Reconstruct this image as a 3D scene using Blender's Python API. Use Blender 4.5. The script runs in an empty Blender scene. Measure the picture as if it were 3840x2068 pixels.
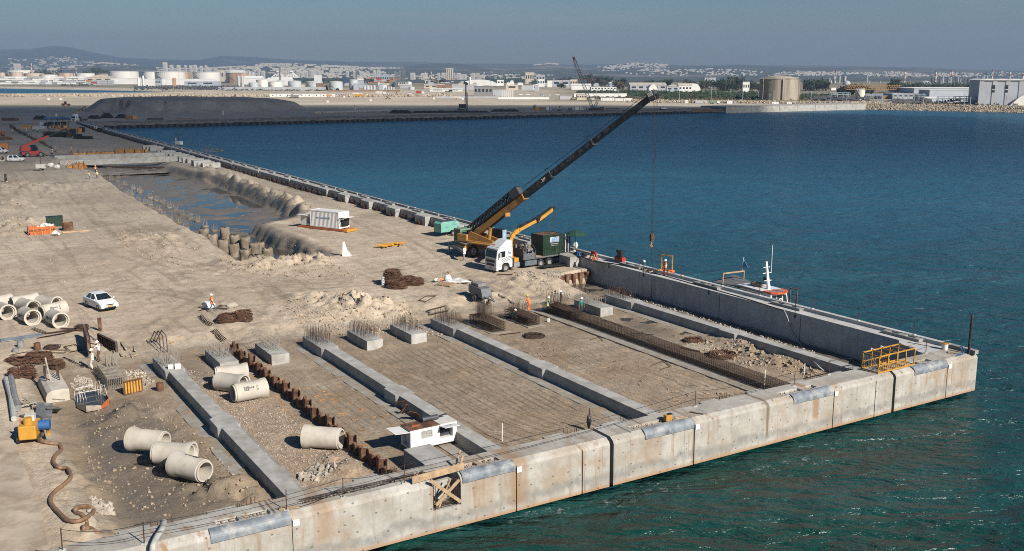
# Harbour construction site - built object by object; see names and labels on each object
import bpy,math,random
import numpy as np
from mathutils import Vector,Matrix
random.seed(11)
rng=np.random.default_rng(11)
sc=bpy.context.scene
COL=sc.collection
R=math.radians
CZ,F,CX,CY,PT=26.0,3733.3,1920.0,1034.0,R(11.42)
def ray(px,py):
 x=(px-CX)/F;v=(py-CY)/F
 return(x,math.cos(PT)-v*math.sin(PT),-math.sin(PT)-v*math.cos(PT))
def at(px,py,z=2.0):
 d=ray(px,py);t=(z-CZ)/d[2]
 return Vector((d[0]*t,d[1]*t,z))
def atd(px,py,D):
 d=ray(px,py);t=D/d[1]
 return Vector((d[0]*t,D,CZ+d[2]*t))
def projx(p):
 z=p[2]-CZ
 return CX+F*p[0]/(p[1]*math.cos(PT)-z*math.sin(PT))
def A(x0,y0,x,y):return(x0+x*.39653,y0+y*.39653)
def B(x0,y0,x,y):return(x0+x*.20619,y0+y*.20619)
def Cc(x0,y0,x,y):return(x0+x*.35211,y0+y*.35211)
def vw(x,y):return(x*1.49126,y*1.49126)
TH=R(31.46)
UX,UY=-math.sin(TH),math.cos(TH)
VX,VY=-math.cos(TH),-math.sin(TH)
AU=math.atan2(UY,UX)
OX,OY=38.577,79.298
def W(u,v,z=0.0):return Vector((OX+u*UX+v*VX,OY+u*UY+v*VY,z))
def S(p):
 dx,dy=p[0]-OX,p[1]-OY
 return dx*UX+dy*UY,dx*VX+dy*VY
def vcol(px,u=0.5,z=3.4):
 lo,hi=-5.0,90.0
 for _ in range(50):
  m=(lo+hi)/2
  if projx(W(u,m,z))>px:lo=m
  else:hi=m
 return(lo+hi)/2
def _hash(ix,iy,s):
 h=(ix*374761393+iy*668265263+s*1442695041)&0xffffffff
 h=((h^(h>>13))*1274126177)&0xffffffff
 return((h^(h>>16))&0xffff)/65535.0
def vnoise(x,y,s=0):
 x=np.asarray(x,float);y=np.asarray(y,float)
 ix=np.floor(x).astype(np.int64);iy=np.floor(y).astype(np.int64)
 fx=x-ix;fy=y-iy
 fx=fx*fx*(3-2*fx);fy=fy*fy*(3-2*fy)
 a=_hash(ix,iy,s);b=_hash(ix+1,iy,s);c=_hash(ix,iy+1,s);d=_hash(ix+1,iy+1,s)
 return(a*(1-fx)+b*fx)*(1-fy)+(c*(1-fx)+d*fx)*fy-.5
def fbm(x,y,s=0,o=4):
 r=0;a=1.0
 for k in range(o):
  r=r+a*vnoise(x,y,s+k*7);x=x*2.03+3.1;y=y*2.03+1.7;a*=.5
 return r
def sstep(a,b,x):
 t=np.clip((x-a)/(b-a),0,1);return t*t*(3-2*t)
def sdf(poly,x,y):
 """signed distance, positive inside"""
 x=np.asarray(x,float);y=np.asarray(y,float)
 d=np.full(x.shape,1e18);ins=np.zeros(x.shape,bool)
 n=len(poly)
 for i in range(n):
  ax,ay=poly[i];bx,by=poly[(i+1)%n]
  ex,ey=bx-ax,by-ay
  t=np.clip(((x-ax)*ex+(y-ay)*ey)/(ex*ex+ey*ey+1e-12),0,1)
  d=np.minimum(d,(x-ax-ex*t)**2+(y-ay-ey*t)**2)
  c=((ay>y)!=(by>y))&(x<(bx-ax)*(y-ay)/((by-ay)if by!=ay else 1e-12)+ax)
  ins^=c
 return np.where(ins,np.sqrt(d),-np.sqrt(d))
ICO=None
def _ico():
 global ICO
 if ICO is None:
  import bmesh
  bm=bmesh.new();bmesh.ops.create_icosphere(bm,subdivisions=2,radius=1)
  bm.verts.ensure_lookup_table()
  ICO=([v.co.copy()for v in bm.verts],[[v.index for v in f.verts]for f in bm.faces]);bm.free()
 return ICO
class MB:
 def __init__(s):s.v=[];s.f=[];s.m=[]
 def add(s,vs,fs,mi=0,M=None):
  o=len(s.v)
  s.v+=[tuple(M@Vector(p))for p in vs]if M else[tuple(p)for p in vs]
  s.f+=[tuple(i+o for i in f)for f in fs];s.m+=[mi]*len(fs);return s
 def box(s,c,d,mi=0,rz=0,M=None,tx=1,ty=1):
  x,y,z=d[0]/2,d[1]/2,d[2]/2
  vs=[(-x,-y,-z),(x,-y,-z),(x,y,-z),(-x,y,-z),(-x*tx,-y*ty,z),(x*tx,-y*ty,z),(x*tx,y*ty,z),(-x*tx,y*ty,z)]
  T=Matrix.Translation(c)@Matrix.Rotation(rz,4,'Z')
  return s.add(vs,[(0,3,2,1),(4,5,6,7),(0,1,5,4),(1,2,6,5),(2,3,7,6),(3,0,4,7)],mi,M@T if M else T)
 def bb(s,x0,x1,y0,y1,z0,z1,mi=0):
  return s.box(((x0+x1)/2,(y0+y1)/2,(z0+z1)/2),(abs(x1-x0),abs(y1-y0),abs(z1-z0)),mi)
 def bar(s,p,q,w,h=None,mi=0,up=(0,0,1),w2=None,h2=None):
  p=Vector(p);q=Vector(q);d=(q-p);L=d.length
  if L<1e-6:return s
  d/=L;h=h or w;w2=w2 or w;h2=h2 or h
  u=Vector(up)
  if abs(d.dot(u))>.98:u=Vector((1,0,0))
  a=d.cross(u).normalized();b=a.cross(d).normalized()
  vs=[]
  for c,ww,hh in((p,w,h),(q,w2,h2)):
   for i,j in((-1,-1),(1,-1),(1,1),(-1,1)):vs.append(c+a*i*ww/2+b*j*hh/2)
  return s.add(vs,[(0,3,2,1),(4,5,6,7),(0,1,5,4),(1,2,6,5),(2,3,7,6),(3,0,4,7)],mi)
 def tube(s,pts,r,n=6,mi=0):
  pts=[Vector(p)for p in pts];m=len(pts);o=len(s.v)
  rs=r if isinstance(r,(list,tuple))else[r]*m
  pa=None
  for i,p in enumerate(pts):
   d=(pts[min(i+1,m-1)]-pts[max(i-1,0)])
   d=d.normalized()if d.length>1e-9 else Vector((0,0,1))
   if pa is None:pa=d.orthogonal().normalized()
   else:
    pa=pa-d*pa.dot(d);pa=pa.normalized()if pa.length>1e-6 else d.orthogonal().normalized()
   b=d.cross(pa)
   for k in range(n):
    t=2*math.pi*k/n;s.v.append(tuple(p+(pa*math.cos(t)+b*math.sin(t))*rs[i]))
  for i in range(m-1):
   for k in range(n):
    k2=(k+1)%n;s.f.append((o+i*n+k,o+i*n+k2,o+(i+1)*n+k2,o+(i+1)*n+k));s.m.append(mi)
  s.f.append(tuple(o+k for k in reversed(range(n))));s.f.append(tuple(o+(m-1)*n+k for k in range(n)));s.m+=[mi,mi]
  return s
 def lathe(s,prof,n=24,mi=0,M=None,close=False):
  vs=[];fs=[]
  for r,z in prof:
   for k in range(n):
    t=2*math.pi*k/n;vs.append((r*math.cos(t),r*math.sin(t),z))
  m=len(prof)
  for i in range(m if close else m-1):
   j=(i+1)%m
   for k in range(n):
    k2=(k+1)%n;fs.append((i*n+k,i*n+k2,j*n+k2,j*n+k))
  return s.add(vs,fs,mi,M)
 def cyl(s,p,q,r,n=12,mi=0,r2=None):return s.tube([p,q],[r,r2 if r2 is not None else r],n,mi)
 def prism(s,poly,a,b,ax='y',mi=0,M=None):
  n=len(poly)
  def P(c,t):return{'z':(c[0],c[1],t),'y':(c[0],t,c[1]),'x':(t,c[0],c[1])}[ax]
  vs=[P(c,a)for c in poly]+[P(c,b)for c in poly]
  fs=[tuple(range(n))[::-1],tuple(range(n,2*n))]+[(i,(i+1)%n,n+(i+1)%n,n+i)for i in range(n)]
  return s.add(vs,fs,mi,M)
 def blob(s,c,r,seed=0,mi=0,amp=.25,sub=None):
  vs,fs=_ico();rr=r if isinstance(r,(list,tuple))else(r,r,r)
  rn=random.Random(seed);ph=[rn.uniform(0,6)for _ in range(6)]
  out=[]
  for v in vs:
   k=1+amp*(math.sin(v.x*3+ph[0])*math.sin(v.y*3.3+ph[1])+math.sin(v.z*4+ph[2])*.6+.5*math.sin(v.x*7+v.y*6+ph[3]))
   out.append((c[0]+v.x*rr[0]*k,c[1]+v.y*rr[1]*k,c[2]+v.z*rr[2]*k))
  return s.add(out,fs,mi)
 def rock(s,c,r,rn,mi=0):
  vs=[(1,0,0),(-1,0,0),(0,1,0),(0,-1,0),(0,0,1),(0,0,-1),(.6,.6,.5),(-.6,.5,.6),(.5,-.6,-.5),(-.6,-.6,.5)]
  k=[Vector(v)*r*rn.uniform(.65,1.2)for v in vs[:6]]
  ro=Matrix.Rotation(rn.uniform(0,6),3,Vector((rn.uniform(-1,1),rn.uniform(-1,1),1)))
  k=[Vector(c)+ro@v for v in k]
  return s.add(k,[(0,2,4),(2,1,4),(1,3,4),(3,0,4),(2,0,5),(1,2,5),(3,1,5),(0,3,5)],mi)
 def build(s,name,mats,parent=None,loc=None,rz=None,smooth=False,bevel=0,kind=None,label=None,cat=None,group=None):
  me=bpy.data.meshes.new(name);me.from_pydata(s.v,[],s.f)
  for m in(mats if isinstance(mats,(list,tuple))else[mats]):me.materials.append(MT[m]if isinstance(m,str)else m)
  if any(s.m):me.polygons.foreach_set('material_index',s.m)
  if smooth:me.polygons.foreach_set('use_smooth',[True]*len(me.polygons))
  me.update()
  o=bpy.data.objects.new(name,me);COL.objects.link(o)
  if parent:o.parent=parent
  if loc is not None:o.location=loc
  if rz is not None:o.rotation_euler=(0,0,rz)
  if bevel:
   b=o.modifiers.new('bevel','BEVEL');b.width=bevel;b.segments=2;b.limit_method='ANGLE';b.angle_limit=R(40)
  tag(o,label,cat,group,kind)
  return o
def tag(o,label=None,cat=None,group=None,kind=None):
 if label:o['label']=label
 if cat:o['category']=cat
 if group:o['group']=group
 if kind:o['kind']=kind
 return o
def thing(name,label,cat,loc=(0,0,0),rz=0,group=None,sc_=None):
 o=bpy.data.objects.new(name,None);COL.objects.link(o)
 o.location=loc;o.rotation_euler=(0,0,rz);o.empty_display_size=.2
 if sc_:o.scale=sc_ if isinstance(sc_,tuple)else(sc_,)*3
 return tag(o,label,cat,group)
KIDS={}
def copy_tree(o,parent=None,**kw):
 c=o.copy();COL.objects.link(c)
 if parent:c.parent=parent
 for ch in list(o.children):copy_tree(ch,c)
 for k,val in kw.items():
  if k=='loc':c.location=val
  elif k=='rz':c.rotation_euler=(0,0,val)
  elif k=='scale':c.scale=val
  else:c[k]=val
 return c
def boolcut(o,cutters):
 """cut real openings, then drop the cutters"""
 obs=[]
 for m in cutters:
  c=m.build('cutter','concrete');c.parent=o.parent;obs.append(c)
  b=o.modifiers.new('b','BOOLEAN');b.operation='DIFFERENCE';b.solver='EXACT';b.object=c
 bpy.context.view_layer.update()
 dg=bpy.context.evaluated_depsgraph_get()
 me=bpy.data.meshes.new_from_object(o.evaluated_get(dg))
 o.modifiers.clear();o.data=me
 for c in obs:bpy.data.objects.remove(c)
def text_mesh(txt,size,name,mat,parent,M,depth=.004,ax='CENTER'):
 cu=bpy.data.curves.new(name,'FONT');cu.body=txt;cu.size=size;cu.align_x=ax;cu.align_y='CENTER';cu.extrude=depth;cu.resolution_u=2
 t=bpy.data.objects.new(name,cu);COL.objects.link(t)
 bpy.context.view_layer.update()
 me=bpy.data.meshes.new_from_object(t.evaluated_get(bpy.context.evaluated_depsgraph_get()))
 bpy.data.objects.remove(t)
 me.transform(M);me.materials.clear();me.materials.append(MT[mat])
 o=bpy.data.objects.new(name,me);COL.objects.link(o);o.parent=parent
 return o
def FM(o,x,y):
 """matrix for a lettering plane: origin o, reading direction x, up y"""
 x=Vector(x).normalized();y=Vector(y).normalized();z=x.cross(y)
 M=Matrix((x,y,z)).transposed().to_4x4();M.translation=Vector(o);return M
MT={}
def nn(nt,t,**k):
 n=nt.nodes.new(t)
 for a,b in k.items():
  if a.startswith('_'):setattr(n,a[1:],b)
  else:
   key=a.replace('__',' ')
   key=int(key[1:])if key[0]=='i' and key[1:].isdigit()else key
   if isinstance(b,bpy.types.NodeSocket):nt.links.new(b,n.inputs[key])
   else:n.inputs[key].default_value=b
 return n
def newmat(name):
 m=bpy.data.materials.new(name);m.use_nodes=True;nt=m.node_tree;nt.nodes.clear()
 out=nt.nodes.new('ShaderNodeOutputMaterial');bs=nt.nodes.new('ShaderNodeBsdfPrincipled')
 nt.links.new(bs.outputs[0],out.inputs[0]);MT[name]=m
 return m,nt,bs
def c4(c):return(c[0],c[1],c[2],1)
def mixc(nt,f,a,b,mode='MIX'):
 n=nt.nodes.new('ShaderNodeMix');n.data_type='RGBA';n.blend_type=mode
 for s_,val in((0,f),(6,a),(7,b)):
  if isinstance(val,bpy.types.NodeSocket):nt.links.new(val,n.inputs[s_])
  else:n.inputs[s_].default_value=c4(val)if isinstance(val,tuple)else val
 return n.outputs[2]
def ramp(nt,f,stops):
 n=nt.nodes.new('ShaderNodeValToRGB');nt.links.new(f,n.inputs[0])
 e=n.color_ramp.elements
 e[0].position=stops[0][0];e[0].color=c4(stops[0][1])if isinstance(stops[0][1],tuple)else(stops[0][1],)*3+(1,)
 e[1].position=stops[-1][0];e[1].color=c4(stops[-1][1])if isinstance(stops[-1][1],tuple)else(stops[-1][1],)*3+(1,)
 for p,c in stops[1:-1]:
  k=e.new(p);k.color=c4(c)if isinstance(c,tuple)else(c,c,c,1)
 return n.outputs[0]
def math_(nt,op,a,b=0.0,c=None):
 n=nt.nodes.new('ShaderNodeMath');n.operation=op
 for i,val in enumerate((a,b,c)):
  if val is None:continue
  if isinstance(val,bpy.types.NodeSocket):nt.links.new(val,n.inputs[i])
  else:n.inputs[i].default_value=val
 return n.outputs[0]
def pos(nt):return nt.nodes.new('ShaderNodeNewGeometry').outputs['Position']
def noise(nt,vec,scale,detail=4,rough=.55,dist=0,mapscale=None,rot=None):
 if mapscale or rot:
  mp=nt.nodes.new('ShaderNodeMapping');nt.links.new(vec,mp.inputs[0])
  if mapscale:mp.inputs['Scale'].default_value=mapscale
  if rot:mp.inputs['Rotation'].default_value=rot
  vec=mp.outputs[0]
 return nn(nt,'ShaderNodeTexNoise',Vector=vec,Scale=scale,Detail=detail,Roughness=rough,Distortion=dist).outputs[0]
def bumpn(nt,bs,h,strength=.3,dist=.05,prev=None):
 b=nn(nt,'ShaderNodeBump',Height=h,Strength=strength,Distance=dist)
 if prev:nt.links.new(prev,b.inputs['Normal'])
 nt.links.new(b.outputs[0],bs.inputs['Normal']);return b.outputs[0]
def mat(name,col,rough=.7,metal=0,var=.18,scale=2.0,bump=.15,bs_=12,dirt=None,dscale=.8,dthr=.55,spec=.4,obj=False):
 m,nt,bs=newmat(name)
 p=pos(nt)if not obj else nn(nt,'ShaderNodeTexCoord').outputs['Object']
 n1=noise(nt,p,scale,5)
 lo=tuple(c*(1-var*1.3)for c in col);hi=tuple(min(.9,c*(1+var))for c in col)
 c=mixc(nt,ramp(nt,n1,[(.3,0.),(.7,1.)]),lo,hi)
 if dirt:
  n2=noise(nt,p,dscale,6,.65)
  c=mixc(nt,ramp(nt,n2,[(dthr-.08,0.),(dthr+.1,1.)]),c,dirt)
 nt.links.new(c,bs.inputs['Base Color'])
 bs.inputs['Roughness'].default_value=rough;bs.inputs['Metallic'].default_value=metal
 bs.inputs['Specular IOR Level'].default_value=spec
 if bump:bumpn(nt,bs,noise(nt,p,bs_,4),bump,.03)
 return m
RUST=(.105,.048,.027)
mat('concrete',(.345,.337,.312),.85,dirt=(.245,.235,.21),dscale=.5,scale=1.2,bump=.25)
mat('deck',(.255,.25,.236),.85,dirt=(.20,.193,.172),dscale=.35,scale=.8,var=.12,bump=.2)
mat('footing',(.27,.255,.225),.9,dirt=(.22,.19,.145),dscale=.6,dthr=.5)
mat('pipe',(.44,.405,.345),.8,dirt=(.35,.315,.255),dscale=.9,scale=.8,var=.08,bump=.08)
mat('rust',RUST,.85,var=.5,scale=1.6,dirt=(.20,.13,.08),dscale=1.2,dthr=.56,bump=.5)
mat('rebar',(.055,.032,.021),.8,var=.4,scale=4)
mat('rebar_orange',(.10,.05,.028),.8,var=.35,scale=3)
mat('rebar_grey',(.23,.20,.165),.75,var=.3,scale=3)
mat('yellow',(.46,.235,.03),.5,dirt=(.28,.15,.05),dthr=.62,var=.12)
mat('orange',(.42,.11,.035),.55,dirt=(.30,.09,.04),dthr=.6)
mat('craneyellow',(.36,.185,.045),.5,dirt=(.22,.12,.05),dthr=.55,dscale=1.2)
mat('red',(.33,.035,.022),.5,dirt=(.25,.05,.03),dthr=.6)
mat('darkred',(.25,.045,.03),.6)
mat('black',(.012,.013,.016),.45,var=.3,dirt=(.05,.05,.05),dthr=.6)
mat('boomblack',(.010,.011,.017),.38,var=.3,scale=1.5,dirt=(.06,.06,.062),dscale=.9,dthr=.6)
mat('darkgrey',(.045,.05,.06),.55,dirt=(.09,.085,.08),dthr=.6)
mat('steelgrey',(.10,.115,.13),.5,dirt=(.14,.13,.12),dthr=.6)
mat('midgrey',(.20,.20,.20),.6)
mat('rubber',(.02,.019,.018),.8,dirt=(.11,.095,.075),dthr=.6,dscale=2)
mat('white',(.62,.61,.585),.45,var=.05,dirt=(.55,.52,.46),dthr=.66)
mat('whitepaint',(.66,.66,.66),.25,var=.02,bump=0)
mat('whitetruck',(.56,.565,.57),.3,var=.04,bump=0,dirt=(.55,.53,.5),dthr=.66)
mat('offwhite',(.50,.485,.445),.7,var=.08,dirt=(.45,.42,.37),dthr=.62)
mat('glass',(.012,.018,.022),.06,bump=0,spec=.6)
mat('lamp_glass',(.55,.56,.58),.12,bump=0,spec=.6)
mat('mint',(.14,.33,.27),.45,dirt=(.25,.42,.36),dthr=.62)
mat('sage',(.13,.22,.13),.5,dirt=(.18,.2,.14),dthr=.6)
mat('darkgreen',(.008,.028,.013),.5,var=.2,dirt=(.02,.035,.02),dthr=.62)
mat('umbrella',(.01,.045,.032),.8)
mat('blue',(.03,.10,.26),.5)
mat('lightblue',(.25,.36,.46),.6)
mat('wood',(.36,.25,.15),.8,var=.25,scale=3)
mat('greywood',(.30,.255,.20),.85,var=.25,scale=3)
mat('plyblack',(.055,.06,.068),.5,dirt=(.17,.165,.15),dthr=.52)
mat('formwood',(.50,.24,.07),.7,var=.25,scale=1.0,dirt=(.28,.13,.05),dthr=.58)
mat('skin',(.30,.17,.11),.6,bump=0)
mat('denim',(.06,.10,.17),.8)
mat('darkcloth',(.03,.032,.04),.85)
mat('browncloth',(.11,.07,.045),.85)
mat('vest_orange',(.75,.17,.03),.7,bump=0)
mat('vest_lime',(.45,.55,.16),.7,bump=0)
mat('greencloth',(.02,.16,.13),.8)
mat('helmet',(.78,.78,.76),.35,bump=0,var=.03)
mat('helmet_yellow',(.65,.42,.08),.4,bump=0)
mat('hose',(.20,.12,.07),.6,var=.25,scale=5)
mat('palehose',(.38,.38,.35),.6)
mat('plastic',(.50,.50,.48),.5,var=.12,scale=1.2)
mat('bluemark',(.08,.20,.36),.6,bump=0)
mat('blackmark',(.015,.015,.018),.7,bump=0)
mat('whitemark',(.78,.78,.76),.6,bump=0,var=.02)
mat('edgeplate',(.155,.178,.205),.55,var=.3,scale=1.6,dirt=(.30,.30,.285),dscale=1.3,dthr=.56)
mat('net',(.10,.105,.115),.9,var=.2)
mat('boatorange',(.58,.10,.03),.45,bump=0)
mat('lattice',(.04,.042,.05),.6)
mat('cranegreen',(.03,.16,.17),.5,bump=0)
mat('cranepale',(.22,.30,.33),.6,bump=0)
mat('cranerust',(.25,.11,.06),.7,bump=0)
mat('shaftconcrete',(.215,.178,.132),.9,var=.25,scale=1.5,dirt=(.12,.095,.066),dscale=.9,dthr=.5,bump=.5,bs_=6)
mat('soil',(.30,.235,.165),.95,var=.3,scale=1.0)
mat('stone',(.33,.275,.205),.9,var=.3,scale=.35)
mat('rubblestone',(.33,.29,.235),.9,var=.3,scale=1.2)
mat('tyrepile',(.014,.014,.016),.85,bump=.6)
def site_coords(nt):
 mp=nt.nodes.new('ShaderNodeMapping');mp.vector_type='TEXTURE'
 nt.links.new(pos(nt),mp.inputs[0])
 mp.inputs['Location'].default_value=(OX,OY,0);mp.inputs['Rotation'].default_value=(0,0,AU)
 return mp.outputs[0]
def attr(nt,n):
 a=nt.nodes.new('ShaderNodeAttribute');a.attribute_name=n;return a.outputs['Fac']
def mat_ground():
 m,nt,bs=newmat('ground')
 p=site_coords(nt)
 tone,wet,grav,track=attr(nt,'tone'),attr(nt,'wet'),attr(nt,'gravel'),attr(nt,'track')
 n_big=noise(nt,p,.045,6,.62)
 n_mid=noise(nt,p,.35,6,.65)
 n_fin=noise(nt,p,2.6,6,.7)
 pale=mixc(nt,ramp(nt,n_big,[(.38,0.),(.62,1.)]),(.43,.345,.255),(.53,.44,.335))
 pale=mixc(nt,ramp(nt,n_mid,[(.42,0.),(.68,.6)]),pale,(.33,.255,.175))
 brown=mixc(nt,ramp(nt,n_mid,[(.35,0.),(.65,1.)]),(.20,.145,.092),(.295,.222,.148))
 grey=mixc(nt,ramp(nt,n_big,[(.35,0.),(.65,1.)]),(.27,.23,.18),(.37,.32,.25))
 c=mixc(nt,ramp(nt,tone,[(0.,0.),(.5,1.)]),pale,grey)
 c=mixc(nt,ramp(nt,tone,[(.5,0.),(1.,1.)]),c,brown)
 vor=nn(nt,'ShaderNodeSeparateColor',i0=nn(nt,'ShaderNodeTexVoronoi',Vector=p,Scale=6.0).outputs['Color']).outputs[0]
 gcol=mixc(nt,vor,(.22,.155,.105),(.40,.30,.215))
 c=mixc(nt,grav,c,gcol)
 c=mixc(nt,math_(nt,'MULTIPLY',ramp(nt,n_fin,[(.5,0.),(.72,1.)]),.30),c,(.17,.13,.088))
 def streak(ms,rot,lo,hi):
  return ramp(nt,noise(nt,p,1.0,3,.6,1.2,ms,rot),[(lo,0.),(hi,1.)])
 s1=streak((.035,.55,1),(0,0,.10),.54,.66)
 s2=streak((.05,.6,1),(0,0,1.25),.56,.68)
 c=mixc(nt,math_(nt,'MULTIPLY',math_(nt,'ADD',s1,s2),.42),c,(.21,.165,.115))
 def lines(rot,sc_,dist,lo,hi):
  w=nt.nodes.new('ShaderNodeTexWave');w.wave_type='BANDS';w.bands_direction='Y';w.wave_profile='SIN'
  q=nt.nodes.new('ShaderNodeMapping');nt.links.new(p,q.inputs[0]);q.inputs['Rotation'].default_value=(0,0,rot);q.inputs['Scale'].default_value=(.35,1,1)
  nt.links.new(q.outputs[0],w.inputs[0]);w.inputs['Scale'].default_value=sc_;w.inputs['Distortion'].default_value=dist;w.inputs['Detail'].default_value=2.5;w.inputs['Detail Scale'].default_value=.22
  return ramp(nt,w.outputs[1],[(lo,0.),(hi,1.)])
 pm=noise(nt,p,.16,3,.55)
 tr=math_(nt,'MAXIMUM',math_(nt,'MULTIPLY',lines(.10,.46,11,.70,.98),ramp(nt,pm,[(.44,0.),(.56,1.)])),math_(nt,'MULTIPLY',lines(-.5,.40,9,.74,.98),ramp(nt,pm,[(.40,1.),(.50,0.)])))
 c=mixc(nt,math_(nt,'MULTIPLY',math_(nt,'MULTIPLY',tr,track),.5),c,(.145,.105,.068))
 damp=ramp(nt,noise(nt,p,.075,6,.66,.5),[(.53,0.),(.66,1.)])
 c=mixc(nt,math_(nt,'MULTIPLY',damp,.62),c,(.185,.145,.10))
 clod=ramp(nt,noise(nt,p,.9,8,.74,.4),[(.52,0.),(.64,1.)])
 c=mixc(nt,math_(nt,'MULTIPLY',clod,.42),c,(.19,.148,.104))
 pale2=ramp(nt,noise(nt,p,.5,6,.7,.5,(.35,1,1)),[(.56,0.),(.70,1.)])
 c=mixc(nt,math_(nt,'MULTIPLY',pale2,.35),c,(.52,.45,.355))
 rut=attr(nt,'rut')
 c=mixc(nt,math_(nt,'MULTIPLY',rut,.7),c,(.205,.16,.112))
 c=mixc(nt,math_(nt,'MULTIPLY',wet,ramp(nt,n_mid,[(.25,.55),(.6,1.)])),c,(.118,.10,.078))
 nt.links.new(c,bs.inputs['Base Color'])
 nt.links.new(ramp(nt,wet,[(0.,.95),(1.,.36)]),bs.inputs['Roughness'])
 bs.inputs['Specular IOR Level'].default_value=.3
 h=math_(nt,'ADD',math_(nt,'MULTIPLY',noise(nt,p,1.6,8,.68),1.0),math_(nt,'MULTIPLY',noise(nt,p,9,3,.6),.22))
 h=math_(nt,'ADD',h,math_(nt,'MULTIPLY',s1,-.18))
 wv=nt.nodes.new('ShaderNodeTexWave');wv.wave_type='BANDS';wv.bands_direction='X'
 mp=nt.nodes.new('ShaderNodeMapping');nt.links.new(p,mp.inputs[0]);mp.inputs['Rotation'].default_value=(0,0,.12)
 nt.links.new(mp.outputs[0],wv.inputs[0]);wv.inputs['Scale'].default_value=1.1;wv.inputs['Distortion'].default_value=1.5
 h=math_(nt,'ADD',h,math_(nt,'MULTIPLY',math_(nt,'MULTIPLY',tr,track),-.45))
 h=math_(nt,'ADD',h,math_(nt,'MULTIPLY',math_(nt,'MULTIPLY',wv.outputs[1],track),.10))
 bumpn(nt,bs,h,.62,.26)
mat_ground()
def mat_quay():
 """weathered quay front: cream concrete, rust runs, tide-dark belt near the water"""
 m,nt,bs=newmat('quayfront')
 p=site_coords(nt)
 sx=nn(nt,'ShaderNodeSeparateXYZ',i0=p);u,v,z=sx.outputs
 n1=noise(nt,p,.5,6,.65);n2=noise(nt,p,2.2,5,.65)
 c=mixc(nt,ramp(nt,n1,[(.35,0.),(.65,1.)]),(.265,.248,.215),(.40,.385,.35))
 c=mixc(nt,math_(nt,'MULTIPLY',ramp(nt,n2,[(.5,0.),(.75,1.)]),.5),c,(.26,.21,.155))
 run=ramp(nt,noise(nt,p,1.0,5,.7,.2,(1,1.5,.16)),[(.53,0.),(.66,1.)])
 rz_=ramp(nt,noise(nt,p,.16,3,.5),[(.46,0.),(.56,1.)])
 c=mixc(nt,math_(nt,'MULTIPLY',math_(nt,'MULTIPLY',run,rz_),.85),c,(.225,.125,.062))
 drip=ramp(nt,noise(nt,p,1.0,5,.7,.1,(1,2.6,.10)),[(.55,0.),(.68,1.)])
 c=mixc(nt,math_(nt,'MULTIPLY',drip,.55),c,(.19,.175,.15))
 c=mixc(nt,math_(nt,'MULTIPLY',ramp(nt,noise(nt,p,.28,5,.7,0,None),[(.52,0.),(.66,1.)]),.6),c,(.27,.195,.125))
 zz=math_(nt,'SUBTRACT',z,math_(nt,'MULTIPLY',math_(nt,'SUBTRACT',noise(nt,p,.30,7,.72,.3,(1,1,.25)),.5),2.2))
 belt=math_(nt,'MULTIPLY',ramp(nt,math_(nt,'MULTIPLY',zz,.25),[(.12,0.),(.21,1.)]),ramp(nt,math_(nt,'MULTIPLY',zz,.25),[(.27,1.),(.34,0.)]))
 c=mixc(nt,math_(nt,'MULTIPLY',belt,ramp(nt,n2,[(.3,.25),(.62,.85)])),c,(.185,.18,.168))
 rim=ramp(nt,math_(nt,'ADD',z,math_(nt,'MULTIPLY',n2,.35)),[(.45,1.),(.72,0.)])
 c=mixc(nt,math_(nt,'MULTIPLY',rim,.8),c,(.30,.17,.075))
 vo_=nt.nodes.new('ShaderNodeTexVoronoi');vo_.voronoi_dimensions='2D';vo_.inputs['Scale'].default_value=1.0;vo_.inputs['Randomness'].default_value=1.0
 nt.links.new(nn(nt,'ShaderNodeCombineXYZ',i0=math_(nt,'MULTIPLY',v,.72),i1=math_(nt,'MULTIPLY',z,1.1)).outputs[0],vo_.inputs['Vector']);hole=vo_.outputs['Distance']
 for px_,w_s,zl,col_,kf in((2866,.32,1.0,(.13,.095,.06),.85),(3046,.7,1.5,(.24,.125,.055),.75),(2590,.25,.9,(.15,.12,.085),.7),(2440,1.3,1.3,(.25,.18,.12),.45),(1930,1.2,.8,(.25,.15,.075),.7),(1200,1.0,1.6,(.24,.14,.07),.6),(1800,2.0,1.2,(.26,.17,.095),.5),(3600,1.3,.9,(.24,.17,.11),.5)):
  vv=vcol(px_);nz_=noise(nt,p,1.0,5,.7,.2,(1,2.2,.25))
  k1=ramp(nt,math_(nt,'ADD',math_(nt,'ABSOLUTE',math_(nt,'SUBTRACT',v,vv)),math_(nt,'MULTIPLY',nz_,w_s)),[(w_s*.75,1.),(min(1.0,w_s*1.1),0.)])if w_s<.9 else ramp(nt,math_(nt,'MULTIPLY',math_(nt,'ADD',math_(nt,'ABSOLUTE',math_(nt,'SUBTRACT',v,vv)),math_(nt,'MULTIPLY',nz_,w_s)),.4),[(w_s*.28,1.),(min(1.0,w_s*.5),0.)])
  k1=math_(nt,'MULTIPLY',k1,ramp(nt,math_(nt,'MULTIPLY',z,.25),[(zl*.25-.1,0.),(zl*.25,1.)]))
  c=mixc(nt,math_(nt,'MULTIPLY',k1,kf),c,col_)
 c=mixc(nt,ramp(nt,hole,[(.04,.7),(.065,0.)]),c,(.05,.045,.04))
 pit=ramp(nt,noise(nt,p,7,2,.5),[(.69,0.),(.73,1.)])
 c=mixc(nt,math_(nt,'MULTIPLY',pit,.6),c,(.12,.10,.085))
 line=math_(nt,'FRACT',math_(nt,'ADD',math_(nt,'MULTIPLY',z,.87),math_(nt,'MULTIPLY',n1,.05)))
 c=mixc(nt,math_(nt,'MULTIPLY',ramp(nt,line,[(.0,1.),(.03,0.)]),.4),c,(.26,.20,.14))
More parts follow.
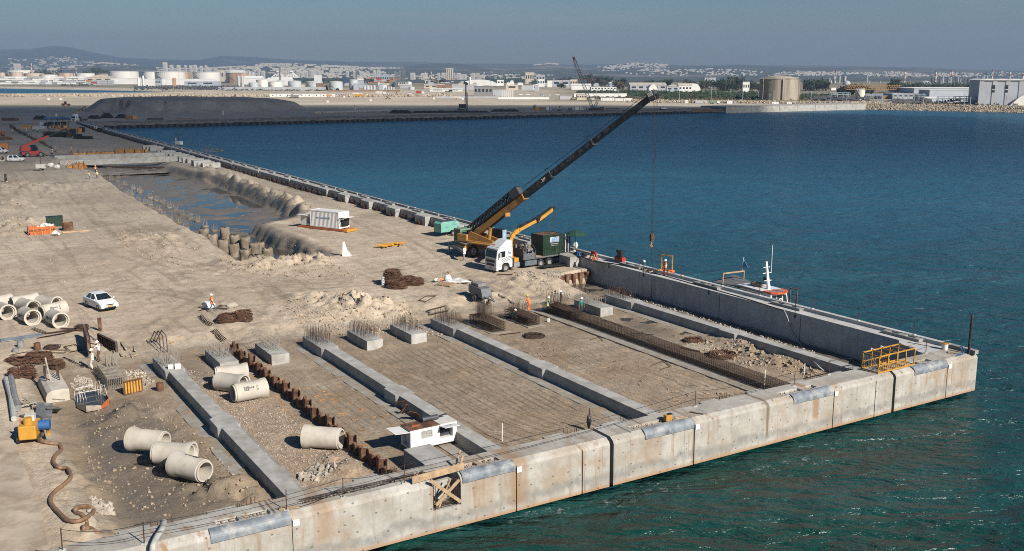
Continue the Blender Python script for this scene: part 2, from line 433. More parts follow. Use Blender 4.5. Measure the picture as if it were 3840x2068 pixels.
 nt.links.new(c,bs.inputs['Base Color']);bs.inputs['Roughness'].default_value=.88
 bumpn(nt,bs,math_(nt,'ADD',noise(nt,p,3,6,.65),math_(nt,'MULTIPLY',noise(nt,p,14,3),.3)),.35,.05)
 m,nt,bs=newmat('innerwall')
 p=site_coords(nt)
 sx=nn(nt,'ShaderNodeSeparateXYZ',i0=p);u,v,z=sx.outputs
 c=mixc(nt,ramp(nt,noise(nt,p,.6,6,.65),[(.35,0.),(.65,1.)]),(.36,.355,.34),(.47,.46,.44))
 c=mixc(nt,math_(nt,'MULTIPLY',ramp(nt,noise(nt,p,1,4,.6,0,(.9,.9,.12)),[(.54,0.),(.7,1.)]),.5),c,(.24,.23,.215))
 for ax,k,w in((u,.41,.018),(z,1.15,.02),(u,.095,.012)):
  fr=math_(nt,'FRACT',math_(nt,'MULTIPLY',ax,k))
  c=mixc(nt,math_(nt,'MULTIPLY',ramp(nt,fr,[(0.,1.),(w,0.)]),.55),c,(.15,.145,.135))
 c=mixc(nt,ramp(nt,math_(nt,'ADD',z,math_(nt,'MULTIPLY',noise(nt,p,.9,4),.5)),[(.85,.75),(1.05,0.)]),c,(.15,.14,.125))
 nt.links.new(c,bs.inputs['Base Color']);bs.inputs['Roughness'].default_value=.88
 bumpn(nt,bs,noise(nt,p,6,5,.6),.25,.03)
mat_quay()
def mat_water():
 m,nt,bs=newmat('water')
 p=pos(nt)
 ps=site_coords(nt)
 sx=nn(nt,'ShaderNodeSeparateXYZ',i0=p)
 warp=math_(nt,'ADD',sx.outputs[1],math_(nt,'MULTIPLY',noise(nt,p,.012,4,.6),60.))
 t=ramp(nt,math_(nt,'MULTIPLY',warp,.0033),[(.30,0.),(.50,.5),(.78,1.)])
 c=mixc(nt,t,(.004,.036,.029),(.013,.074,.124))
 slick=ramp(nt,noise(nt,p,1,4,.6,.6,(.004,.022,1),(0,0,-.12)),[(.52,0.),(.68,1.)])
 c=mixc(nt,math_(nt,'MULTIPLY',slick,.5),c,(.03,.11,.14))
 sy=nn(nt,'ShaderNodeSeparateXYZ',i0=ps)
 du=math_(nt,'ADD',sy.outputs[0],math_(nt,'MULTIPLY',math_(nt,'SUBTRACT',noise(nt,ps,.12,4,.6),.5),2.6))
 du=math_(nt,'ADD',du,math_(nt,'MULTIPLY',sy.outputs[1],-.117))
 band=ramp(nt,math_(nt,'ABSOLUTE',math_(nt,'ADD',du,5.9)),[(0.,1.),(.95,0.)])
 lim=ramp(nt,math_(nt,'MULTIPLY',sy.outputs[1],.02),[(.0,0.),(.06,1.),(.86,1.),(1.,0.)])
 fl=ramp(nt,noise(nt,ps,2.0,7,.8,.8),[(.55,0.),(.66,1.)])
 fl2=ramp(nt,noise(nt,ps,.35,3,.6),[(.38,0.),(.6,1.)])
 edge=ramp(nt,math_(nt,'ABSOLUTE',math_(nt,'SUBTRACT',sy.outputs[0],.15)),[(0.,1.),(.85,0.)])
 edge=math_(nt,'MULTIPLY',edge,ramp(nt,noise(nt,ps,.22,3,.6),[(.56,0.),(.68,1.)]))
 foam=math_(nt,'MULTIPLY',math_(nt,'MULTIPLY',math_(nt,'ADD',math_(nt,'MULTIPLY',band,lim),edge),fl),fl2)
 c=mixc(nt,math_(nt,'MULTIPLY',foam,1.0),c,(.5,.53,.52))
 nt.links.new(c,bs.inputs['Base Color'])
 far=ramp(nt,math_(nt,'MULTIPLY',sx.outputs[1],.0033),[(.2,.24),(.45,.24),(.9,.30)])
 nt.links.new(math_(nt,'ADD',math_(nt,'MULTIPLY',foam,.5),far),bs.inputs['Roughness'])
 bs.inputs['IOR'].default_value=1.33;bs.inputs['Specular IOR Level'].default_value=.42
 r1=(0,0,.32)
 w1=noise(nt,p,.28,3,.55,.6,(.55,1.25,1),r1)
 w2=noise(nt,p,.85,4,.6,.5,(.6,1.3,1),(0,0,.10))
 w3=noise(nt,p,3.2,3,.6,0,(.7,1.2,1),(0,0,-.2))
 w0=noise(nt,p,.095,3,.6,.4,(.45,1.3,1),(0,0,.15))
 h=math_(nt,'ADD',math_(nt,'MULTIPLY',math_(nt,'ADD',w1,math_(nt,'MULTIPLY',w0,1.7)),1.9),math_(nt,'ADD',math_(nt,'MULTIPLY',w2,.70),math_(nt,'MULTIPLY',w3,.13)))
 bumpn(nt,bs,h,1.0,.85)
mat_water()
def mat_land(name,cols,rock,scale):
 m,nt,bs=newmat(name);p=pos(nt)
 n1=noise(nt,p,scale,7,.65)
 c=mixc(nt,ramp(nt,n1,[(.38,0.),(.62,1.)]),cols[0],cols[1])
 c=mixc(nt,ramp(nt,noise(nt,p,scale*.37,6,.62),[(.54,0.),(.62,1.)]),c,rock)
 tre=ramp(nt,noise(nt,p,scale*9,3,.7),[(.50,0.),(.60,1.)])
 c=mixc(nt,math_(nt,'MULTIPLY',tre,.65),c,cols[2])
 nt.links.new(c,bs.inputs['Base Color']);bs.inputs['Roughness'].default_value=.95
 bs.inputs['Specular IOR Level'].default_value=.1
 return nt,bs
mat_land('hills',((.045,.055,.035),(.08,.085,.055),(.022,.032,.02)),(.20,.17,.13),.0028)
def mat_farland():
 m,nt,bs=newmat('farland');p=pos(nt)
 dark,green=attr(nt,'dark'),attr(nt,'green')
 n1=noise(nt,p,.012,6,.6);n2=noise(nt,p,.004,4,.6,0,(1,3.5,1));n3=noise(nt,p,.09,5,.65)
 c=mixc(nt,ramp(nt,n1,[(.4,0.),(.6,1.)]),(.40,.345,.265),(.50,.44,.35))
 c=mixc(nt,ramp(nt,n2,[(.45,0.),(.62,.8)]),c,(.36,.31,.24))
 c=mixc(nt,dark,c,mixc(nt,ramp(nt,n3,[(.35,0.),(.65,1.)]),(.20,.185,.165),(.28,.26,.23)))
 c=mixc(nt,green,c,mixc(nt,ramp(nt,n3,[(.4,0.),(.62,1.)]),(.07,.075,.04),(.26,.215,.14)))
 nt.links.new(c,bs.inputs['Base Color']);bs.inputs['Roughness'].default_value=.95;bs.inputs['Specular IOR Level'].default_value=.15
 bumpn(nt,bs,noise(nt,p,.35,7,.7),.7,1.2)
mat_farland()
def mat_tank(name,base,stain,thr):
 m,nt,bs=newmat(name);p=pos(nt)
 sx=nn(nt,'ShaderNodeSeparateXYZ',i0=p)
 run=ramp(nt,noise(nt,p,1,5,.65,.3,(.11,.11,.012)),[(thr,0.),(thr+.14,1.)])
 c=mixc(nt,run,base,stain)
 ring=math_(nt,'FRACT',math_(nt,'MULTIPLY',sx.outputs[2],.30))
 c=mixc(nt,math_(nt,'MULTIPLY',ramp(nt,ring,[(0.,1.),(.10,0.)]),.35),c,stain)
 nt.links.new(c,bs.inputs['Base Color']);bs.inputs['Roughness'].default_value=.6
mat_tank('tankwhite',(.62,.60,.55),(.50,.40,.31),.58)
mat_tank('tanktan',(.50,.40,.30),(.33,.21,.13),.50)
mat_tank('tankbrown',(.38,.26,.16),(.22,.13,.075),.48)
mat_tank('tankblue',(.40,.44,.455),(.32,.36,.37),.6)
mat_tank('tankconc',(.33,.285,.22),(.19,.16,.125),.50)
mat_tank('tankcream',(.60,.60,.50),(.45,.43,.33),.58)
mat('bldwhite',(.66,.65,.62),.7,var=.06,scale=.1,bump=0)
mat('bldgrey',(.36,.37,.39),.7,var=.1,scale=.1,bump=0)
mat('bldblue',(.34,.37,.41),.6,var=.08,scale=.1,bump=0)
mat('bldtan',(.50,.43,.33),.8,var=.1,scale=.1,bump=0)
mat('bldroof',(.44,.39,.32),.8,var=.15,scale=.15,bump=0)
mat('bldbrown',(.22,.14,.09),.8,var=.25,scale=.2,bump=0)
mat('blddark',(.06,.065,.07),.7,var=.2,scale=.1,bump=0)
mat('window_dark',(.03,.035,.04),.2,bump=0)
mat('cityhouse',(.50,.46,.38),.8,var=.15,scale=.02,bump=0)
mat('pylon',(.16,.17,.18),.6,bump=0)
mat('pipeblue',(.26,.31,.35),.5,bump=0)
mat('leaf',(.035,.052,.028),.8,var=.5,scale=.35,bump=0,spec=.15)
mat('leafdry',(.085,.075,.05),.85,var=.4,scale=.35,bump=0,spec=.15)
mat('bark',(.07,.055,.04),.9)
mat('contorange',(.42,.17,.05),.6,var=.15,bump=0)
mat('contred',(.30,.045,.025),.6,var=.15,bump=0)
mat('contnavy',(.03,.06,.12),.6,var=.15,bump=0)
mat('sheetblack',(.022,.022,.026),.7,dirt=(.08,.07,.06),dthr=.62)
mat('bank',(.185,.17,.145),.95,var=.3,scale=.4,dirt=(.12,.105,.09),dscale=.5,dthr=.5,bump=.6,bs_=2)
mat('pathslab',(.40,.335,.255),.9,var=.15,scale=.5,dirt=(.27,.215,.155),dscale=.6,dthr=.52,bump=.5,bs_=5)
w_=bpy.data.worlds.new('World');sc.world=w_;w_.use_nodes=True
wn=w_.node_tree;wn.nodes.clear()
sky=wn.nodes.new('ShaderNodeTexSky');sky.sky_type='NISHITA';sky.sun_disc=False
SUN_EL,SUN_AZ=33.0,135.0
sky.sun_elevation=R(SUN_EL);sky.sun_rotation=R(SUN_AZ);sky.air_density=1.0;sky.dust_density=.6;sky.ozone_density=2.5;sky.altitude=0
bg=wn.nodes.new('ShaderNodeBackground');bg.inputs[1].default_value=.05
hs=wn.nodes.new('ShaderNodeHueSaturation');hs.inputs['Saturation'].default_value=1.85;hs.inputs['Value'].default_value=.72
wn.links.new(sky.outputs[0],hs.inputs['Color'])
tc=wn.nodes.new('ShaderNodeTexCoord')
cn=noise(wn,tc.outputs['Generated'],2.2,6,.62,.4,(1.6,1.6,12))
cm=mixc(wn,math_(wn,'MULTIPLY',ramp(wn,cn,[(.54,0.),(.74,1.)]),.35),hs.outputs[0],(5.5,5.4,5.4))
wn.links.new(cm,bg.inputs[0])
wo=wn.nodes.new('ShaderNodeOutputWorld');wn.links.new(bg.outputs[0],wo.inputs[0])
sl=bpy.data.lights.new('sun','SUN');sl.energy=5.0;sl.angle=R(.55);sl.color=(1.0,.935,.845)
so=bpy.data.objects.new('sun',sl);COL.objects.link(so)
sd=Vector((math.sin(R(SUN_AZ))*math.cos(R(SUN_EL)),math.cos(R(SUN_AZ))*math.cos(R(SUN_EL)),math.sin(R(SUN_EL))))
so.rotation_euler=sd.to_track_quat('Z','Y').to_euler();so.location=(0,0,80)
cd=bpy.data.cameras.new('camera');cd.lens=35;cd.sensor_width=36;cd.clip_end=40000;cd.clip_start=.5
cam=bpy.data.objects.new('camera',cd);COL.objects.link(cam)
cam.location=(0,0,CZ);cam.rotation_euler=(R(90)-PT,0,0);sc.camera=cam
sc.view_settings.view_transform='Standard';sc.view_settings.look='None';sc.view_settings.exposure=0.78;sc.view_settings.gamma=1
sc.render.engine='CYCLES'
cy=sc.cycles;cy.pixel_filter_type='BLACKMAN_HARRIS';cy.filter_width=1.0;cy.use_denoising=False;cy.sample_clamp_direct=1.6;cy.max_bounces=6;cy.diffuse_bounces=3;cy.glossy_bounces=3;cy.transmission_bounces=4
cy.volume_bounces=0;cy.caustics_reflective=False;cy.caustics_refractive=False;cy.sample_clamp_indirect=4
PIT=[(224.2,33.4),(174,35.7),(132,36.8),(106,36.6),(96,38),(79.5,38.5),(76.3,35.5),(77.8,26.2),(111.3,25.6),(113,22),(118.9,15.5),(140,12.2),(187,10.3),(226.9,13.1)]
PIT2=[(222,12),(222,33),(240,37),(300,38),(300,6),(262,6),(232,11)]
BUMPS=[]
def bump_px(p,ru,rv,h,z=2.0):
 u,v=S(at(p[0],p[1],z));BUMPS.append((u,v,ru,rv,h))
for p,ru,rv,h in[(vw(830,760),3.4,2.4,.55),(vw(890,770),2.8,2.4,.65),(vw(950,770),3.0,2.2,.55),(vw(985,780),2.2,2.0,.45),(vw(780,750),2.6,2.2,.35),
(vw(740,655),4,3.0,.8),(vw(690,668),3.2,2.6,.8),(vw(800,660),3,2.2,.5),(vw(600,680),4,3,.4),
(vw(1330,700),2.4,2.0,.6),(vw(1290,715),2.2,1.8,.5),(vw(640,860),2.2,1.6,.5),(vw(600,800),2.2,2,.35),
(vw(400,600),5,4,.45),(vw(340,600),4,3,.4),(vw(440,625),4,3,.35),
(vw(45,480),14,5,.9),(vw(15,520),10,4,1.0),(vw(60,560),7,4,.6),(vw(20,580),6,4,.6),
(vw(1000,545),1,1,.1),(vw(700,520),2,1.5,.5),(vw(160,470),14,8,.5),(vw(150,410),9,7,.9),
(vw(1890,880),3.5,1.8,.55),(vw(1990,920),2.8,1.6,.55),(vw(1850,850),2.5,1.5,.4),(vw(930,840),1.6,1.2,.35),
(vw(560,1215),1.5,1.3,.8),(vw(500,1222),1.5,1.2,.65),(vw(610,1240),1.5,1.3,.6),(vw(840,1165),1.6,1.0,.5),(vw(880,1190),1.3,.9,.4),(vw(980,868),1.2,.9,.35),
(vw(300,1050),2.4,2,.6),(vw(330,1020),2,1.6,.5),(vw(200,1230),3,1.0,.5),(vw(230,1330),2.5,1.0,.6),(vw(170,1170),3,1.0,.4)]:
 bump_px(p,ru,rv,h,1.5 if p[1]>1170 else 2.0)
BUMPS+=[(395,22,6,4,3.2),(388,17,5,3,2.6),(430,60,12,8,4.0),(300,50,10,5,1.2),(206,8.5,12,1.6,1.5),(180,8.9,14,1.4,1.5),(160,10.2,13,1.3,1.3),(138,11.2,13,1.3,1.2),(122,13.6,4,1.8,1.0),(198,12,5,2,1.0)]
def gh(u,v,fine=True):
 u=np.asarray(u,float);v=np.asarray(v,float)
 n1=fbm(u*.06,v*.06,1,4);n2=fbm(u*.35,v*.35,5,4)
 h=2.0+.22*n1+sstep(420,470,u)*.9
 wob=n2*2.0
 t=sstep(48.5,42.0,u+wob)*sstep(69.0,66.3,v+wob*.4)
 h=h*(1-t)+(1.32+.05*n1)*t
 tr=sstep(8.8,6.6,v+wob*.3)*sstep(51.7,51.5,u)
 h=h*(1-tr)+(.50+.12*n2)*tr
 rampz=sstep(9.5,14,v)*sstep(24,17,v)*sstep(40,46,u)*sstep(56,50,u);h=h-rampz*.25*np.clip(h-1.3,0,1)
 wt=sstep(58.4,60.5,v)*sstep(67.3,65.0,v)*sstep(34,28,u)*sstep(1.5,4,u)
 h=h-wt*(.28+.25*n2)
 d1=sdf(PIT,u,v)
 left=sstep(33,37.5,v)*sstep(70,95,u)
 wd=1.7+left*1.2
 k=sstep(0,1,(d1+wob*.55)/wd)
 h=h*(1-k)+(.27+.26*n2+.12*n1-.38*sstep(112,104,u))*k
 k2=sstep(0,4,sdf(PIT2,u,v)+wob)
 h=h*(1-k2)+(.85+.25*n2)*k2
 lip=np.exp(-((d1+1.6)/1.1)**2)*sstep(74,80,u)*sstep(125,108,u)*(.28+.5*np.clip(n2+.1,0,1));h=h+lip
 for bu,bv,ru,rv,hh in BUMPS:
  q=((u-bu)/ru)**2+((v-bv)/rv)**2
  msk=q<6
  if msk.any():
   h=h+np.where(msk,hh*np.exp(-q*.9)*(.8+1.1*n2+1.0*fbm(u*1.1,v*1.1,9,3)-.7*np.abs(fbm(u*.9+3,v*.9,19,4))+.5*fbm(u*2.6,v*2.6,29,2)),0)
 rough=.10+.25*np.exp(-((u-45)/5)**2)*sstep(70,20,v)
 h=h+rough*fbm(u*.8,v*.8,3,4)+.03*fbm(u*2.7,v*2.7,4,2)
 return h
def gz(u,v):return float(gh(np.array([u]),np.array([v]))[0])
def G(px,py,z0=2.0):
 """point on the ground under a pixel"""
 z=z0
 for _ in range(12):
  p=at(px,py,z);z=z*.4+gz(*S(p))*.6
 p=at(px,py,z);p.z=gz(*S(p));return p
def geom(a,b,s0,k):
 r=[a];s=s0
 while r[-1]<b:r.append(r[-1]+s);s*=k
 return r
us=list(np.arange(1.2,64,.3))+geom(64,130,.33,1.006)[1:];us+=geom(us[-1],482,.6,1.018)[1:]
us[-1]=482.0
vs_=list(np.arange(1.0,74,.3))+geom(74,420,.4,1.035)
ug,vg=np.meshgrid(np.array(us),np.array(vs_),indexing='ij')
hg=gh(ug,vg)
d1g=sdf(PIT,ug,vg);d2g=sdf(PIT2,ug,vg)
n_a=fbm(ug*.3,vg*.3,21,4)
basin=sstep(46,41,ug+n_a*3)*sstep(68.5,66.5,vg)
tone=np.clip(.50*sstep(75,190,ug+n_a*25)+.12*sstep(30,60,ug)+.15*np.clip(n_a,0,1),0,.5)
tone=tone*(1-basin)+(.86+.3*n_a)*basin
tone=np.maximum(tone,.8*sstep(-.5,2,d1g))
wet=.95*sstep(.3,2.2,d1g)+.85*sstep(0,5,d2g)
wet=np.maximum(wet,.75*sstep(-1.4,-.2,d1g)*(vg<31))  # pit bank darkened for its shade as well as damp
wet=np.maximum(wet,sstep(8.6,6.4,vg+n_a)*sstep(51.7,51,ug))
wet=np.maximum(wet,.85*sstep(59.2,60.8,vg+n_a*1.5)*sstep(66.6,64.8,vg+n_a)*sstep(33,27,ug))
wet=np.maximum(wet,.8*np.exp(-(((ug-27)/4.5)**2+((vg-12.8)/1.8)**2)))
wet=np.maximum(wet,.5*np.exp(-(((ug-36)/4)**2+((vg-55.2)/1.5)**2)))
gravel=sstep(50.9,51.6,vg)*sstep(57,56,vg)*sstep(32,27,ug+n_a*5)*(.8+.4*n_a)
track=np.maximum(sstep(31.8,33,vg)*sstep(43,41.8,vg),.6*sstep(17.8,19.5,vg)*sstep(29.6,28,vg))*sstep(3.5,6,ug)*sstep(35,30,ug)
rut=np.zeros_like(ug)
for path in([(0,702),(300,690),(600,722),(900,702),(1150,640),(1235,560),(1150,500)],[(0,640),(250,618),(450,692),(800,722),(1200,695),(1330,730)],[(600,860),(700,765),(640,700),(400,648),(250,560),(150,450)],[(240,722),(430,690),(530,742),(420,800),(330,860)],[(330,560),(430,625),(300,705),(100,745)],[(900,555),(1050,622),(1160,702),(1290,745)],[(1100,600),(1000,600),(900,590),(780,600)],[(0,760),(200,725),(420,735),(640,790)]):
 pts=[S(at(*vw(*q),2.0))for q in path];dm2=np.full(ug.shape,1e9)
 for(ax,ay),(bx,by)in zip(pts[:-1],pts[1:]):
  ex,ey=bx-ax,by-ay;tt=np.clip(((ug-ax)*ex+(vg-ay)*ey)/(ex*ex+ey*ey),0,1);dm2=np.minimum(dm2,np.hypot(ug-ax-ex*tt,vg-ay-ey*tt))
 dm2=dm2+.5*n_a
 rut=np.maximum(rut,np.exp(-((np.abs(dm2)-1.0)/.34)**2)*(.6+.9*n_a))
rut=np.clip(rut,0,1)*(1-basin);hg=hg-.10*rut
track=np.maximum(track,.5*sstep(44.5,46,vg)*sstep(50,49,vg)*sstep(34,28,ug))
nu_,nv_=ug.shape
def grid_mesh(name,P,mat_,attrs,kind='structure',smooth=True):
 n,m=P.shape[:2]
 me=bpy.data.meshes.new(name)
 idx=np.arange(n*m).reshape(n,m)
 f=np.stack([idx[:-1,:-1],idx[1:,:-1],idx[1:,1:],idx[:-1,1:]],-1).reshape(-1,4)
 me.vertices.add(n*m);me.vertices.foreach_set('co',P.reshape(-1).astype(np.float32))
 me.loops.add(f.size);me.loops.foreach_set('vertex_index',f.reshape(-1).astype(np.int32))
 me.polygons.add(len(f));me.polygons.foreach_set('loop_start',(np.arange(len(f))*4).astype(np.int32));me.polygons.foreach_set('loop_total',np.full(len(f),4,np.int32))
 me.update(calc_edges=True);me.validate()
 if smooth:me.polygons.foreach_set('use_smooth',[True]*len(me.polygons))
 for k,a in attrs.items():
  t=me.attributes.new(k,'FLOAT','POINT');t.data.foreach_set('value',np.clip(a,0,1).reshape(-1).astype(np.float32))
 me.materials.append(MT[mat_])
 o=bpy.data.objects.new(name,me);COL.objects.link(o);o['kind']=kind
 return o
P3=np.stack([OX+ug*UX+vg*VX,OY+ug*UY+vg*VY,hg],-1)
ground=grid_mesh('ground',P3,'ground',dict(tone=tone,wet=wet,gravel=gravel,track=track,rut=rut))
m=MB();m.add([(-6000,-400,0),(6000,-400,0),(6000,3600,0),(-6000,3600,0)],[(0,1,2,3)])
m.build('water','water',kind='structure')
def puddle(poly,z,mat_='puddle'):
 m=MB();m.add([W(u,v,z)for u,v in poly],[tuple(range(len(poly)))]);return m.build('puddle',mat_,kind='structure')
mm,nt,bs=newmat('puddle');bs.inputs['Base Color'].default_value=(.05,.045,.038,1);bs.inputs['Roughness'].default_value=.04;bs.inputs['IOR'].default_value=1.33
bumpn(nt,bs,noise(nt,pos(nt),1.5,3),.05,.05)
puddle([(u,v)for u,v in PIT],.25)
puddle(PIT2,.80)
puddle([(22,10.4),(33,10.4),(33,15.6),(22,15.6)],1.285)
puddle([(44,2.1),(51.4,2.1),(51.4,10),(44,8)],.47)
puddle([(2.6,59),(33,59),(33,67),(2.6,67)],.97)
m=MB();pl_=[at(*vw(*q),2.06)for q in((-160,1020),(5,1035),(22,1060),(48,1140),(80,1225),(108,1300),(128,1400),(-160,1400))]
m.prism([(p.x,p.y)for p in pl_],.8,2.06,'z');m.build('path','pathslab',kind='structure')
SKY=[(-900,196),(0,192),(120,190),(210,179),(277,186),(357,205),(456,223),(595,227),(753,229),(833,215),(960,221),(1020,226),(1160,232),(1280,236),(1436,239),(1595,237),(1714,243),(1920,245),(2070,246),(2230,246),(2320,244),(2555,249),(2753,247),(2880,251),(3040,252),(3277,255),(3475,259),(3640,265),(3840,271),(4700,280)]
MIDL=[(-900,262),(0,258),(200,262),(300,252),(390,243),(470,246),(560,256),(640,264),(760,262),(900,256),(1000,246),(1120,247),(1260,255),(1400,262),(1600,262),(1800,268),(2010,264),(2120,258),(2240,270),(2400,272),(2700,265),(2860,276),(4700,300)]
RGT=[(-900,300),(1300,300),(1480,262),(1600,244),(1680,243),(1790,252),(1900,262),(2000,252),(2060,247),(2120,252),(2200,262),(2300,254),(2360,246),(2440,247),(2560,252),(2680,255),(2760,248),(2900,254),(3100,254),(3300,257),(3500,261),(3640,267),(3840,272),(4700,282)]
def fland(px,D):
 ang=lambda L:np.interp(px,[a for a,b in L],[b for a,b in L])
 H=lambda L,d:np.maximum(0,(282-ang(L))/3808*d+26)
 prof=lambda d,w:np.exp(-np.clip((d-D)/w,0,9)**2)
 x=(px-CX)/3808*D
 n=fbm(x*.0011,D*.0011,31,5)
 h=H(SKY,11500)*prof(11500,2600)*(1+.05*n)
 h=np.maximum(h,H(MIDL,6800)*prof(6800,1300)*np.exp(-np.clip((D-6800)/900,0,9)**2)*(1+.10*n))
 h=np.maximum(h,H(RGT,8200)*prof(8200,1500)*np.exp(-np.clip((D-8200)/1500,0,9)**2)*(1+.05*n))
 return 3+h*sstep(3600,5200,D)+1.5*n*sstep(1600,3000,D)
STRAIT=[(-1500,845),(-642,1262),(-501,1335),(-430,1385),(-400,1396),(-440,1440),(-610,1628),(-970,1917),(-1900,2660)]
def quay_far_line(px):
 """forward distance at which the far shore starts for a pixel column"""
 k=(px-CX)/3808.0
 def hit(u=None,pts=None):
  return(u+OX*UX+OY*UY)/(k*UX+UY)
 d=hit(481.3)
 (ax,ay),(bx,by)=SHORE_B
 t_d=(ay-(by-ay)/(bx-ax)*ax)/(1-(by-ay)/(bx-ax)*k)
 return np.where(px>3260,np.minimum(t_d,d),d)
SHORE_B=(tuple(W(482,-564)[:2]),tuple(W(362,-592)[:2]))
cols=np.arange(-1300,4900,9.0)
rel=np.concatenate([np.linspace(0,.13,95),np.linspace(.13,.30,40)[1:],.30+(np.linspace(0,1,150)[1:])**1.6*.70])
d0=quay_far_line(cols)
PXg=np.repeat(cols[:,None],len(rel),1)
Dg=d0[:,None]*(13500/d0[:,None])**rel[None,:]
Xg=(PXg-CX)/3808*Dg
hz=fland(PXg,Dg)
ds=sdf(STRAIT,Xg,Dg)
hz=hz-sstep(-14,10,ds)*5.5
hz+=.35*fbm(Xg*.03,Dg*.03,40,3)*(Dg<3000)
MOUND=[(-278,652),(-285,712),(-262,742),(-190,742),(-152,712),(-140,690),(-149,655),(-175,622),(-205,605),(-235,604),(-262,620)]
dm=sdf(MOUND,Xg,Dg)+2.2*fbm(Xg*.06,Dg*.06,50,4)
cut=sum(np.exp(-(((Xg-a)/w)**2+((Dg-b)/9)**2))for a,b,w in((-245,616,13),(-206,611,12),(-185,618,8),(-160,642,9)))
top=np.interp(Xg,[-320,-285,-230,-200,-170,-150],[7,7.6,7.6,7.2,6.6,5])
hm=np.clip(dm*.62,0,1e9);hm=np.minimum(hm,top+.5*fbm(Xg*.05,Dg*.05,52,3))
hm=hm*(1-.62*np.clip(cut*1.6,0,1)*(dm<13))+(dm>0)*2.4*(fbm(Xg*.16,Dg*.16,53,4)-.5*np.abs(fbm(Xg*.3,Dg*.3,57,3)))*np.clip(cut*2.2,.18,1)
hz=hz+np.clip(hm,0,99)
nf=fbm(Xg*.012,Dg*.05,60,4)
ug2=(Xg-OX)*UX+(Dg-OY)*UY
dark=np.maximum(sstep(-2,1,dm),.75*sstep(735,690,Dg+nf*22))  # stockpile tone, plus cloud shade painted into the nearer ground
green=np.clip(sstep(850,900,Dg)*sstep(1900,2300,PXg)*(.75+.8*nf),0,1)*(ds<-30)
green=np.maximum(green,np.clip(sstep(1500,1800,Dg)*(.72+1.2*nf),0,1)*(ds<-40))
Pf=np.stack([Xg,Dg,hz],-1)
sel=int(np.searchsorted(rel,.72))
near_k=int(np.searchsorted(rel,.50))
grid_mesh('far_land',Pf[:,:near_k],'farland',dict(dark=dark[:,:near_k],green=green[:,:near_k]))
grid_mesh('hills',Pf[:,near_k-1:],'hills',{})
def zland(px,D):
 x=(px-CX)/3808*D
 k=float(fland(np.array([px*1.0]),np.array([D*1.0]))[0]);return k
mh=bpy.data.materials.new('haze');mh.use_nodes=True;nt=mh.node_tree;nt.nodes.clear()
pv=nt.nodes.new('ShaderNodeVolumePrincipled');pv.inputs['Color'].default_value=(.275,.385,.57,1);pv.inputs['Density'].default_value=1.3e-4;pv.inputs['Anisotropy'].default_value=0.0
oo=nt.nodes.new('ShaderNodeOutputMaterial');nt.links.new(pv.outputs[0],oo.inputs['Volume']);MT['haze']=mh
m=MB();m.bb(-12500,12500,-700,14500,-9,520);m.build('haze','haze',kind='stuff')
mc=bpy.data.materials.new('cloud');mc.use_nodes=True;nt=mc.node_tree;nt.nodes.clear()
pv=nt.nodes.new('ShaderNodeVolumePrincipled');pv.inputs['Color'].default_value=(.96,.96,.97,1);pv.inputs['Density'].default_value=.011
oo=nt.nodes.new('ShaderNodeOutputMaterial');nt.links.new(pv.outputs[0],oo.inputs['Volume']);MT['cloud']=mc
def make_cloud():
 Zc=900.0;off=Zc/math.tan(R(SUN_EL))
 ox,oy=off*math.sin(R(SUN_AZ)),off*math.cos(R(SUN_AZ))
 xs=np.linspace(-900,330,62);ys=np.linspace(190,800,46)
 X,Y=np.meshgrid(xs,ys,indexing='ij')
 n=fbm(X*.009,Y*.009,70,5)
 e=sstep(205,420,Y+n*50-.12*(X+100))*sstep(742,712,Y+n*22+np.clip(X-120,0,400)*.55)*sstep(-900,-760,X)*sstep(330,215,X+n*60)
 th=100*e*(1+.35*n)+.05
 m=MB();n_,k_=X.shape
 vt=[(X[i,j]+ox,Y[i,j]+oy,Zc+th[i,j]*.7)for i in range(n_)for j in range(k_)]
 vb=[(X[i,j]+ox,Y[i,j]+oy,Zc-th[i,j]*.3)for i in range(n_)for j in range(k_)]
 id_=lambda i,j:i*k_+j
 N_=n_*k_;fs=[]
 for i in range(n_-1):
  for j in range(k_-1):
   q=(id_(i,j),id_(i+1,j),id_(i+1,j+1),id_(i,j+1));fs.append(q);fs.append(tuple(N_+a for a in reversed(q)))
 ed=[(id_(i,0),id_(i+1,0))for i in range(n_-1)]+[(id_(n_-1,j),id_(n_-1,j+1))for j in range(k_-1)]+[(id_(i+1,k_-1),id_(i,k_-1))for i in reversed(range(n_-1))]+[(id_(0,j+1),id_(0,j))for j in reversed(range(k_-1))]
 for a,b in ed:fs.append((b,a,N_+a,N_+b))
 m.add(vt+vb,fs);m.build('cloud','cloud',kind='structure',smooth=True)
make_cloud()
def sthing(name,label,cat,u,v,z=0,rz=0,group=None):return thing(name,label,cat,W(u,v,z),AU+rz,group)
def bars_patch(m,u0,u1,nu,v0,v1,nv,z0,h,r=.014,jit=.05,drop=.12,hook=False,rn=random):
 for i in range(nu):
  for j in range(nv):
   if rn.random()<drop:continue
   u=u0+(u1-u0)*i/max(1,nu-1)+rn.uniform(-.03,.03);v=v0+(v1-v0)*j/max(1,nv-1)+rn.uniform(-.03,.03)
   hh=h*rn.uniform(.8,1.12);a=rn.uniform(-jit,jit)*hh;b=rn.uniform(-jit,jit)*hh
   p=[(u,v,z0),(u+a,v+b,z0+hh)]
   if hook:p.append((u+a+.14,v+b,z0+hh-.02))
   m.tube(p,r,4)
QT=3.4
prof=[(.08,.22),(.10,3.02),(.20,3.2),(.52,QT),(2.36,QT),(2.36,.55),(1.3,.22)]
g1,g2=vcol(3341),vcol(2281)
GAPW=.30
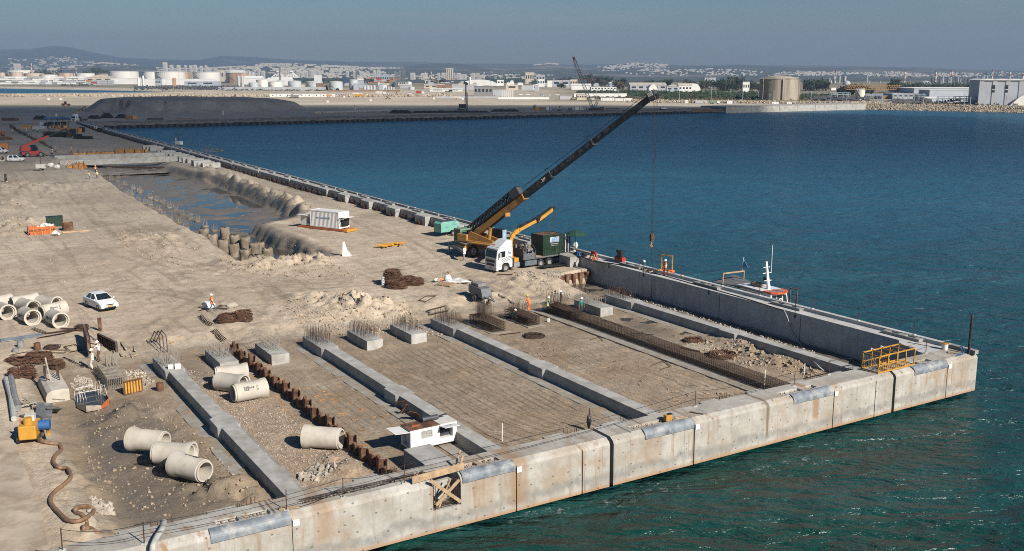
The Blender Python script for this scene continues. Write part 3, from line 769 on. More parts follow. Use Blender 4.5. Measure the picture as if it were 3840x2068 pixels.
SEG=[(-.0,g1-GAPW/2,'corner segment of the weathered concrete quay front, with a yellow bucket and black post'),
(g1+GAPW/2,g2-GAPW/2,'middle segment of the weathered concrete quay front, between the two open gaps'),
(g2+GAPW/2,120.0,'longest segment of the weathered concrete quay front, with a notch braced by crossed timbers')]
JOINTS=[3540,3271,3114,2591,2171,1923,1082]
PLATES=[(3415,3538),(2962,3111),(2405,2588),(1722,1918),(781,1079)]
PITS=[A(2700,1250,1960,268),A(2700,1250,1830,290),A(2700,1250,610,565),A(2700,1250,710,543),A(2700,1250,850,514),
A(1800,1518,1490,205),A(1800,1518,1620,178),A(1800,1518,1750,150),A(900,1518,175,1030),A(900,1518,2145,575),A(900,1518,2345,525),A(0,1518,2150,1105),A(0,1518,2420,1045),
A(1800,1518,85,525)]
pits_uv=[S(at(p[0],p[1],QT))for p in PITS]
notch=(vcol(1715),vcol(1611))
STUBS=[53.1,39.9,35.3,26.5,22.0,17.5,13.0,61.5,66]
segs=[]
for k,(va,vb,lab)in enumerate(SEG):
 t=sthing('quay_wall',lab,'quay wall',0,va,0)
 m=MB();m.prism(prof,0,vb-va,'y')
 body=m.build('body','quayfront',t)
 cut=[]
 for(pu,pv)in pits_uv:
  if va+.5<pv<vb-.5:cut.append(MB().box((max(1.05,min(1.75,pu)),pv-va,QT),(.62,1.15,.34)))
 if k==2:
  nv0,nv1=notch[0]-va,notch[1]-va
  cut.append(MB().bb(-.5,1.05,nv0,nv1,1.55,4.2))
  cut.append(MB().bb(1.0,1.5,nv0,nv1+7.5,2.85,4.2))
  cut.append(MB().bb(.9,1.75,nv1-.01,nv1+.5,2.6,4.2))
 for px in JOINTS:
  vj=vcol(px)
  if va<vj<vb:cut.append(MB().bb(-.2,.17,vj-va-.045,vj-va+.045,-.5,3.28))
 if cut:boolcut(body,cut)
 for(pu,pv)in pits_uv:
  if va+.5<pv<vb-.5:
   q=MB();cu=max(1.05,min(1.75,pu))
   for i in range(5):q.box((cu-.15+.3*(i%2),pv-va-.4+.2*i,QT-.10),(.05,.05,.16))
   q.build('anchor_bolt_set','rebar_grey',t)
 for a,b in PLATES:
  v0,v1=vcol(b),vcol(a)
  if va<=v0 and v1<=vb+.3:
   q=MB();arc=[]
   for i in range(8):
    an=math.pi*(.5+.5*i/7)
    arc.append((.50+.46*math.cos(an),2.98+.46*math.sin(an)))
   arc=[(.55,QT+.04)]+[(x,z)for x,z in arc]+[(.04,2.84)]
   inner=[(x+.05,z-.05)for x,z in reversed(arc)]
   q.prism(arc+inner,v0-va,v1-va,'y');q.build('edge_guard','edgeplate',t,smooth=False)
   if k<3:
    q=MB();q.box((.045,v0-va-.28 if v0-va>.6 else.3,2.86),(.03,.34,.34));pl=q.build('number_plate','whitemark',t)
    text_mesh('H-1',.16,'number','blackmark',pl,FM((.026,v0-va-.28,2.86),(0,-1,0),(0,0,1)),.002)
 q=MB();q.bb(.75,2.3,0,vb-va,-2.5,.20);q.build('shade_skirt','sheetblack',t)  # recessed backing coloured black for the shadow under the slab
 for v in np.arange(1.5,vb-va-1,4.45):
  if va+v<75:
   q=MB();q.cyl((.95,v,-1.5),(.95,v,.21),.5,12);q.build('pile','rubber',t)
 for sv in STUBS:
  if va<sv<vb:
   q=MB();q.bb(2.362,3.7,sv-va-.8,sv-va+.75,.2,2.95);q.build('stub','concrete',t)
   q=MB();bars_patch(q,2.6,3.6,4,sv-va-1.9,sv-va-.9,5,2.2,1.0,.018);bars_patch(q,2.5,2.8,2,sv-va-3.2,sv-va-1.2,9,2.3,.85,.016)
   q.build('starter_bars','rebar',t,kind='stuff')
 segs.append((t,va))
 if k<2:
  q=MB()
  for z in(.75,1.75,2.85):q.bb(.45,.95,vb-va,vb-va+GAPW,z-.13,z+.13)
  q.bb(1.0,1.3,vb-va,vb-va+GAPW,.2,3.2,0)
  q.build('gap_spacer','black',t)
tw,va2=segs[2]
nv0,nv1=notch[0]-va2,notch[1]-va2
q=MB()
for i in range(10):q.tube([(.3+.07*(i%3),nv0+.15+(nv1-nv0-.3)*i/9,1.5),(.3+.07*(i%3),nv0+.15+(nv1-nv0-.3)*i/9,1.85)],.016,4)
for z in(1.62,1.74,1.86):
 for u in(.18,.42,.66):q.tube([(u,nv0+.04,z),(u,nv1-.04,z)],.016,4)
for s_ in(nv0+.08,nv0+.22,nv1-.08,nv1-.2):
 for u in(.2,.45,.7):q.tube([(u,s_,1.5),(u,s_,3.1)],.016,4)
 for z in np.arange(1.7,3.1,.18):q.tube([(.15,s_,z),(.75,s_,z)],.012,4)
for j in np.arange(0,7.4,.2):
 q.tube([(1.08,nv1+j,2.8),(1.08,nv1+j,3.5),(1.42,nv1+j,3.5),(1.42,nv1+j,2.8)],.014,4)
for u in(1.08,1.25,1.42):
 for z in(3.2,3.5):q.tube([(u,nv1-.1,z),(u,nv1+7.45,z)],.016,4)
q.build('exposed_bars','rebar',tw,kind='stuff')
t=sthing('timber_brace','crossed pale timber boards nailed over the notch in the quay front','timber brace',.0,notch[0])
L=notch[1]-notch[0]
for(a,b)in[((-.02,.15,3.15),(-.06,L-.1,1.95)),((-.06,.1,1.8),(-.10,L+.25,3.55))]:
 MB().bar(a,b,.05,.2).build('board','wood',t)
MB().bar((.35,-.35,3.75),(.30,L+1.2,3.62),.06,.42).build('board','wood',t)
MB().bar((.75,-.1,2.9),(.75,-.5,4.2),.05,.14).build('board','wood',t)
MB().bar((1.1,-.1,3.3),(1.3,-.65,4.35),.05,.14).build('board','wood',t)
MB().bar((.05,L*.8,1.75),(.3,L*.3,3.2),.05,.1).build('board','wood',t)
t=sthing('plank','short weathered plank lying across the quay edge at the open rebar slot','plank',.6,notch[1]+8.2,3.43)
MB().bar((0,-.5,.03),(.3,.5,.04),.2,.05).build('board','wood',t)
def uol(v0):return v0
t=sthing('quay_wall','long grey concrete wall with form marks, standing beside the excavated trench','quay wall',0,0)
m=MB();m.prism([(.15,-2),(.15,3.72),(.62,3.72),(.66,QT),(2.0,QT),(2.0,.2),(2.0,-2)],2.362,54.0,'x')
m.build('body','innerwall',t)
m=MB();m.prism([(2.37,2.003),(6.3,2.003),(5.7,2.72),(2.37,3.95)],0,QT-.003,'z');m.build('gusset','innerwall',t)
q=MB();q.bb(.0,2.35,.12,.6,QT+.003,3.72);q.build('kerb','deck',t)
PADS=[A(2100,850,640,370),A(2100,850,1400,550),A(2100,850,2150,745),A(2700,1250,1715,20)]
for p in PADS:
 u,v=S(at(p[0],p[1],3.6))
 q=MB();q.bb(u-1.9,u+1.9,.6,1.28,QT,3.66);b_=q.build('pad','deck',t)
 boolcut(b_,[MB().bb(u-1.3,u-.4,.72,1.15,3.5,4),MB().bb(u+.4,u+1.3,.72,1.15,3.5,4)])
q=MB()
for u in(17.4,28.6,39.8):q.bb(u-.03,u+.03,1.99,2.008,.4,QT-.2)
q.build('joint','darkgrey',t)
t=sthing('quay_wall','sunlit stepped block of the quay wall behind the rusty sheet piling','quay wall',54.0,0)
m=MB();m.prism([(.003,.15),(7.9,.12),(7.9,2.0),(4.2,2.0),(2.4,3.6),(.003,3.6)],-1,QT,'z');m.build('body','concrete',t)
m=MB();m.bb(0,7.9,.12,.6,QT,3.72);m.build('kerb','deck',t)
m=MB();m.bb(.5,2.2,3.6,6.2,.4,1.95);m.build('footing','concrete',t)
def drift(u):return-.0078*max(0,u-118)
CL=11.35
def caisson():
 t=thing('quay_caisson','stepped concrete caisson of the long quay wall, one of the row beyond the crane','quay wall',(0,0,0),0,'stepped caissons of the long quay wall')
 m=MB();m.prism([(0,.15),(CL-.06,.15),(CL-.06,1.95),(4.6,1.95),(3.8,2.95),(0,2.95)],-1.5,QT,'z');m.build('body','concrete',t)
 q=MB();q.bb(.05,CL-.5,.12,.6,QT,3.72);q.build('kerb','deck',t)
 q=MB();q.bb(5.0,8.2,.6,1.25,QT,3.64);b_=q.build('pad','deck',t);boolcut(b_,[MB().bb(5.5,6.3,.7,1.12,3.5,4),MB().bb(6.9,7.7,.7,1.12,3.5,4)])
 rn=random.Random(5)
 for a in(1.0,5.2,8.8):
  q=MB();vb=3.0 if a<4 else 2.0
  bars_patch(q,a,a+1.7,12,vb+.05,vb+.35,3,1.9,.85,.02,.12,.1,rn=rn);q.build('rebar_tuft','rebar_orange',t,kind='stuff')
 return t
c0=caisson()
def caisson_far():
 t=thing('quay_caisson','long smooth concrete caisson at the far end of the quay wall with dark tufts','quay wall',(0,0,0),0,'smooth caissons of the far quay wall')
 m=MB();m.prism([(0,.15),(CL*2-.08,.15),(CL*2-.08,2.25),(0,2.45)],-1.5,QT,'z');m.build('body','concrete',t)
 MB().bb(.05,CL*2-.5,.12,.6,QT,3.72).build('kerb','deck',t)
 for x0 in(4,15):MB().bb(x0,x0+3,.6,1.25,QT,3.64).build('pad','deck',t)
 rn=random.Random(8)
 for a in np.arange(.8,CL*2-2,3.6):
  q=MB();bars_patch(q,a,a+2.3,13,2.5,3.0,3,1.85,.9,.03,.15,.1,rn=rn);q.build('rebar_tuft','rebar',t,kind='stuff')
 return t
c1=caisson_far()
nC=0
u=62.0
while u<468:
 far_=u>133
 o=c0 if nC==0 else copy_tree(c1 if far_ else c0)
 o.location=W(u,drift(u+5),0);o.rotation_euler=(0,0,AU-.0078*(u>118));nC+=1;u+=CL*(2 if far_ else 1)
for o in[c1]+list(c1.children):bpy.data.objects.remove(o)
def beam(label,vc,u_end=2.37,height=(.95,2.2),bars=True):
 z0,z1=height
 t=sthing('concrete_beam',label,'concrete beam',0,vc)
 w,W2=.55,.8
 pl=[(38.8,-W2),(38.8,W2),(34.0,W2),(33.75,w),(20.75,w),(20.55,W2),(18.5,W2),(18.3,w),(u_end,w),(u_end,-w),(18.3,-w),(18.5,-W2),(20.55,-W2),(20.75,-w),(33.75,-w),(34.0,-W2)]
 m=MB();m.prism(pl,z0,z1,'z');m.build('body','concrete',t,bevel=.02)
 m=MB();m.bb(u_end+.2,40.2,-1.5,1.75,.6,1.33);m.build('footing','footing',t)
 if bars:
  q=MB();bars_patch(q,35.2,38.5,12,-.65,.65,6,z1,1.05,.016,.06,.1);q.build('starter_bars','rebar_grey' if vc>50 else 'rebar',t,kind='stuff')
 return t
beam('long concrete tie beam with grey starter bars, beside the three pipes in the muddy bay',56.85)
beam('long concrete tie beam running past the white engine housing',43.45)
beam('long concrete tie beam between the tracked bay and the smooth earth bay',30.2)
beam('long concrete tie beam nearest the shaded quay wall, rusty bars on its head',8.75,height=(.8,2.2))
def cap(label,vc,uh=(34.05,38.8),z=(1.1,2.2),col='rebar'):
 t=sthing('foundation_block',label,'foundation block',uh[0],vc,0,0,'concrete pile caps with starter bars')
 m=MB();m.bb(0,uh[1]-uh[0],-.8,.8,z[0]-.3,z[1]);m.build('body','concrete',t,bevel=.025)
 q=MB();bars_patch(q,1.2,4.5,11,-.65,.65,6,z[1],.95,.016,.06,.1)
 if col=='rebar_grey':
  for k in range(4):q.tube([(1.2,-.6+.4*k,z[1]+.55),(4.5,-.6+.4*k,z[1]+.62)],.014,4)
 q.build('starter_bars',col,t,kind='stuff');return t
cap('concrete block with starter bars behind the stack of three pale pipes',52.4,col='rebar_grey')
cap('concrete block with starter bars just across the rusty sheet piles from the pipes',47.95,col='rebar_grey')
cap('concrete block with starter bars and a small heap of earth at its front',39.05)
cap('concrete block with starter bars next to the head of the middle tie beam',34.6)
cap('concrete block with pale starter bars beside a worker in a green shirt',13.15,(33.5,38.3),col='rebar_grey')
t=sthing('foundation_block','square concrete block cast against the quay front, half hiding the white engine housing','foundation block',2.37,47.75)
MB().bb(0,5.3,-.95,.95,.8,2.42).build('body','concrete',t,bevel=.02)
p=S(G(*Cc(0,1250,560,690),1.3));uL,vL=p
t=sthing('foundation_block','rounded pale concrete block with tall posts, beside the flooded hole','foundation block',33.0,65.9)
m=MB();m.prism([(-.85,.9),(.85,.9),(.85,1.75),(.72,2.1),(.4,2.28),(-.4,2.3),(-.85,2.25)],0,5.0,'x');m.build('body','pipe',t,bevel=.05)
for i in range(6):MB().bar((2.6+.35*i,-.5+.9*(i%2),2.28),(2.6+.35*i,-.5+.9*(i%2),3.35),.07,.07).build('post','rebar',t)
MB().bar((2.9,.1,2.2),(3.3,.3,4.1),.12,.05).build('stake','greywood',t)
def cage(m,L,w,h,du=.2,r=.014,nl=6,z0=.05,rn=random):
 for k in(1,2):
  for j in range(nl-2):m.tube([(-.05,-w/2+w*(j+1)/(nl-1),z0+h*k/3),(L+.05,-w/2+w*(j+1)/(nl-1),z0+h*k/3)],r*1.1,4)
 for i in range(int(L/du)+1):
  u=i*du+rn.uniform(-.02,.02)
  m.tube([(u,-w/2,z0),(u,-w/2,z0+h),(u,w/2,z0+h),(u,w/2,z0),(u,-w/2,z0)],r,4)
 for j in range(nl):
  v=-w/2+w*j/(nl-1)
  for z in(z0,z0+h):m.tube([(-.05,v,z),(L+.05,v,z+rn.uniform(-.01,.01))],r,4)
 for k in range(1,5):
  z=z0+h*k/5
  for v in(-w/2,w/2):m.tube([(-.05,v,z),(L+.05,v,z)],r*.9,4)
t=sthing('rebar_cage','dark rusty reinforcement block with tall loops, beside the smaller cage being tied','rebar cage',33.6,26.2,1.35)
m=MB();cage(m,4.5,1.5,.85,.15,.018,9)
for e in(0,4.5):
 for j in range(14):m.tube([(e,-.75+1.5*j/13,.05),(e,-.75+1.5*j/13,.9)],.017,4)
m.build('cage','rebar',t)
m=MB()
for i in range(9):
 for j in(-.45,0,.4):m.tube([(2.0+.25*i,j-.12,.8),(2.0+.25*i,j-.12,2.3+.05*(i%3)),(2.0+.25*i,j+.1,2.3+.05*(i%3)),(2.0+.25*i,j+.1,.8)],.016,4)
m.build('tall_loops','rebar',t)
MB().bb(-.5,5.0,-1.1,1.1,-.12,.02).build('footing','footing',t)
t=sthing('rebar_cage','rusty reinforcement block that two workers are tying, one crouching at its end','rebar cage',33.9,21.9,1.35)
m=MB();cage(m,4.6,1.4,.8,.15,.018,9)
for j in range(14):m.tube([(0,-.7+1.4*j/13,.05),(0,-.7+1.4*j/13,.85)],.017,4)
m.build('cage','rebar',t)
m=MB();bars_patch(m,2.2,4.2,8,-.6,.6,5,.8,1.0,.015,.1);m.build('starter_bars','rebar',t,kind='stuff')
MB().bb(-.5,5.0,-1.0,1.0,-.12,.02).build('footing','footing',t)
t=sthing('rebar_cage','long dark reinforcement cage of a beam, running across the bay to the quay front','rebar cage',4.6,17.0,1.36)
m=MB();cage(m,29.5,1.05,.8,.23,.015,9);m.build('beam_cage','rebar',t)
m=MB();cage(m,4.7,1.5,.85,.13,.018,11)
m.v=[(a+29.4,b,c)for a,b,c in m.v];m.build('head_cage','rebar',t)
m=MB();bars_patch(m,31.2,33.6,10,-.6,.6,5,.8,1.3,.015,.05);m.build('starter_bars','rebar',t,kind='stuff')
MB().bb(-2,35,-.75,1.9,-.2,.015).build('footing','footing',t)
MB().bar((0,1.85,.04),(34,1.85,.04),.09,.06).build('edge_board','greywood',t)
t=sthing('rebar_cage','pale grey reinforcement block in the muddy corner, yellow panel beside it','rebar cage',34.0,61.35,1.3)
m=MB();cage(m,4.9,1.5,.9,.17,.017,10)
for j in range(12):m.tube([(0,-.75+1.5*j/11,.05),(0,-.75+1.5*j/11,.95)],.019,4)
for i in range(24):m.tube([(i*.2+.1,-.75,.96),(i*.2+.05,.75,.98)],.016,4)
m.build('cage','rebar_grey',t)
m=MB()
for i in range(8):
 for j in(-.5,0):m.tube([(3.4+.15*i,j-.1,.9),(3.4+.15*i,j-.1,2.1),(3.4+.15*i,j+.12,2.1),(3.4+.15*i,j+.12,.9)],.016,4)
m.build('tall_loops','rebar_grey',t)
MB().bb(-.6,5.2,-1.0,1.1,-.12,.02).build('footing','footing',t)
def pile_proto(var):
 rn=random.Random(var)
 a=.33;top=2.2+rn.uniform(-.25,.2)
 pts=[(0,0),(.28,0),(.50,a),(.90,a),(1.12,0)]
 n=len(pts);th=.03
 poly=pts+[(x+(.02 if 0<i<n-1 else 0),y-th-.02)for i,(x,y)in reversed(list(enumerate(pts)))]
 m=MB();vs=[(x,y,.3)for x,y in poly]+[(x,y,top+.10*math.sin(i*2.1+var))for i,(x,y)in enumerate(poly)]
 k=len(poly);fs=[tuple(range(k))[::-1],tuple(range(k,2*k))]+[(i,(i+1)%k,k+(i+1)%k,k+i)for i in range(k)]
 m.add(vs,fs);return m
t=sthing('sheet_pile_wall','zigzag row of rusty sheet piles crossing the bay between beams','sheet piling',4.6,50.35)
prot=[]
for i in range(32):
 if i<4:o=pile_proto(i).build('sheet_pile','rust',t);prot.append(o)
 else:o=prot[i%4].copy();COL.objects.link(o);o.parent=t
 o.location=(1.12*i,.06*math.sin(i*1.7),random.uniform(-.12,.12));o.rotation_euler=(random.uniform(-.05,.05),random.uniform(-.03,.03),0)
t=sthing('sheet_pile_wall','short rusty sheet piling holding the bank in front of the truck','sheet piling',51.55,2.1)
for i in range(9):
 m=MB();z=1.95-.03*i+.08*math.sin(i*3)
 m.prism([(0,0),(.0,.35),(-.28,.48),(-.28,.88),(0,1.0),(.04,1.0),(-.24,.9),(-.24,.46),(.04,.33),(.04,0)],.2,z,'z')
 o=m.build('sheet_pile','rust',t);o.location=(0,1.0*i,0)
t=sthing('rebar_tuft','rusty bar curtain below the dark steel plate near the truck tail','rebar',55.0,5.2,1.6)
m=MB();bars_patch(m,0,.4,3,-1.6,1.6,22,-.2,.95,.02,.02);m.build('bars','rebar_orange',t,kind='stuff')
MB().bb(-.4,1.0,-1.9,2.0,.72,.78).build('steel_plate','black',t)
FQ=474.0
t=sthing('sheet_pile_wall','long black sheet pile front of the far quay across the water','sheet piling',FQ,-12)
m=MB();n=0;v=0.0
while v>-404:
 n+=1
 m.prism([(0,v),(-1.0,v-.8),(-1.0,v-2.2),(0,v-3.0),(.6,v-3.0),(.6,v)],-1,1.45+.2*math.sin(n*2.3),'z');v-=3.0
m.build('sheet_pile','sheetblack',t)
m=MB();m.bb(.6,1.2,-404,0,-1,.8);m.build('backing','sheetblack',t)
P_=[]
vv_=np.linspace(40,-424,240)
for k,du in enumerate((.6,1.6,3.2,5.0,6.4,8.2)):
 P_.append([list(W(FQ+du+.6*float(vnoise(x*.2,k,3)),x,[.75,1.5,2.25,2.8,3.15,2.95][k]+.25*float(vnoise(x*.35,k*3.1,8))))for x in vv_])
bank=grid_mesh('bank_terrain',np.array(P_),'bank',{})
t=sthing('mesh_fence','thin wire fence along the top of the far gravel bank','fence',FQ+3.4,0)
for v in np.arange(-20,-400,-4.0):MB().bar((0,v,2.0),(0,v,4.0),.10).build('post','darkgrey',t)
m=MB()
for z in(2.6,3.2,3.9):m.bar((0,-20,z),(0,-400,z),.05)
m.build('wire','darkgrey',t)
vq=[S(atd(p,415,660))[1]for p in(2721,)][0]
ends=[2721,2737,2816,2922,2989,3057,3137,3195,3246]
for i in range(len(ends)-1):
 a=at(ends[i],424-(ends[i]-2721)/525*13.5,.2);b=at(ends[i+1],424-(ends[i+1]-2721)/525*13.5,.2)
 L=(b-a).length;t=thing('quay_caisson','pale concrete caisson of the distant quay face beyond the boom tip','quay wall',(a.x,a.y,0),math.atan2(b.y-a.y,b.x-a.x),'pale caissons of the distant quay')
 m=MB();m.bb(.15,L-.15,0,26,-1,4.35);m.build('body','concrete',t);MB().bb(.1,L-.1,-.12,.9,4.35,4.6).build('kerb','deck',t)
rn=random.Random(9);m=MB()
for i in range(3600):
 px=rn.uniform(3225,4050);k=rn.random()
 base=at(px,411+(px-3240)*.022,0);dz=k*4.6;p=(base.x+k*4.4*.1,base.y+k*9.0,dz-.4)
 m.rock(p,rn.uniform(.5,1.25),rn)
m.build('rock_revetment','stone',kind='stuff')
m=MB()
for i in range(1500):
 px=rn.uniform(-200,1700);y=361+4*rn.random();p=at(px,y,2.5)
 m.rock((p.x,p.y,2.8+rn.random()*1.2),rn.uniform(1.2,2.6),rn)
m.build('rock_breakwater','stone',kind='stuff')
m=MB()
for i in range(900):
 px=rn.uniform(2350,3300);y=384+rn.uniform(-3,3)+(px-2500)*.008;p=at(px,y,3)
 m.rock((p.x,p.y,3.3+rn.random()),rn.uniform(.6,1.4),rn)
m.build('rock_berm','stone',kind='stuff')
def wheel(parent,c,r,w,n=20,rim='midgrey',dual=False):
 """axis along local y"""
 M=Matrix.Translation(c)@Matrix.Rotation(R(90),4,'X')
 m=MB();m.lathe([(r*.55,-w/2),(r*.9,-w/2),(r,-w*.32),(r,w*.32),(r*.9,w/2),(r*.55,w/2)],n,0,M,True)
 t=m.build('tyre','rubber',parent,smooth=False)
 m=MB();m.lathe([(.001,-w*.30),(r*.3,-w*.33),(r*.5,-w*.42),(r*.56,-w*.46),(r*.56,w*.46),(r*.5,w*.42),(r*.3,w*.33),(.001,w*.30)],n,0,M)
 m.build('rim',rim,t);return t
def wheelset(parent,xs,hw,r,w,rim='midgrey'):
 for x in xs:
  for s in(-1,1):
   e=bpy.data.objects.new('wheel',None);COL.objects.link(e);e.parent=parent;e.location=(x,s*(hw-w/2),r)
   wheel(e,(0,0,0),r,w,20,rim)
def car(label,loc,rz,kind='sedan',paint='whitepaint',group=None,sc_=1.0,small=False):
 t=thing('parked_car',label,'car',loc,rz,group,sc_)
 if kind=='sedan':
  side=[(-2.12,.30),(-2.20,.55),(-2.16,.86),(-1.95,.99),(-1.3,1.00),(.85,.97),(1.55,.86),(2.02,.70),(2.18,.52),(2.15,.30),(1.75,.22),(-1.75,.22)]
  lo,hi,z0,z1=(-1.72,1.10),(-.98,.22),.95,1.45
 else:
  side=[(-2.05,.32),(-2.12,.6),(-2.10,1.02),(-1.9,1.08),(1.05,1.06),(1.62,.95),(2.0,.75),(2.1,.52),(2.06,.32),(1.7,.24),(-1.7,.24)]
  lo,hi,z0,z1=(-2.05,1.28),(-1.82,.42),1.02,1.72
 m=MB();m.prism(side,-.86,.86,'y');m.build('body',paint,t,bevel=.11)
 hw0,hw1=.80,.62
 def P(x,y,z):return(x,y,z)
 V=[P(lo[0],-hw0,z0),P(lo[1],-hw0,z0),P(lo[1],hw0,z0),P(lo[0],hw0,z0),P(hi[0],-hw1,z1),P(hi[1],-hw1,z1),P(hi[1],hw1,z1),P(hi[0],hw1,z1)]
 m=MB();m.add(V,[(0,3,2,1),(4,5,6,7),(0,1,5,4),(1,2,6,5),(2,3,7,6),(3,0,4,7)]);m.build('cabin',paint,t,bevel=.05)
 V=[Vector(v)for v in V]
 def pane(a,b,c,d,ins,name='window'):
  q=[V[i]for i in(a,b,c,d)];ce=sum(q,Vector())/4;nrm=(q[1]-q[0]).cross(q[3]-q[0]).normalized()
  if nrm.dot(ce-Vector((sum(lo)/2,0,(z0+z1)/2)))<0:nrm=-nrm
  pts=[ce+(p-ce)*ins+nrm*.012 for p in q];back=[p-nrm*.03 for p in pts]
  m=MB();m.add(pts+back,[(0,1,2,3),(7,6,5,4),(0,4,5,1),(1,5,6,2),(2,6,7,3),(3,7,4,0)]);m.build(name,'glass',t)
 pane(1,2,6,5,.88,'windscreen');pane(3,0,4,7,.82,'rear_window')
 def lerp(a,b,k):return V[a]*(1-k)+V[b]*k
 for(a,b,c,d)in((0,1,5,4),(3,2,6,7)):
  for k0,k1 in((.10,.48),(.52,.93)):
   q=[lerp(a,b,k0),lerp(a,b,k1),lerp(d,c,k1),lerp(d,c,k0)]
   ce=sum(q,Vector())/4;s=1 if ce.y>0 else-1
   pts=[ce+(p-ce)*.86+Vector((0,s*.014,.004))for p in q];back=[p-Vector((0,s*.03,0))for p in pts]
   m=MB();m.add(pts+back,[(0,1,2,3),(7,6,5,4),(0,4,5,1),(1,5,6,2),(2,6,7,3),(3,7,4,0)]);m.build('window','glass',t)
 wheelset(t,(1.32,-1.28),.87,.32,.2)
 if not small:
  for s in(-1,1):
   MB().blob((1.93,s*.62,.72),(.22,.17,.09),1,0,.02).build('headlight','lamp_glass',t,smooth=True)
   MB().blob((.88,s*.93,1.02),(.09,.11,.07),1,0,.02).build('mirror',paint,t,smooth=True)
   MB().blob((-2.12,s*.66,.82),(.08,.16,.10),1,0,.02).build('tail_light','red',t,smooth=True)
  MB().box((2.165,0,.66),(.04,.75,.07)).build('grille','black',t)
  MB().box((2.175,0,.36),(.04,1.1,.12)).build('air_intake','black',t)
  MB().box((2.19,0,.52),(.03,.52,.12)).build('number_plate','yellow',t)
 return t
def two(pa,pb,z=None):
 a=G(*pa)if z is None else at(*pa,z);b=G(*pb)if z is None else at(*pb,z)
 return a,b,math.atan2(b.y-a.y,b.x-a.x)
a,b,rz=two(A(0,1050,822,262),A(0,1050,938,302));nrm=Vector((-math.sin(rz),math.cos(rz),0))
ctr=(a+b)/2+nrm*.85;ctr.z=gz(*S(ctr))
car('clean white four door sedan alone on the sand near the stacked pipes',ctr,rz,'sedan',sc_=1.08)
a,b,rz=two(B(0,400,180,1005),B(0,400,375,1000));ctr=(a+b)/2;ctr+=Vector((-math.sin(rz),math.cos(rz),0))*.8;ctr.z=gz(*S(ctr))
car('white people carrier parked in front of the red telehandler',ctr,rz,'mpv',sc_=1.05)
a=G(*B(0,400,10,868));car('white car cut by the left picture edge beside the yellow container',a,rz-.15,'mpv',sc_=1.05)
def corr(m,x0,x1,y,z0,z1,n,d,s):
 pts=[]
 st=(x1-x0)/n
 for i in range(n):
  x=x0+i*st
  pts+=[(x,y),(x+st*.35,y),(x+st*.5,y-s*d),(x+st*.85,y-s*d)]
 pts.append((x1,y));poly=pts+[(x,y-s*(d+.03))for x,y in reversed(pts)]
 for i in range(len(pts)-1):
  a,b=pts[i],pts[i+1]
  m.add([(a[0],a[1],z0),(b[0],b[1],z0),(b[0],b[1],z1),(a[0],a[1],z1)],[(0,1,2,3)])
 return m
def container(t,L,Wd,H,mat_,frame=None,roof=None,z=0):
 m=MB()
 n=max(6,int(L/.28))
 for s in(-1,1):corr(m,-L/2+.08,L/2-.08,s*(Wd/2-.01),z+.16,z+H-.12,n,.04,s)
 m.bb(-L/2+.02,L/2-.02,-Wd/2+.07,Wd/2-.07,z+.14,z+H-.06)
 for sx in(-1,1):m.box((sx*(L/2-.03),0,z+H/2),(.03,Wd-.16,H-.2))
 m.build('wall',mat_,t)
 m=MB()
 for sx in(-1,1):
  for sy in(-1,1):m.box((sx*(L/2-.05),sy*(Wd/2-.05),z+H/2),(.12,.12,H))
 for sy in(-1,1):
  for zz in(.08,H-.07):m.box((0,sy*(Wd/2-.05),z+zz),(L-.2,.11,.15))
 for sx in(-1,1):
  for zz in(.08,H-.07):m.box((sx*(L/2-.05),0,z+zz),(.11,Wd-.2,.15))
 m.build('frame',frame or mat_,t)
 m=MB();m.bb(-L/2+.1,L/2-.1,-Wd/2+.1,Wd/2-.1,z+H-.058,z+H-.035);m.build('roof',roof or mat_,t)
a,b,rz=two(A(960,650,520,502),A(960,650,778,530),2.35)
cp=(a+b)/2+Vector((-math.sin(rz),math.cos(rz),0))*1.22;cp.z=gz(*S(cp))
t=thing('workshop_container','white corrugated container with blue lettering, strapped on an orange skid','container',cp,rz)
container(t,6.06,2.44,2.6,'white',z=.5)
m=MB()
for i in range(9):m.box((-1.5+.27*i,-1.24,2.05),(.18,.02,.17))
m.box((1.0,-1.24,2.05),(.32,.02,.26));m.build('lettering','lightblue',t)
m=MB();m.bb(3.0,4.1,-1.3,-1.22,2.05,2.12);m.box((3.6,.0,2.25),(1.2,2.2,.05));m.build('flap','white',t)
m=MB()
for k in range(7):m.tube([(3.05,-1+.3*k,2.3),(3.3,-1+.28*k,1.5),(3.15,-1+.3*k,.8)],.04,5)
m.box((3.2,.1,1.5),(.3,1.5,1.2));m.build('hose_panel','black',t)
t2=thing('transport_skid','rusty orange steel skid carrying the white container and engine box','skid',cp,rz)
m=MB()
for s in(-1.15,1.15):m.bar((-5.7,s,.28),(4.6,s,.28),.16,.3)
for x in np.arange(-5.6,4.6,1.1):m.box((x,0,.28),(.14,2.3,.22))
m.build('frame','orange',t2);MB().box((4.3,0,.30),(.7,2.5,.36)).build('end_beam','yellow',t2)
t3=thing('engine_box','small white engine housing with raised lid, left end of the orange skid','generator',cp,rz)
m=MB();m.bb(-5.3,-3.35,-1.0,1.0,.5,2.1);b_=m.build('body','white',t3,bevel=.03);boolcut(b_,[MB().bb(-3.95,-3.2,-1.2,-.2,.8,1.9)])
MB().box((-4.4,-1.2,2.2),(1.9,.9,.05)).build('lid','white',t3);MB().tube([(-4.2,.4,2.1),(-4.2,.4,2.5),(-3.6,.4,2.6)],.12,8).build('exhaust','black',t3)
a,b,rz=two(A(960,650,1730,600),A(960,650,1885,580));cp=(a+b)/2;cp.z=gz(*S(cp))
t=thing('compressor_trailer','mint green compressor trailer parked beside the long quay wall','compressor',cp,rz)
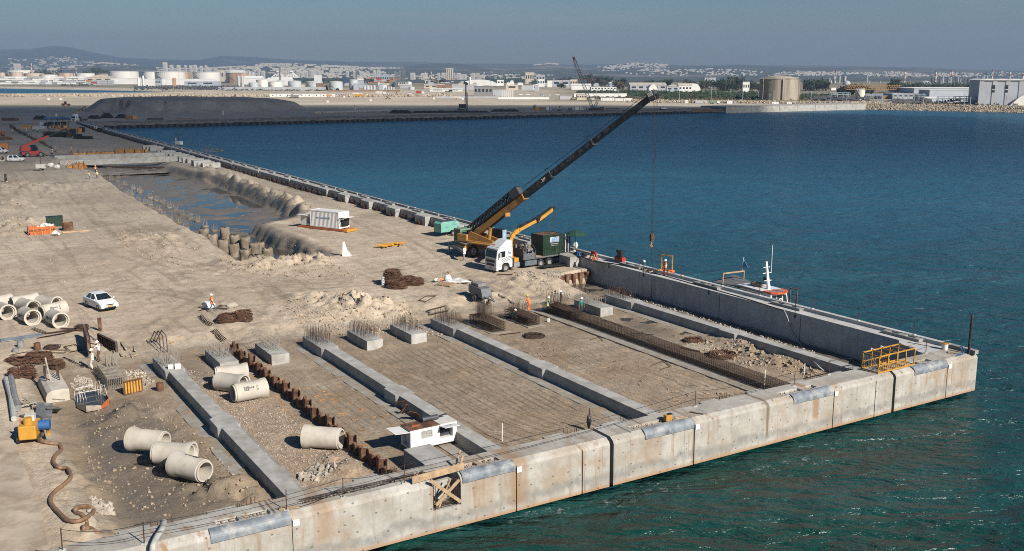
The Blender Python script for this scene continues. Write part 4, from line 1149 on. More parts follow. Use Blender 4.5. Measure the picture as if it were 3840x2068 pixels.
m=MB();m.prism([(-1.9,.65),(-1.9,1.95),(-1.6,2.2),(1.3,2.2),(1.9,1.6),(1.9,.65),(.95,.6),(.75,.85),(-.0,.85),(-.2,.6)],-.9,.9,'y');m.build('body','mint',t,bevel=.06)
MB().bb(-1.5,1.2,-.6,.6,2.2,2.26).build('roof_panel','darkgrey',t)
wheelset(t,(.4,),1.0,.38,.22);MB().bar((1.9,0,.6),(3.2,0,.5),.1).build('drawbar','darkgrey',t)
m=MB()
for i in range(4):m.box((-1.1+.14*i,-.905,1.35),(.1,.012,.12))
for i in range(5):m.box((.55+.16*i,-.905,1.65),(.12,.012,.09))
m.build('lettering','bluemark',t)
p=G(*A(1600,650,330,690));t=thing('compressor_trailer','sage green louvred compressor partly hidden by the yellow mobile crane','compressor',p,AU+R(90)+.1)
m=MB();m.bb(-2.2,1.2,-.2,1.5,.7,2.7);m.build('body','sage',t,bevel=.06)
m=MB()
for i in range(9):m.box((.3,1.53,1.1+.17*i),(1.4,.05,.07))
for i in range(9):m.box((1.22,.65,1.1+.17*i),(.05,1.3,.07))
m.build('louvre','darkgreen',t);wheelset(t,(-.3,),1.2,.42,.24)
text_mesh('SULL',.42,'lettering','black',t,FM((-1.25,1.52,1.25),(-1,0,0),(0,0,1)),.006)
pf=at(*A(1600,650,745,935),1.98);pr_=at(*A(1600,650,1145,873),2.02)
d=(pf-pr_);d.z=0;rzT=math.atan2(d.y,d.x);fw=d.normalized();lf=Vector((-fw.y,fw.x,0))
o0=pf-lf*1.15;o0.z=1.97
def truck(label,loc,rz,k=1.0,boom=True,wb=(0,-5.55,-6.95),bed=(-2.75,-9.6),group=None,text=True):
 t=thing('flatbed_truck',label,'truck',loc,rz,group,k)
 cabp=[(-1.05,.55),(-1.05,3.02),(-.7,3.12),(1.05,3.05),(1.25,2.75),(1.44,1.75),(1.46,.75),(1.40,.38),(.62,.38),(.55,.95),(.3,1.15),(-.3,1.15),(-.55,.95),(-.62,.55)]
 m=MB();m.prism(cabp,-1.24,1.24,'y');m.build('cab','whitetruck',t,bevel=.07)
 V=[(-1.05,-1.15,3.1),(.85,-1.05,3.08),(.85,1.05,3.08),(-1.05,1.15,3.1),(-1.1,-.98,3.92),(-.35,-.9,3.9),(-.35,.9,3.9),(-1.1,.98,3.92)]
 m=MB();m.add(V,[(0,3,2,1),(4,5,6,7),(0,1,5,4),(1,2,6,5),(2,3,7,6),(3,0,4,7)]);m.build('roof_deflector','whitetruck',t,bevel=.08)
 m=MB();m.add([(1.275,-1.05,2.72),(1.275,1.05,2.72),(1.455,1.08,1.88),(1.455,-1.08,1.88),(1.2,-1.05,2.72),(1.2,1.05,2.72),(1.38,1.08,1.88),(1.38,-1.08,1.88)],[(0,1,2,3),(7,6,5,4),(0,4,5,1),(2,6,7,3),(1,5,6,2),(3,7,4,0)]);m.build('windscreen','glass',t)
 m=MB();m.box((1.25,0,2.86),(.35,2.3,.06));m.build('sun_visor','darkgrey',t)
 for z,h in((1.42,.30),(.98,.34)):MB().box((1.47,0,z),(.05,1.75 if z>1 else 1.5,h)).build('grille','black',t)
 MB().box((1.475,0,1.2),(.04,1.7,.09)).build('grille_bar','whitetruck',t)
 for s in(-1,1):
  MB().box((1.43,s*1.02,.82),(.1,.3,.26)).build('headlight','lamp_glass',t)
  m=MB();m.add([(.92,s*1.262,2.62),(.1,s*1.262,2.68),(.1,s*1.262,1.95),(1.18,s*1.262,1.9),(.92,s*1.2,2.62),(.1,s*1.2,2.68),(.1,s*1.2,1.95),(1.18,s*1.2,1.9)],[(0,1,2,3),(7,6,5,4),(0,4,5,1),(2,6,7,3),(1,5,6,2),(3,7,4,0)]);m.build('window','glass',t)
  MB().box((1.05,s*1.5,2.25),(.14,.26,.62)).build('mirror','whitetruck',t)
  if text:
   for k_ in range(3):
    q=MB();pts=[]
    for i in range(9):
     x=-1.0+1.75*i/8;pts.append((x,s*1.258,1.95-.17*k_-.42*(i/8)**2.2-.05*k_*(i/8)))
    q.tube(pts,[.028]*8+[.008],4);q.build('side_stripe','black',t)
 if text:
  q=MB()
  for(x,z0,z1)in((-.35,2.25,2.62),(-.5,2.2,2.5),(-.62,2.3,2.55),(-.75,2.2,2.45)):q.tube([(x,1.26,z1),(x-.04,1.26,(z0+z1)/2),(x+.06,1.26,z0)],.035,4)
  q.build('door_emblem','bluemark',t)
 for y in(-.55,-.25):MB().cyl((.55,y,3.1),(.55,y,3.38),.1,8).build('beacon','orange',t)
 MB().box((1.5,0,.5),(.03,.55,.14)).build('number_plate','yellow',t)
 MB().box((1.30,0,.42),(.32,2.45,.22)).build('bumper','whitetruck',t)
 m=MB()
 for s in(-.42,.42):m.bar((.9,s,.85),(bed[1]+.3,s,.85),.1,.3)
 m.build('chassis','darkgrey',t)
 for x in wb:
  for s in(-1,1):
   e=bpy.data.objects.new('wheel',None);COL.objects.link(e);e.parent=t;e.location=(x,s*1.05,.52);wheel(e,(0,0,0),.52,.36 if x==0 else.5,22)
 for s in(-1,1):
  MB().box((-1.75,s*.95,.75),(.9,.5,.55)).build('fuel_tank','midgrey',t)
  MB().box((-4.0,s*1.1,.72),(1.9,.25,.62)).build('tool_box','steelgrey',t)
  MB().box(((wb[1]+wb[2])/2,s*1.08,1.13),(2.7,.5,.06)).build('mudguard','black',t)
 MB().bb(bed[1],bed[0],-1.25,1.25,1.18,1.34).build('bed','steelgrey',t)
 MB().bb(bed[1]+.1,bed[0]-.1,-1.12,1.12,1.341,1.37).build('bed_floor','wood',t)
 for s in(-1,1):
  m=MB();m.bb(bed[0]-1.9,bed[0]-.05,s*1.20,s*1.25,1.345,1.95)
  for z in(1.5,1.65,1.8):m.bb(bed[0]-1.88,bed[0]-.08,s*1.25,s*1.28,z-.03,z+.03)
  m.build('drop_side','steelgrey',t)
  for x in(bed[0],bed[0]-1.95,bed[0]-3.6,bed[0]-5.4):MB().box((x,s*1.22,1.75),(.09,.09,1.1 if x>bed[0]-3 else.75)).build('stake','darkgrey',t)
 m=MB();m.bb(bed[0]-.0,bed[0]+.06,-1.2,1.2,1.3,2.6);m.build('headboard','darkgrey',t)
 if boom:
  cr=bpy.data.objects.new('loader_crane',None);COL.objects.link(cr);cr.parent=t;cr.location=(-1.85,-.1,0)
  MB().box((0,0,1.3),(.7,2.2,.5)).build('crane_base','yellow',cr)
  MB().bar((.05,0,1.5),(.15,0,3.5),.42,.42,up=(1,0,0)).build('column','yellow',cr)
  m=MB();pts=[(.15,0,3.3),(.0,0,4.0),(-.45,0,4.5),(-1.3,0,4.9)]
  for i in range(3):m.bar(pts[i],pts[i+1],.34,.5)
  m.build('inner_arm','yellow',cr)
  MB().bar((-1.1,0,4.8),(-3.9,0,5.75),.34,.38).build('outer_arm','yellow',cr)
  m=MB()
  for j in range(4):m.bar((-1.3,-.12+.08*j,5.2),(-4.4,-.12+.08*j,6.28),.075,.16)
  m.bar((-1.6,0,5.0),(-4.0,0,5.9),.22,.22);m.bar((-1.0,.0,5.35),(-1.5,0,5.2),.1,.3);m.build('hydraulic_rams','black',cr)
  MB().tube([(-.9,.1,5.0),(-.95,.1,5.45),(-1.3,.1,5.6),(-1.55,.1,5.2)],.05,6).build('hose_loop','black',cr)
  MB().bar((-4.1,0,5.45),(-4.5,0,6.35),.4,.35).build('knuckle','black',cr)
  MB().bar((-4.3,0,5.75),(-6.7,0,7.0),.3,.36).build('jib','yellow',cr)
  m=MB();m.bar((-4.5,.14,6.3),(-6.6,.14,7.35),.09,.12);m.bar((-4.5,-.14,6.3),(-6.6,-.14,7.35),.09,.12);m.bar((-4.6,.1,5.6),(-5.4,.1,6.0),.1,.1);m.build('jib_rams','black',cr)
  MB().box((-6.85,0,7.1),(.35,.4,.5)).build('jib_head','black',cr)
  MB().tube([(-6.9,0,7.0),(-6.9,0,4.6)],.035,5).build('chain','rebar',cr)
 return t
tT=truck('white cab flatbed truck with yellow loader crane carrying a dark green container',o0,rzT)
Mt=Matrix.Translation(o0)@Matrix.Rotation(rzT,4,'Z')
t=thing('storage_container','dark green ten foot container standing on the flatbed truck, door swung open','container',Mt@Vector((-7.55,0,1.38)),rzT)
container(t,3.2,2.44,2.62,'darkgreen',roof='rust')
sg=MB();sg.box((-.25,1.235,1.95),(1.5,.03,.62));sgn=sg.build('sign','whitemark',t)
MB().box((-.25,1.256,1.95),(1.42,.014,.55)).build('sign_panel','bluemark',sgn)
text_mesh('NORFOLK',.22,'lettering','whitemark',sgn,FM((-.46,1.268,2.06),(-1,0,0),(0,0,1)),.004)
text_mesh('MARINE',.22,'lettering','whitemark',sgn,FM((-.46,1.268,1.84),(-1,0,0),(0,0,1)),.004)
m=MB()
for i in range(3):
 for j in range(3):m.box((.20+.12*i,1.268,1.80+.15*j),(.07,.01,.10))
m.build('emblem','whitemark',sgn)
text_mesh('Sub Sea Engineering',.155,'lettering','whitemark',t,FM((-.25,1.245,1.42),(-1,0,0),(0,0,1)),.004)
text_mesh('www.norfolkmarine.com',.105,'web_address','whitemark',t,FM((-.25,1.245,1.20),(-1,0,0),(0,0,1)),.004)
dr=MB();dr.box((-2.25,1.3,1.3),(1.2,.06,2.4));dd=dr.build('door','black',t)
m=MB()
for x in(-2.0,-2.45):m.cyl((x,1.36,.15),(x,1.36,2.5),.035,6)
m.build('locking_bar','whitemark',dd);MB().box((-2.1,1.345,2.05),(.42,.012,.5)).build('emblem','bluemark',dd)
m=MB()
for i in range(2):
 for j in range(3):m.box((-2.2+.2*i,1.355,1.9+.14*j),(.13,.01,.09))
m.build('emblem_marks','whitemark',dd)
t=thing('scrap_load','tangle of bent steel and hoses heaped on the front of the flatbed','scrap',Mt@Vector((-4.2,0,1.37)),rzT)
rn=random.Random(4);m=MB()
for i in range(26):
 a_=Vector((rn.uniform(-.9,.9),rn.uniform(-.9,.9),rn.uniform(.1,1.0)));m.bar(a_,a_+Vector((rn.uniform(-.8,.8),rn.uniform(-.6,.6),rn.uniform(-.2,.9))),rn.uniform(.05,.16))
m.build('steel_pieces','darkgrey',t,kind='stuff')
m=MB()
for i in range(8):m.tube([(-.8+.2*i,.6,.2),(-.5+.1*i,.2,1.3),(.1+.1*i,-.3,1.5),(.6,-.6,.5)],.035,5)
m.build('hose_loop','greywood',t)
for x,y,s in((-.2,.2,.8),(.5,-.3,.6)):MB().box((x,y,s/2+.2),(s,.8,s)).build('machine_part','midgrey',t)
wc=at(*A(1600,650,435,795),2.0);rzC=AU+R(90)-.05
oc=Vector((wc.x,wc.y,2.0))+Vector((math.cos(rzC+R(90)),math.sin(rzC+R(90)),0))*-1.15
t=thing('mobile_crane','yellow rough terrain crane with a very long black telescopic boom','crane',oc,rzC)
Minv=(Matrix.Translation(oc)@Matrix.Rotation(rzC,4,'Z')).inverted()
def Lc(p):return Minv@Vector(p)
m=MB();m.prism([(-5.4,.95),(-5.4,1.75),(.9,1.75),(1.3,1.45),(1.3,.95)],-1.2,1.2,'y');m.build('carrier','craneyellow',t,bevel=.05)
MB().bb(-5.3,1.1,-1.3,1.3,1.753,1.86).build('deck_plate','midgrey',t)
wheelset(t,(0,-4.1),1.42,.82,.6,'midgrey')
m=MB()
for z in(.6,.9,1.2,1.5):m.bar((-1.1,1.28,z),(-1.7,1.28,z),.06)
for x in(-1.1,-1.7):m.bar((x,1.28,.45),(x,1.28,1.75),.06)
m.build('ladder','midgrey',t)
for sx,sy in((1.45,1),(1.45,-1),(-5.55,1),(-5.55,-1)):
 e=bpy.data.objects.new('outrigger',None);COL.objects.link(e);e.parent=t
 MB().bar((sx,0,1.1),(sx+(.8 if sy>0 and sx>0 else 0),sy*3.2,1.1),.3,.34).build('beam','steelgrey',e)
 MB().cyl((sx+(.8 if sy>0 and sx>0 else 0),sy*3.1,0.1),(sx+(.8 if sy>0 and sx>0 else 0),sy*3.1,1.6),.13,10).build('jack','midgrey',e)
 MB().cyl((sx+(.8 if sy>0 and sx>0 else 0),sy*3.1,.0),(sx+(.8 if sy>0 and sx>0 else 0),sy*3.1,.1),.42,12).build('pad','greywood',e)
 if sx>0 and sy>0:
  m=MB();m.box((sx+.8,3.3,1.35),(.34,.05,.8));m.build('warning_board','whitemark',e)
  m=MB()
  for i in range(3):m.bar((sx+.64,3.33,1.02+.24*i),(sx+.96,3.33,1.2+.24*i),.09,.012)
  m.build('warning_stripe','red',e)
bp=atd(*A(1600,650,450,585),132.2);tip=atd(2452,356,115.2)
h=Vector((tip.x-bp.x,tip.y-bp.y,0)).normalized();sdv=Vector((-h.y,h.x,0))
Bd=(tip-bp).normalized();Bu=sdv.cross(Bd)*1;Bu=Bu if Bu.z>0 else-Bu
LB=(tip-bp).length
def bx(a,s=0,u=0):return Lc(bp+Bd*a+sdv*s+Bu*u)
upL=(Minv.to_3x3()@Bu)
hd=Minv.to_3x3()@h;sdL=Minv.to_3x3()@sdv
pv=Lc(bp)
def sp(a,s,z):
 q=pv+hd*a+sdL*s;return(q.x,q.y,z)
def quadbox(name,a0,a1,s0,s1,z0,z1,mat_,par,tz=None):
 z1b=tz if tz is not None else z1
 vs=[sp(a0,s0,z0),sp(a1,s0,z0),sp(a1,s1,z0),sp(a0,s1,z0),sp(a0,s0,z1),sp(a1,s0,z1b),sp(a1,s1,z1b),sp(a0,s1,z1)]
 m=MB();m.add(vs,[(0,3,2,1),(4,5,6,7),(0,1,5,4),(1,2,6,5),(2,3,7,6),(3,0,4,7)]);return m.build(name,mat_,par,bevel=.03)
quadbox('turntable',-.3,4.3,-1.2,1.2,1.87,2.25,'craneyellow',t)
for s in(-.72,.72):quadbox('side_frame',-.3,3.9,s-.12,s+.12,2.25,3.5,'craneyellow',t,2.55)
quadbox('counterweight',-2.0,-.35,-1.2,1.2,2.0,3.0,'craneyellow',t)
quadbox('winch',-.9,.3,-.5,.5,3.0,3.5,'black',t)
quadbox('walkway',.6,4.4,-1.9,-1.25,2.1,2.2,'craneyellow',t)
quadbox('cab',2.2,4.0,1.0,1.95,2.1,3.85,'black',t)
quadbox('cab_glass',4.002,4.05,1.08,1.88,2.5,3.75,'lightblue',t)
def boxsec(name,a0,a1,w,hgt,mat_,off=0):
 m=MB();m.bar(bx(a0,0,off),bx(a1,0,off),w,hgt,up=upL);return m.build(name,mat_,t,bevel=.05)
l1=LB*.315
boxsec('boom_base_section',-.6,l1,.72,.80,'craneyellow',-.05)
c2,c3=LB*.475,LB*.70
boxsec('boom_section',l1-.2,c2,.74,.86,'boomblack');boxsec('boom_section',c2-.1,c3,.64,.75,'boomblack');boxsec('boom_section',c3-.1,LB-.3,.54,.64,'boomblack')
for a_,w in((l1,.95),(c2,.84),(c3,.74)):boxsec('boom_collar',a_-.18,a_+.05,w,w+.12,'darkgrey' if a_>l1+.1 else 'craneyellow')
for a_ in(c2,c3):MB().tube([bx(a_,0,.4),bx(a_-.1,0,1.0),bx(a_-.7,0,1.05),bx(a_-.9,0,.75)],.035,5).build('rope_guide','black',t)
m=MB();m.bar(bx(LB-.6,0,.1),bx(LB+.25,0,-.1),.75,1.0,up=upL);m.build('boom_head','darkgrey',t)
m=MB();m.bar(bx(LB-.5,.41,.25),bx(LB+.1,.41,.15),.04,.5,up=upL);m.bar(bx(LB-.5,-.41,.25),bx(LB+.1,-.41,.15),.04,.5,up=upL);m.build('head_plate','offwhite',t)
m=MB()
for s in(-.2,0,.2):m.cyl(bx(LB+.15,s-.05,-.3),bx(LB+.15,s+.05,-.3),.3,14)
m.build('sheave','black',t)
MB().tube([bx(.4,.1,1.2),bx(l1,.1,1.1),bx(LB-.3,.1,.62),bx(LB+.1,.1,.3)],.03,4).build('hoist_rope','black',t)
Rm=Minv.to_3x3();xdir=Rm@Bd;ydir=upL
text_mesh('.בא',.62,'lettering','whitemark',t,FM(bx(l1+3.9,-.40,.02),xdir,ydir),.006)
m=MB()
for k in range(12):a_=c2-2.6+k*1.1;m.bar(bx(a_,-.385 if a_<c2 else-.335,.0),bx(a_+.3+.3*(k%3),-.385 if a_<c2 else-.335,.05),.015,.28+.1*(k%2),up=upL)
m.build('worn_paint','darkgrey',t)
m=MB();lj0,lj1=.2,l1+.1
def jp(a,i,k=1.0):return bx(a,(-.55+(.45 if i in(1,2)else-.45)*k),.86+(.46 if i>1 else-.46)*k)
for i in range(4):m.bar(jp(lj0,i,.7),jp(lj1,i),.16)
N_=12
for j in range(N_):
 a0,a1=lj0+(lj1-lj0)*j/N_,lj0+(lj1-lj0)*(j+1)/N_
 for i,k in((0,1),(1,2),(2,3),(3,0)):m.bar(jp(a0,i,.7+.3*j/N_),jp(a1,k,.7+.3*(j+1)/N_),.10);m.bar(jp(a1,i,.7+.3*(j+1)/N_),jp(a1,k,.7+.3*(j+1)/N_),.10)
m.build('lattice_jib','boomblack',t)
MB().bar(bx(lj1-1.3,-.62,.75),bx(lj1+.1,-.62,.75),1.0,1.0,up=upL).build('jib_head','darkgrey',t)
MB().cyl(sp(2.6,0,2.6),bx(l1*.30,0,-.55),.24,12).build('lift_cylinder','craneyellow',t)
MB().cyl(bx(l1*.30,0,-.55),bx(l1*.62,0,-.5),.14,10).build('cylinder_rod','black',t)
MB().box(bx(l1*.62,0,-.5),(.7,.7,.5)).build('cylinder_bracket','craneyellow',t)
hk=Vector((tip.x+h.x*.25,tip.y+h.y*.25,0));hz0=26-hk.y*((904-280)/3808)
m=MB()
for s in(-.24,-.1,.08,.24):m.tube([Lc((hk.x+sdv.x*s+h.x*s*.5,hk.y+sdv.y*s,tip.z-.3)),Lc((hk.x+sdv.x*s*.7,hk.y+sdv.y*s*.7,hz0+.5))],.013,4)
m.build('hoist_falls','black',t)
q=Lc((hk.x,hk.y,hz0))
m=MB();m.box((q.x,q.y,q.z+.15),(.38,.28,.9));m.cyl((q.x-.05,q.y-.18,q.z+.2),(q.x-.05,q.y+.18,q.z+.2),.27,14);hb=m.build('hook_block','rust',t)
m=MB();m.tube([(q.x,q.y,q.z-.3),(q.x,q.y,q.z-.62),(q.x+.16,q.y,q.z-.82),(q.x,q.y,q.z-1.0),(q.x-.17,q.y,q.z-.85)],.07,7);m.build('hook','yellow',hb)
HOOK=Vector((hk.x,hk.y,hz0-.95))
a,b,rz=two(B(0,400,510,918),B(0,400,690,912));cp=(a+b)/2;cp.z=gz(*S(cp))
t=thing('telehandler','red telehandler with its black boom raised over the trench workers','telehandler',cp,rz)
m=MB();m.prism([(-3.4,.7),(-3.3,1.7),(2.2,1.7),(2.5,1.2),(2.4,.7)],-1.1,1.1,'y');m.build('chassis','darkred',t,bevel=.05)
MB().bb(-.6,1.4,-1.15,1.15,.7,1.75).build('side_panel','red',t)
wheelset(t,(1.9,-1.9),1.25,.72,.5,'midgrey')
m=MB();m.prism([(-3.6,1.9),(-3.2,3.3),(-2.0,3.2),(.6,2.3),(.6,1.9)],-.9,.5,'y');m.build('turret','red',t,bevel=.05)
m=MB();m.prism([(-.7,1.9),(-.6,3.6),(.5,3.6),(1.2,2.6),(1.2,1.9)],-1.2,-.35,'y');m.build('cab','glass',t,bevel=.04)
MB().bar((-2.8,.1,3.1),(4.9,.1,5.9),.5,.6).build('boom_base_section','red',t)
MB().bar((4.7,.1,5.8),(10.4,.1,7.9),.34,.4).build('boom_section','black',t)
MB().bar((10.2,.1,7.95),(11.4,.1,6.2),.4,.4).build('jib','black',t)
MB().tube([(11.4,.1,6.2),(11.5,.1,1.6)],.03,4).build('hoist_rope','black',t)
for s in(-1,1):
 MB().bar((2.5,s*.4,1.0),(3.6,s*1.6,.1),.22,.22).build('stabiliser','black',t)
a,b,rz=two(B(0,400,1370,283),B(0,400,1580,268))
truck('distant flatbed truck with white cab and orange loader crane, near the dark stockpile',a,rz+math.pi,1.0,True,text=False)
def light_tower(label,p,rz,body='offwhite',big=True):
 t=thing('light_tower',label,'light tower',p,rz)
 MB().bb(-1.1,1.1,-.6,.6,.55,1.6).build('body',body,t,bevel=.04);wheelset(t,(.1,),.8,.34,.2)
 MB().bar((0,0,1.6),(0,0,3.9),.14).build('mast','darkgrey',t)
 for s in(-1,1):MB().bar((0,0,3.7),(s*1.0,0,3.6),.1).build('arm','darkgrey',t);MB().box((s*.9,0,3.65),(.5,.3,.3)).build('lamp','black',t)
 MB().box((1.6,.2,1.35),(1.0,.8,.05)).build('open_door',body,t)
light_tower('cream light tower trailer with an open door, on the sand left of the wet trench',G(*B(0,400,750,1165)),.1)
light_tower('small light tower trailer standing on top of the long quay wall',W(*S(at(*Cc(400,400,772,425),QT)),QT),AU+.6,'offwhite')
def roller(label,p,rz):
 t=thing('road_roller',label,'road roller',p,rz)
 M=Matrix.Translation((2.0,0,.8))@Matrix.Rotation(R(90),4,'X');m=MB();m.lathe([(.01,-1.0),(.8,-1.0),(.8,1.0),(.01,1.0)],18,0,M);m.build('drum','darkgrey',t)
 m=MB()
 for s in(-1.15,1.15):m.bar((3.1,s,.9),(.4,s,.9),.16,.3)
 m.bar((3.1,-1.15,.9),(3.1,1.15,.9),.16,.3);m.build('yoke','orange',t)
 m=MB();m.prism([(-3.2,.9),(-3.0,1.7),(-1.0,1.9),(.5,1.5),(.5,.8)],-.95,.95,'y');m.build('engine_cover','orange',t,bevel=.06)
 MB().bb(-.9,.5,-.75,.75,1.6,3.1).build('cab','glass',t,bevel=.05);MB().bb(-1.0,.6,-.85,.85,3.1,3.2).build('cab_roof','black',t)
 wheelset(t,(-1.9,),1.1,.75,.5)
roller('orange road roller crossing pale sand left of the dark stockpile',atd(*B(0,220,1200,862),742),.05)
def person(label,loc,rz,lean=0,legs=((0,.09),(0,-.09)),hip=.93,armL=((.02,.30,1.12),(.05,.30,.86)),armR=((.02,-.30,1.12),(.05,-.30,.86)),shirt='greencloth',trouser='darkcloth',vest=None,helmet='helmet',knees=None,k=1.0,group=None):
 """pose in metres, x forward; arms give elbow and wrist; legs give foot x,y"""
 t=thing('person',label,'person',loc,rz,group,k)
 ca,sa=math.cos(lean),math.sin(lean)
 def T(x,y,z):return Vector((x*ca+z*sa,y,hip+z*ca-x*sa))
 vs=[];rs=[];ed=[];lab=[]
 def V(p,r):vs.append(Vector(p));rs.append(r);return len(vs)-1
 def E(a,b,l):ed.append((a,b));lab.append(l)
 pel=V(T(0,0,0),.135);sp_=V(T(0,0,.22),.125);ch=V(T(0,0,.42),.145);nk=V(T(.0,0,.56),.058)
 hd=V(T(.02,0,.66),.078);tp=V(T(.025,0,.78),.085);ns=V(T(.115,0,.69),.018)
 for a,b in((pel,sp_),(sp_,ch)):E(a,b,1)
 E(ch,nk,0);E(nk,hd,0);E(hd,tp,0);E(hd,ns,0)
 for s in(-1,1):e=V(T(.02,s*.085,.70),.02);E(hd,e,0)
 for s,arm in((1,armL),(-1,armR)):
  sh=V(T(0,s*.19,.47),.065);E(ch,sh,1)
  el=V(arm[0],.048);wr=V(arm[1],.034);E(sh,el,1);E(el,wr,0)
  d=(Vector(arm[1])-Vector(arm[0])).normalized();pm=V(Vector(arm[1])+d*.08,.036);E(wr,pm,0)
  sd_=d.orthogonal().normalized();n2=d.cross(sd_)
  for q,(o,L_)in enumerate(((-.033,.075),(-.011,.09),(.011,.085),(.033,.065))):
   f1=V(Vector(arm[1])+d*(.08+L_*.6)+sd_*o*1.1,.010);f2=V(Vector(arm[1])+d*(.08+L_)+sd_*o+n2*.025,.008);E(pm,f1,0);E(f1,f2,0)
  th=V(Vector(arm[1])+d*.06+sd_*.06+n2*.02,.011);E(wr,th,0)
 for i,s in((0,1),(1,-1)):
  fx,fy=legs[i]
  hp=V(Vector((0,s*.09,hip-.05)),.095);E(pel,hp,2)
  an=Vector((fx,fy,.09))
  if knees:kn=Vector(knees[i])
  else:
   mid=(Vector((0,s*.09,hip-.05))+an)/2;L_=(an-Vector((0,s*.09,hip-.05))).length
   kn=mid+Vector((math.sqrt(max(0,.43**2-(L_/2)**2))*.9+.01,0,0))
  kv=V(kn,.066);av=V(an,.042);ft=V(Vector((fx+.15,fy,.045)),.042);E(hp,kv,2);E(kv,av,2);E(av,ft,3)
 me=bpy.data.meshes.new('body');me.from_pydata([tuple(v)for v in vs],ed,[]);me.update()
 o=bpy.data.objects.new('body',me);COL.objects.link(o)
 sk=o.modifiers.new('skin','SKIN');sk.use_smooth_shade=True
 for i,r_ in enumerate(rs):me.skin_vertices[0].data[i].radius=(r_,r_)
 me.skin_vertices[0].data[0].use_root=True
 su=o.modifiers.new('sub','SUBSURF');su.levels=1;su.render_levels=1
 bpy.context.view_layer.update()
 m2=bpy.data.meshes.new_from_object(o.evaluated_get(bpy.context.evaluated_depsgraph_get()))
 o.modifiers.clear();o.data=m2;o.parent=t
 m2.materials.clear()
 for n_ in('skin',shirt,trouser,'black'):m2.materials.append(MT[n_])
 segs_=[(vs[a],vs[b],l)for(a,b),l in zip(ed,lab)]
 for p in m2.polygons:
  c=p.center;best=None
  for a,b,l in segs_:
   ab=b-a;q=max(0,min(1,(c-a).dot(ab)/(ab.dot(ab)+1e-9)));dd=(a+ab*q-c).length
   if best is None or dd<best[0]:best=(dd,l)
  p.material_index=best[1];p.use_smooth=True
 Mh=Matrix.Translation(T(.03,0,.75))@Matrix.Rotation(lean,4,'Y')
 m=MB();m.lathe([(.165,0),(.135,.02),(.132,.06),(.11,.11),(.06,.145),(.003,.155)],14,0,Mh);m.build('helmet',helmet,t,smooth=True)
 if vest:
  m=MB();n_=12;ring=[]
  for z,a_,b_ in((-.08,.165,.175),(.12,.155,.17),(.32,.165,.19),(.46,.14,.20),(.53,.085,.12)):
   for q in range(n_):th=2*math.pi*q/n_;m.v.append(tuple(T(a_*math.cos(th),b_*math.sin(th),z)))
  for r_ in range(4):
   for q in range(n_):q2=(q+1)%n_;m.f.append((r_*n_+q,r_*n_+q2,(r_+1)*n_+q2,(r_+1)*n_+q));m.m.append(1 if r_==1 else 0)
  m.build('vest',[vest,'offwhite'],t,smooth=True)
 return t
def hd_to(pa,pb):
 return math.atan2(pb[1]-pa[1],pb[0]-pa[0])
def PP(p,z=None):return G(*p)if z is None else at(*p,z)
RT=0.0
walk=dict(legs=((.36,.08),(-.34,-.08)),hip=.88,armL=((-.12,.26,1.12),(-.02,.28,.90)),armR=((.08,-.26,1.10),(.28,-.24,.98)))
reach=dict(armL=((.25,.22,1.25),(.52,.15,1.25)),armR=((.22,-.24,1.15),(.48,-.15,1.2)),lean=.12)
bend=dict(lean=.75,armL=((.52,.22,.92),(.66,.16,.62)),armR=((.50,-.22,.92),(.68,-.12,.60)),hip=.88)
crouch=dict(lean=.65,hip=.42,legs=((.10,.16),(-.05,-.14)),knees=((.42,.18,.46),(.38,-.16,.40)),armL=((.42,.22,.52),(.58,.12,.28)),armR=((.40,-.22,.50),(.60,-.10,.30)))
person('worker in orange vest and white helmet striding past the scattered rebar',PP(A(0,1050,2005,297)),0.15,shirt='vest_orange',trouser='denim',vest='vest_orange',k=1.04,**walk)
person('worker in white shirt and brown trousers beside the dark formwork panel',PP(A(0,1050,945,775)),R(170),shirt='white',trouser='browncloth',k=1.05,**reach)
person('helmeted worker in pale vest standing at the grey rebar block',PP(A(0,1050,880,850)),R(185),shirt='midgrey',trouser='offwhite',vest='offwhite',k=1.03,armL=((.2,.24,1.15),(.36,.12,1.08)),armR=((.18,-.25,1.12),(.36,-.12,1.05)))
person('worker in orange suit and harness inside the yellow frame on the quay wall',PP(A(2100,850,995,465),QT),R(200),shirt='vest_orange',trouser='red',vest='vest_orange',k=1.05,armL=((.18,.24,1.15),(.3,.1,1.05)),armR=((.18,-.25,1.12),(.3,-.1,1.05)))
person('worker in green shirt carrying a white bucket between block and long cage',PP(A(2100,850,200,835)),R(-60),shirt='greencloth',trouser='darkcloth',vest=None,k=1.04)
person('worker in green shirt reaching over the head of the long rebar cage',PP(A(1500,1000,1395,450)),R(10),shirt='greencloth',trouser='darkcloth',vest='vest_lime',k=1.04,**reach)
person('worker in orange bending over the smaller rebar block',PP(A(1500,1000,1225,430)),R(140),shirt='vest_orange',trouser='vest_orange',helmet='helmet_yellow',k=1.02,lean=.35,armL=((.35,.22,1.0),(.5,.15,.8)),armR=((.35,-.22,1.0),(.5,-.15,.8)))
person('worker in dark clothes crouching at the end of the smaller rebar block',PP(A(1500,1000,1045,510)),R(15),shirt='greencloth',trouser='darkcloth',k=1.05,**crouch)
person('worker half hidden behind upright starter bars of the long cage',PP(A(1500,1000,1522,385)),R(200),shirt='browncloth',trouser='browncloth',k=1.02)
person('worker in lime vest and jeans standing at the edge of the wet trench',PP(B(0,400,1625,1325)),R(10),shirt='vest_lime',trouser='denim',vest='vest_lime',helmet='darkgreen',k=1.05)
person('worker in orange vest walking across the wet trench floor',PP(B(0,400,1742,1205)),R(-80),shirt='vest_orange',trouser='black',vest='vest_orange',helmet='helmet_yellow',k=1.05,**walk)
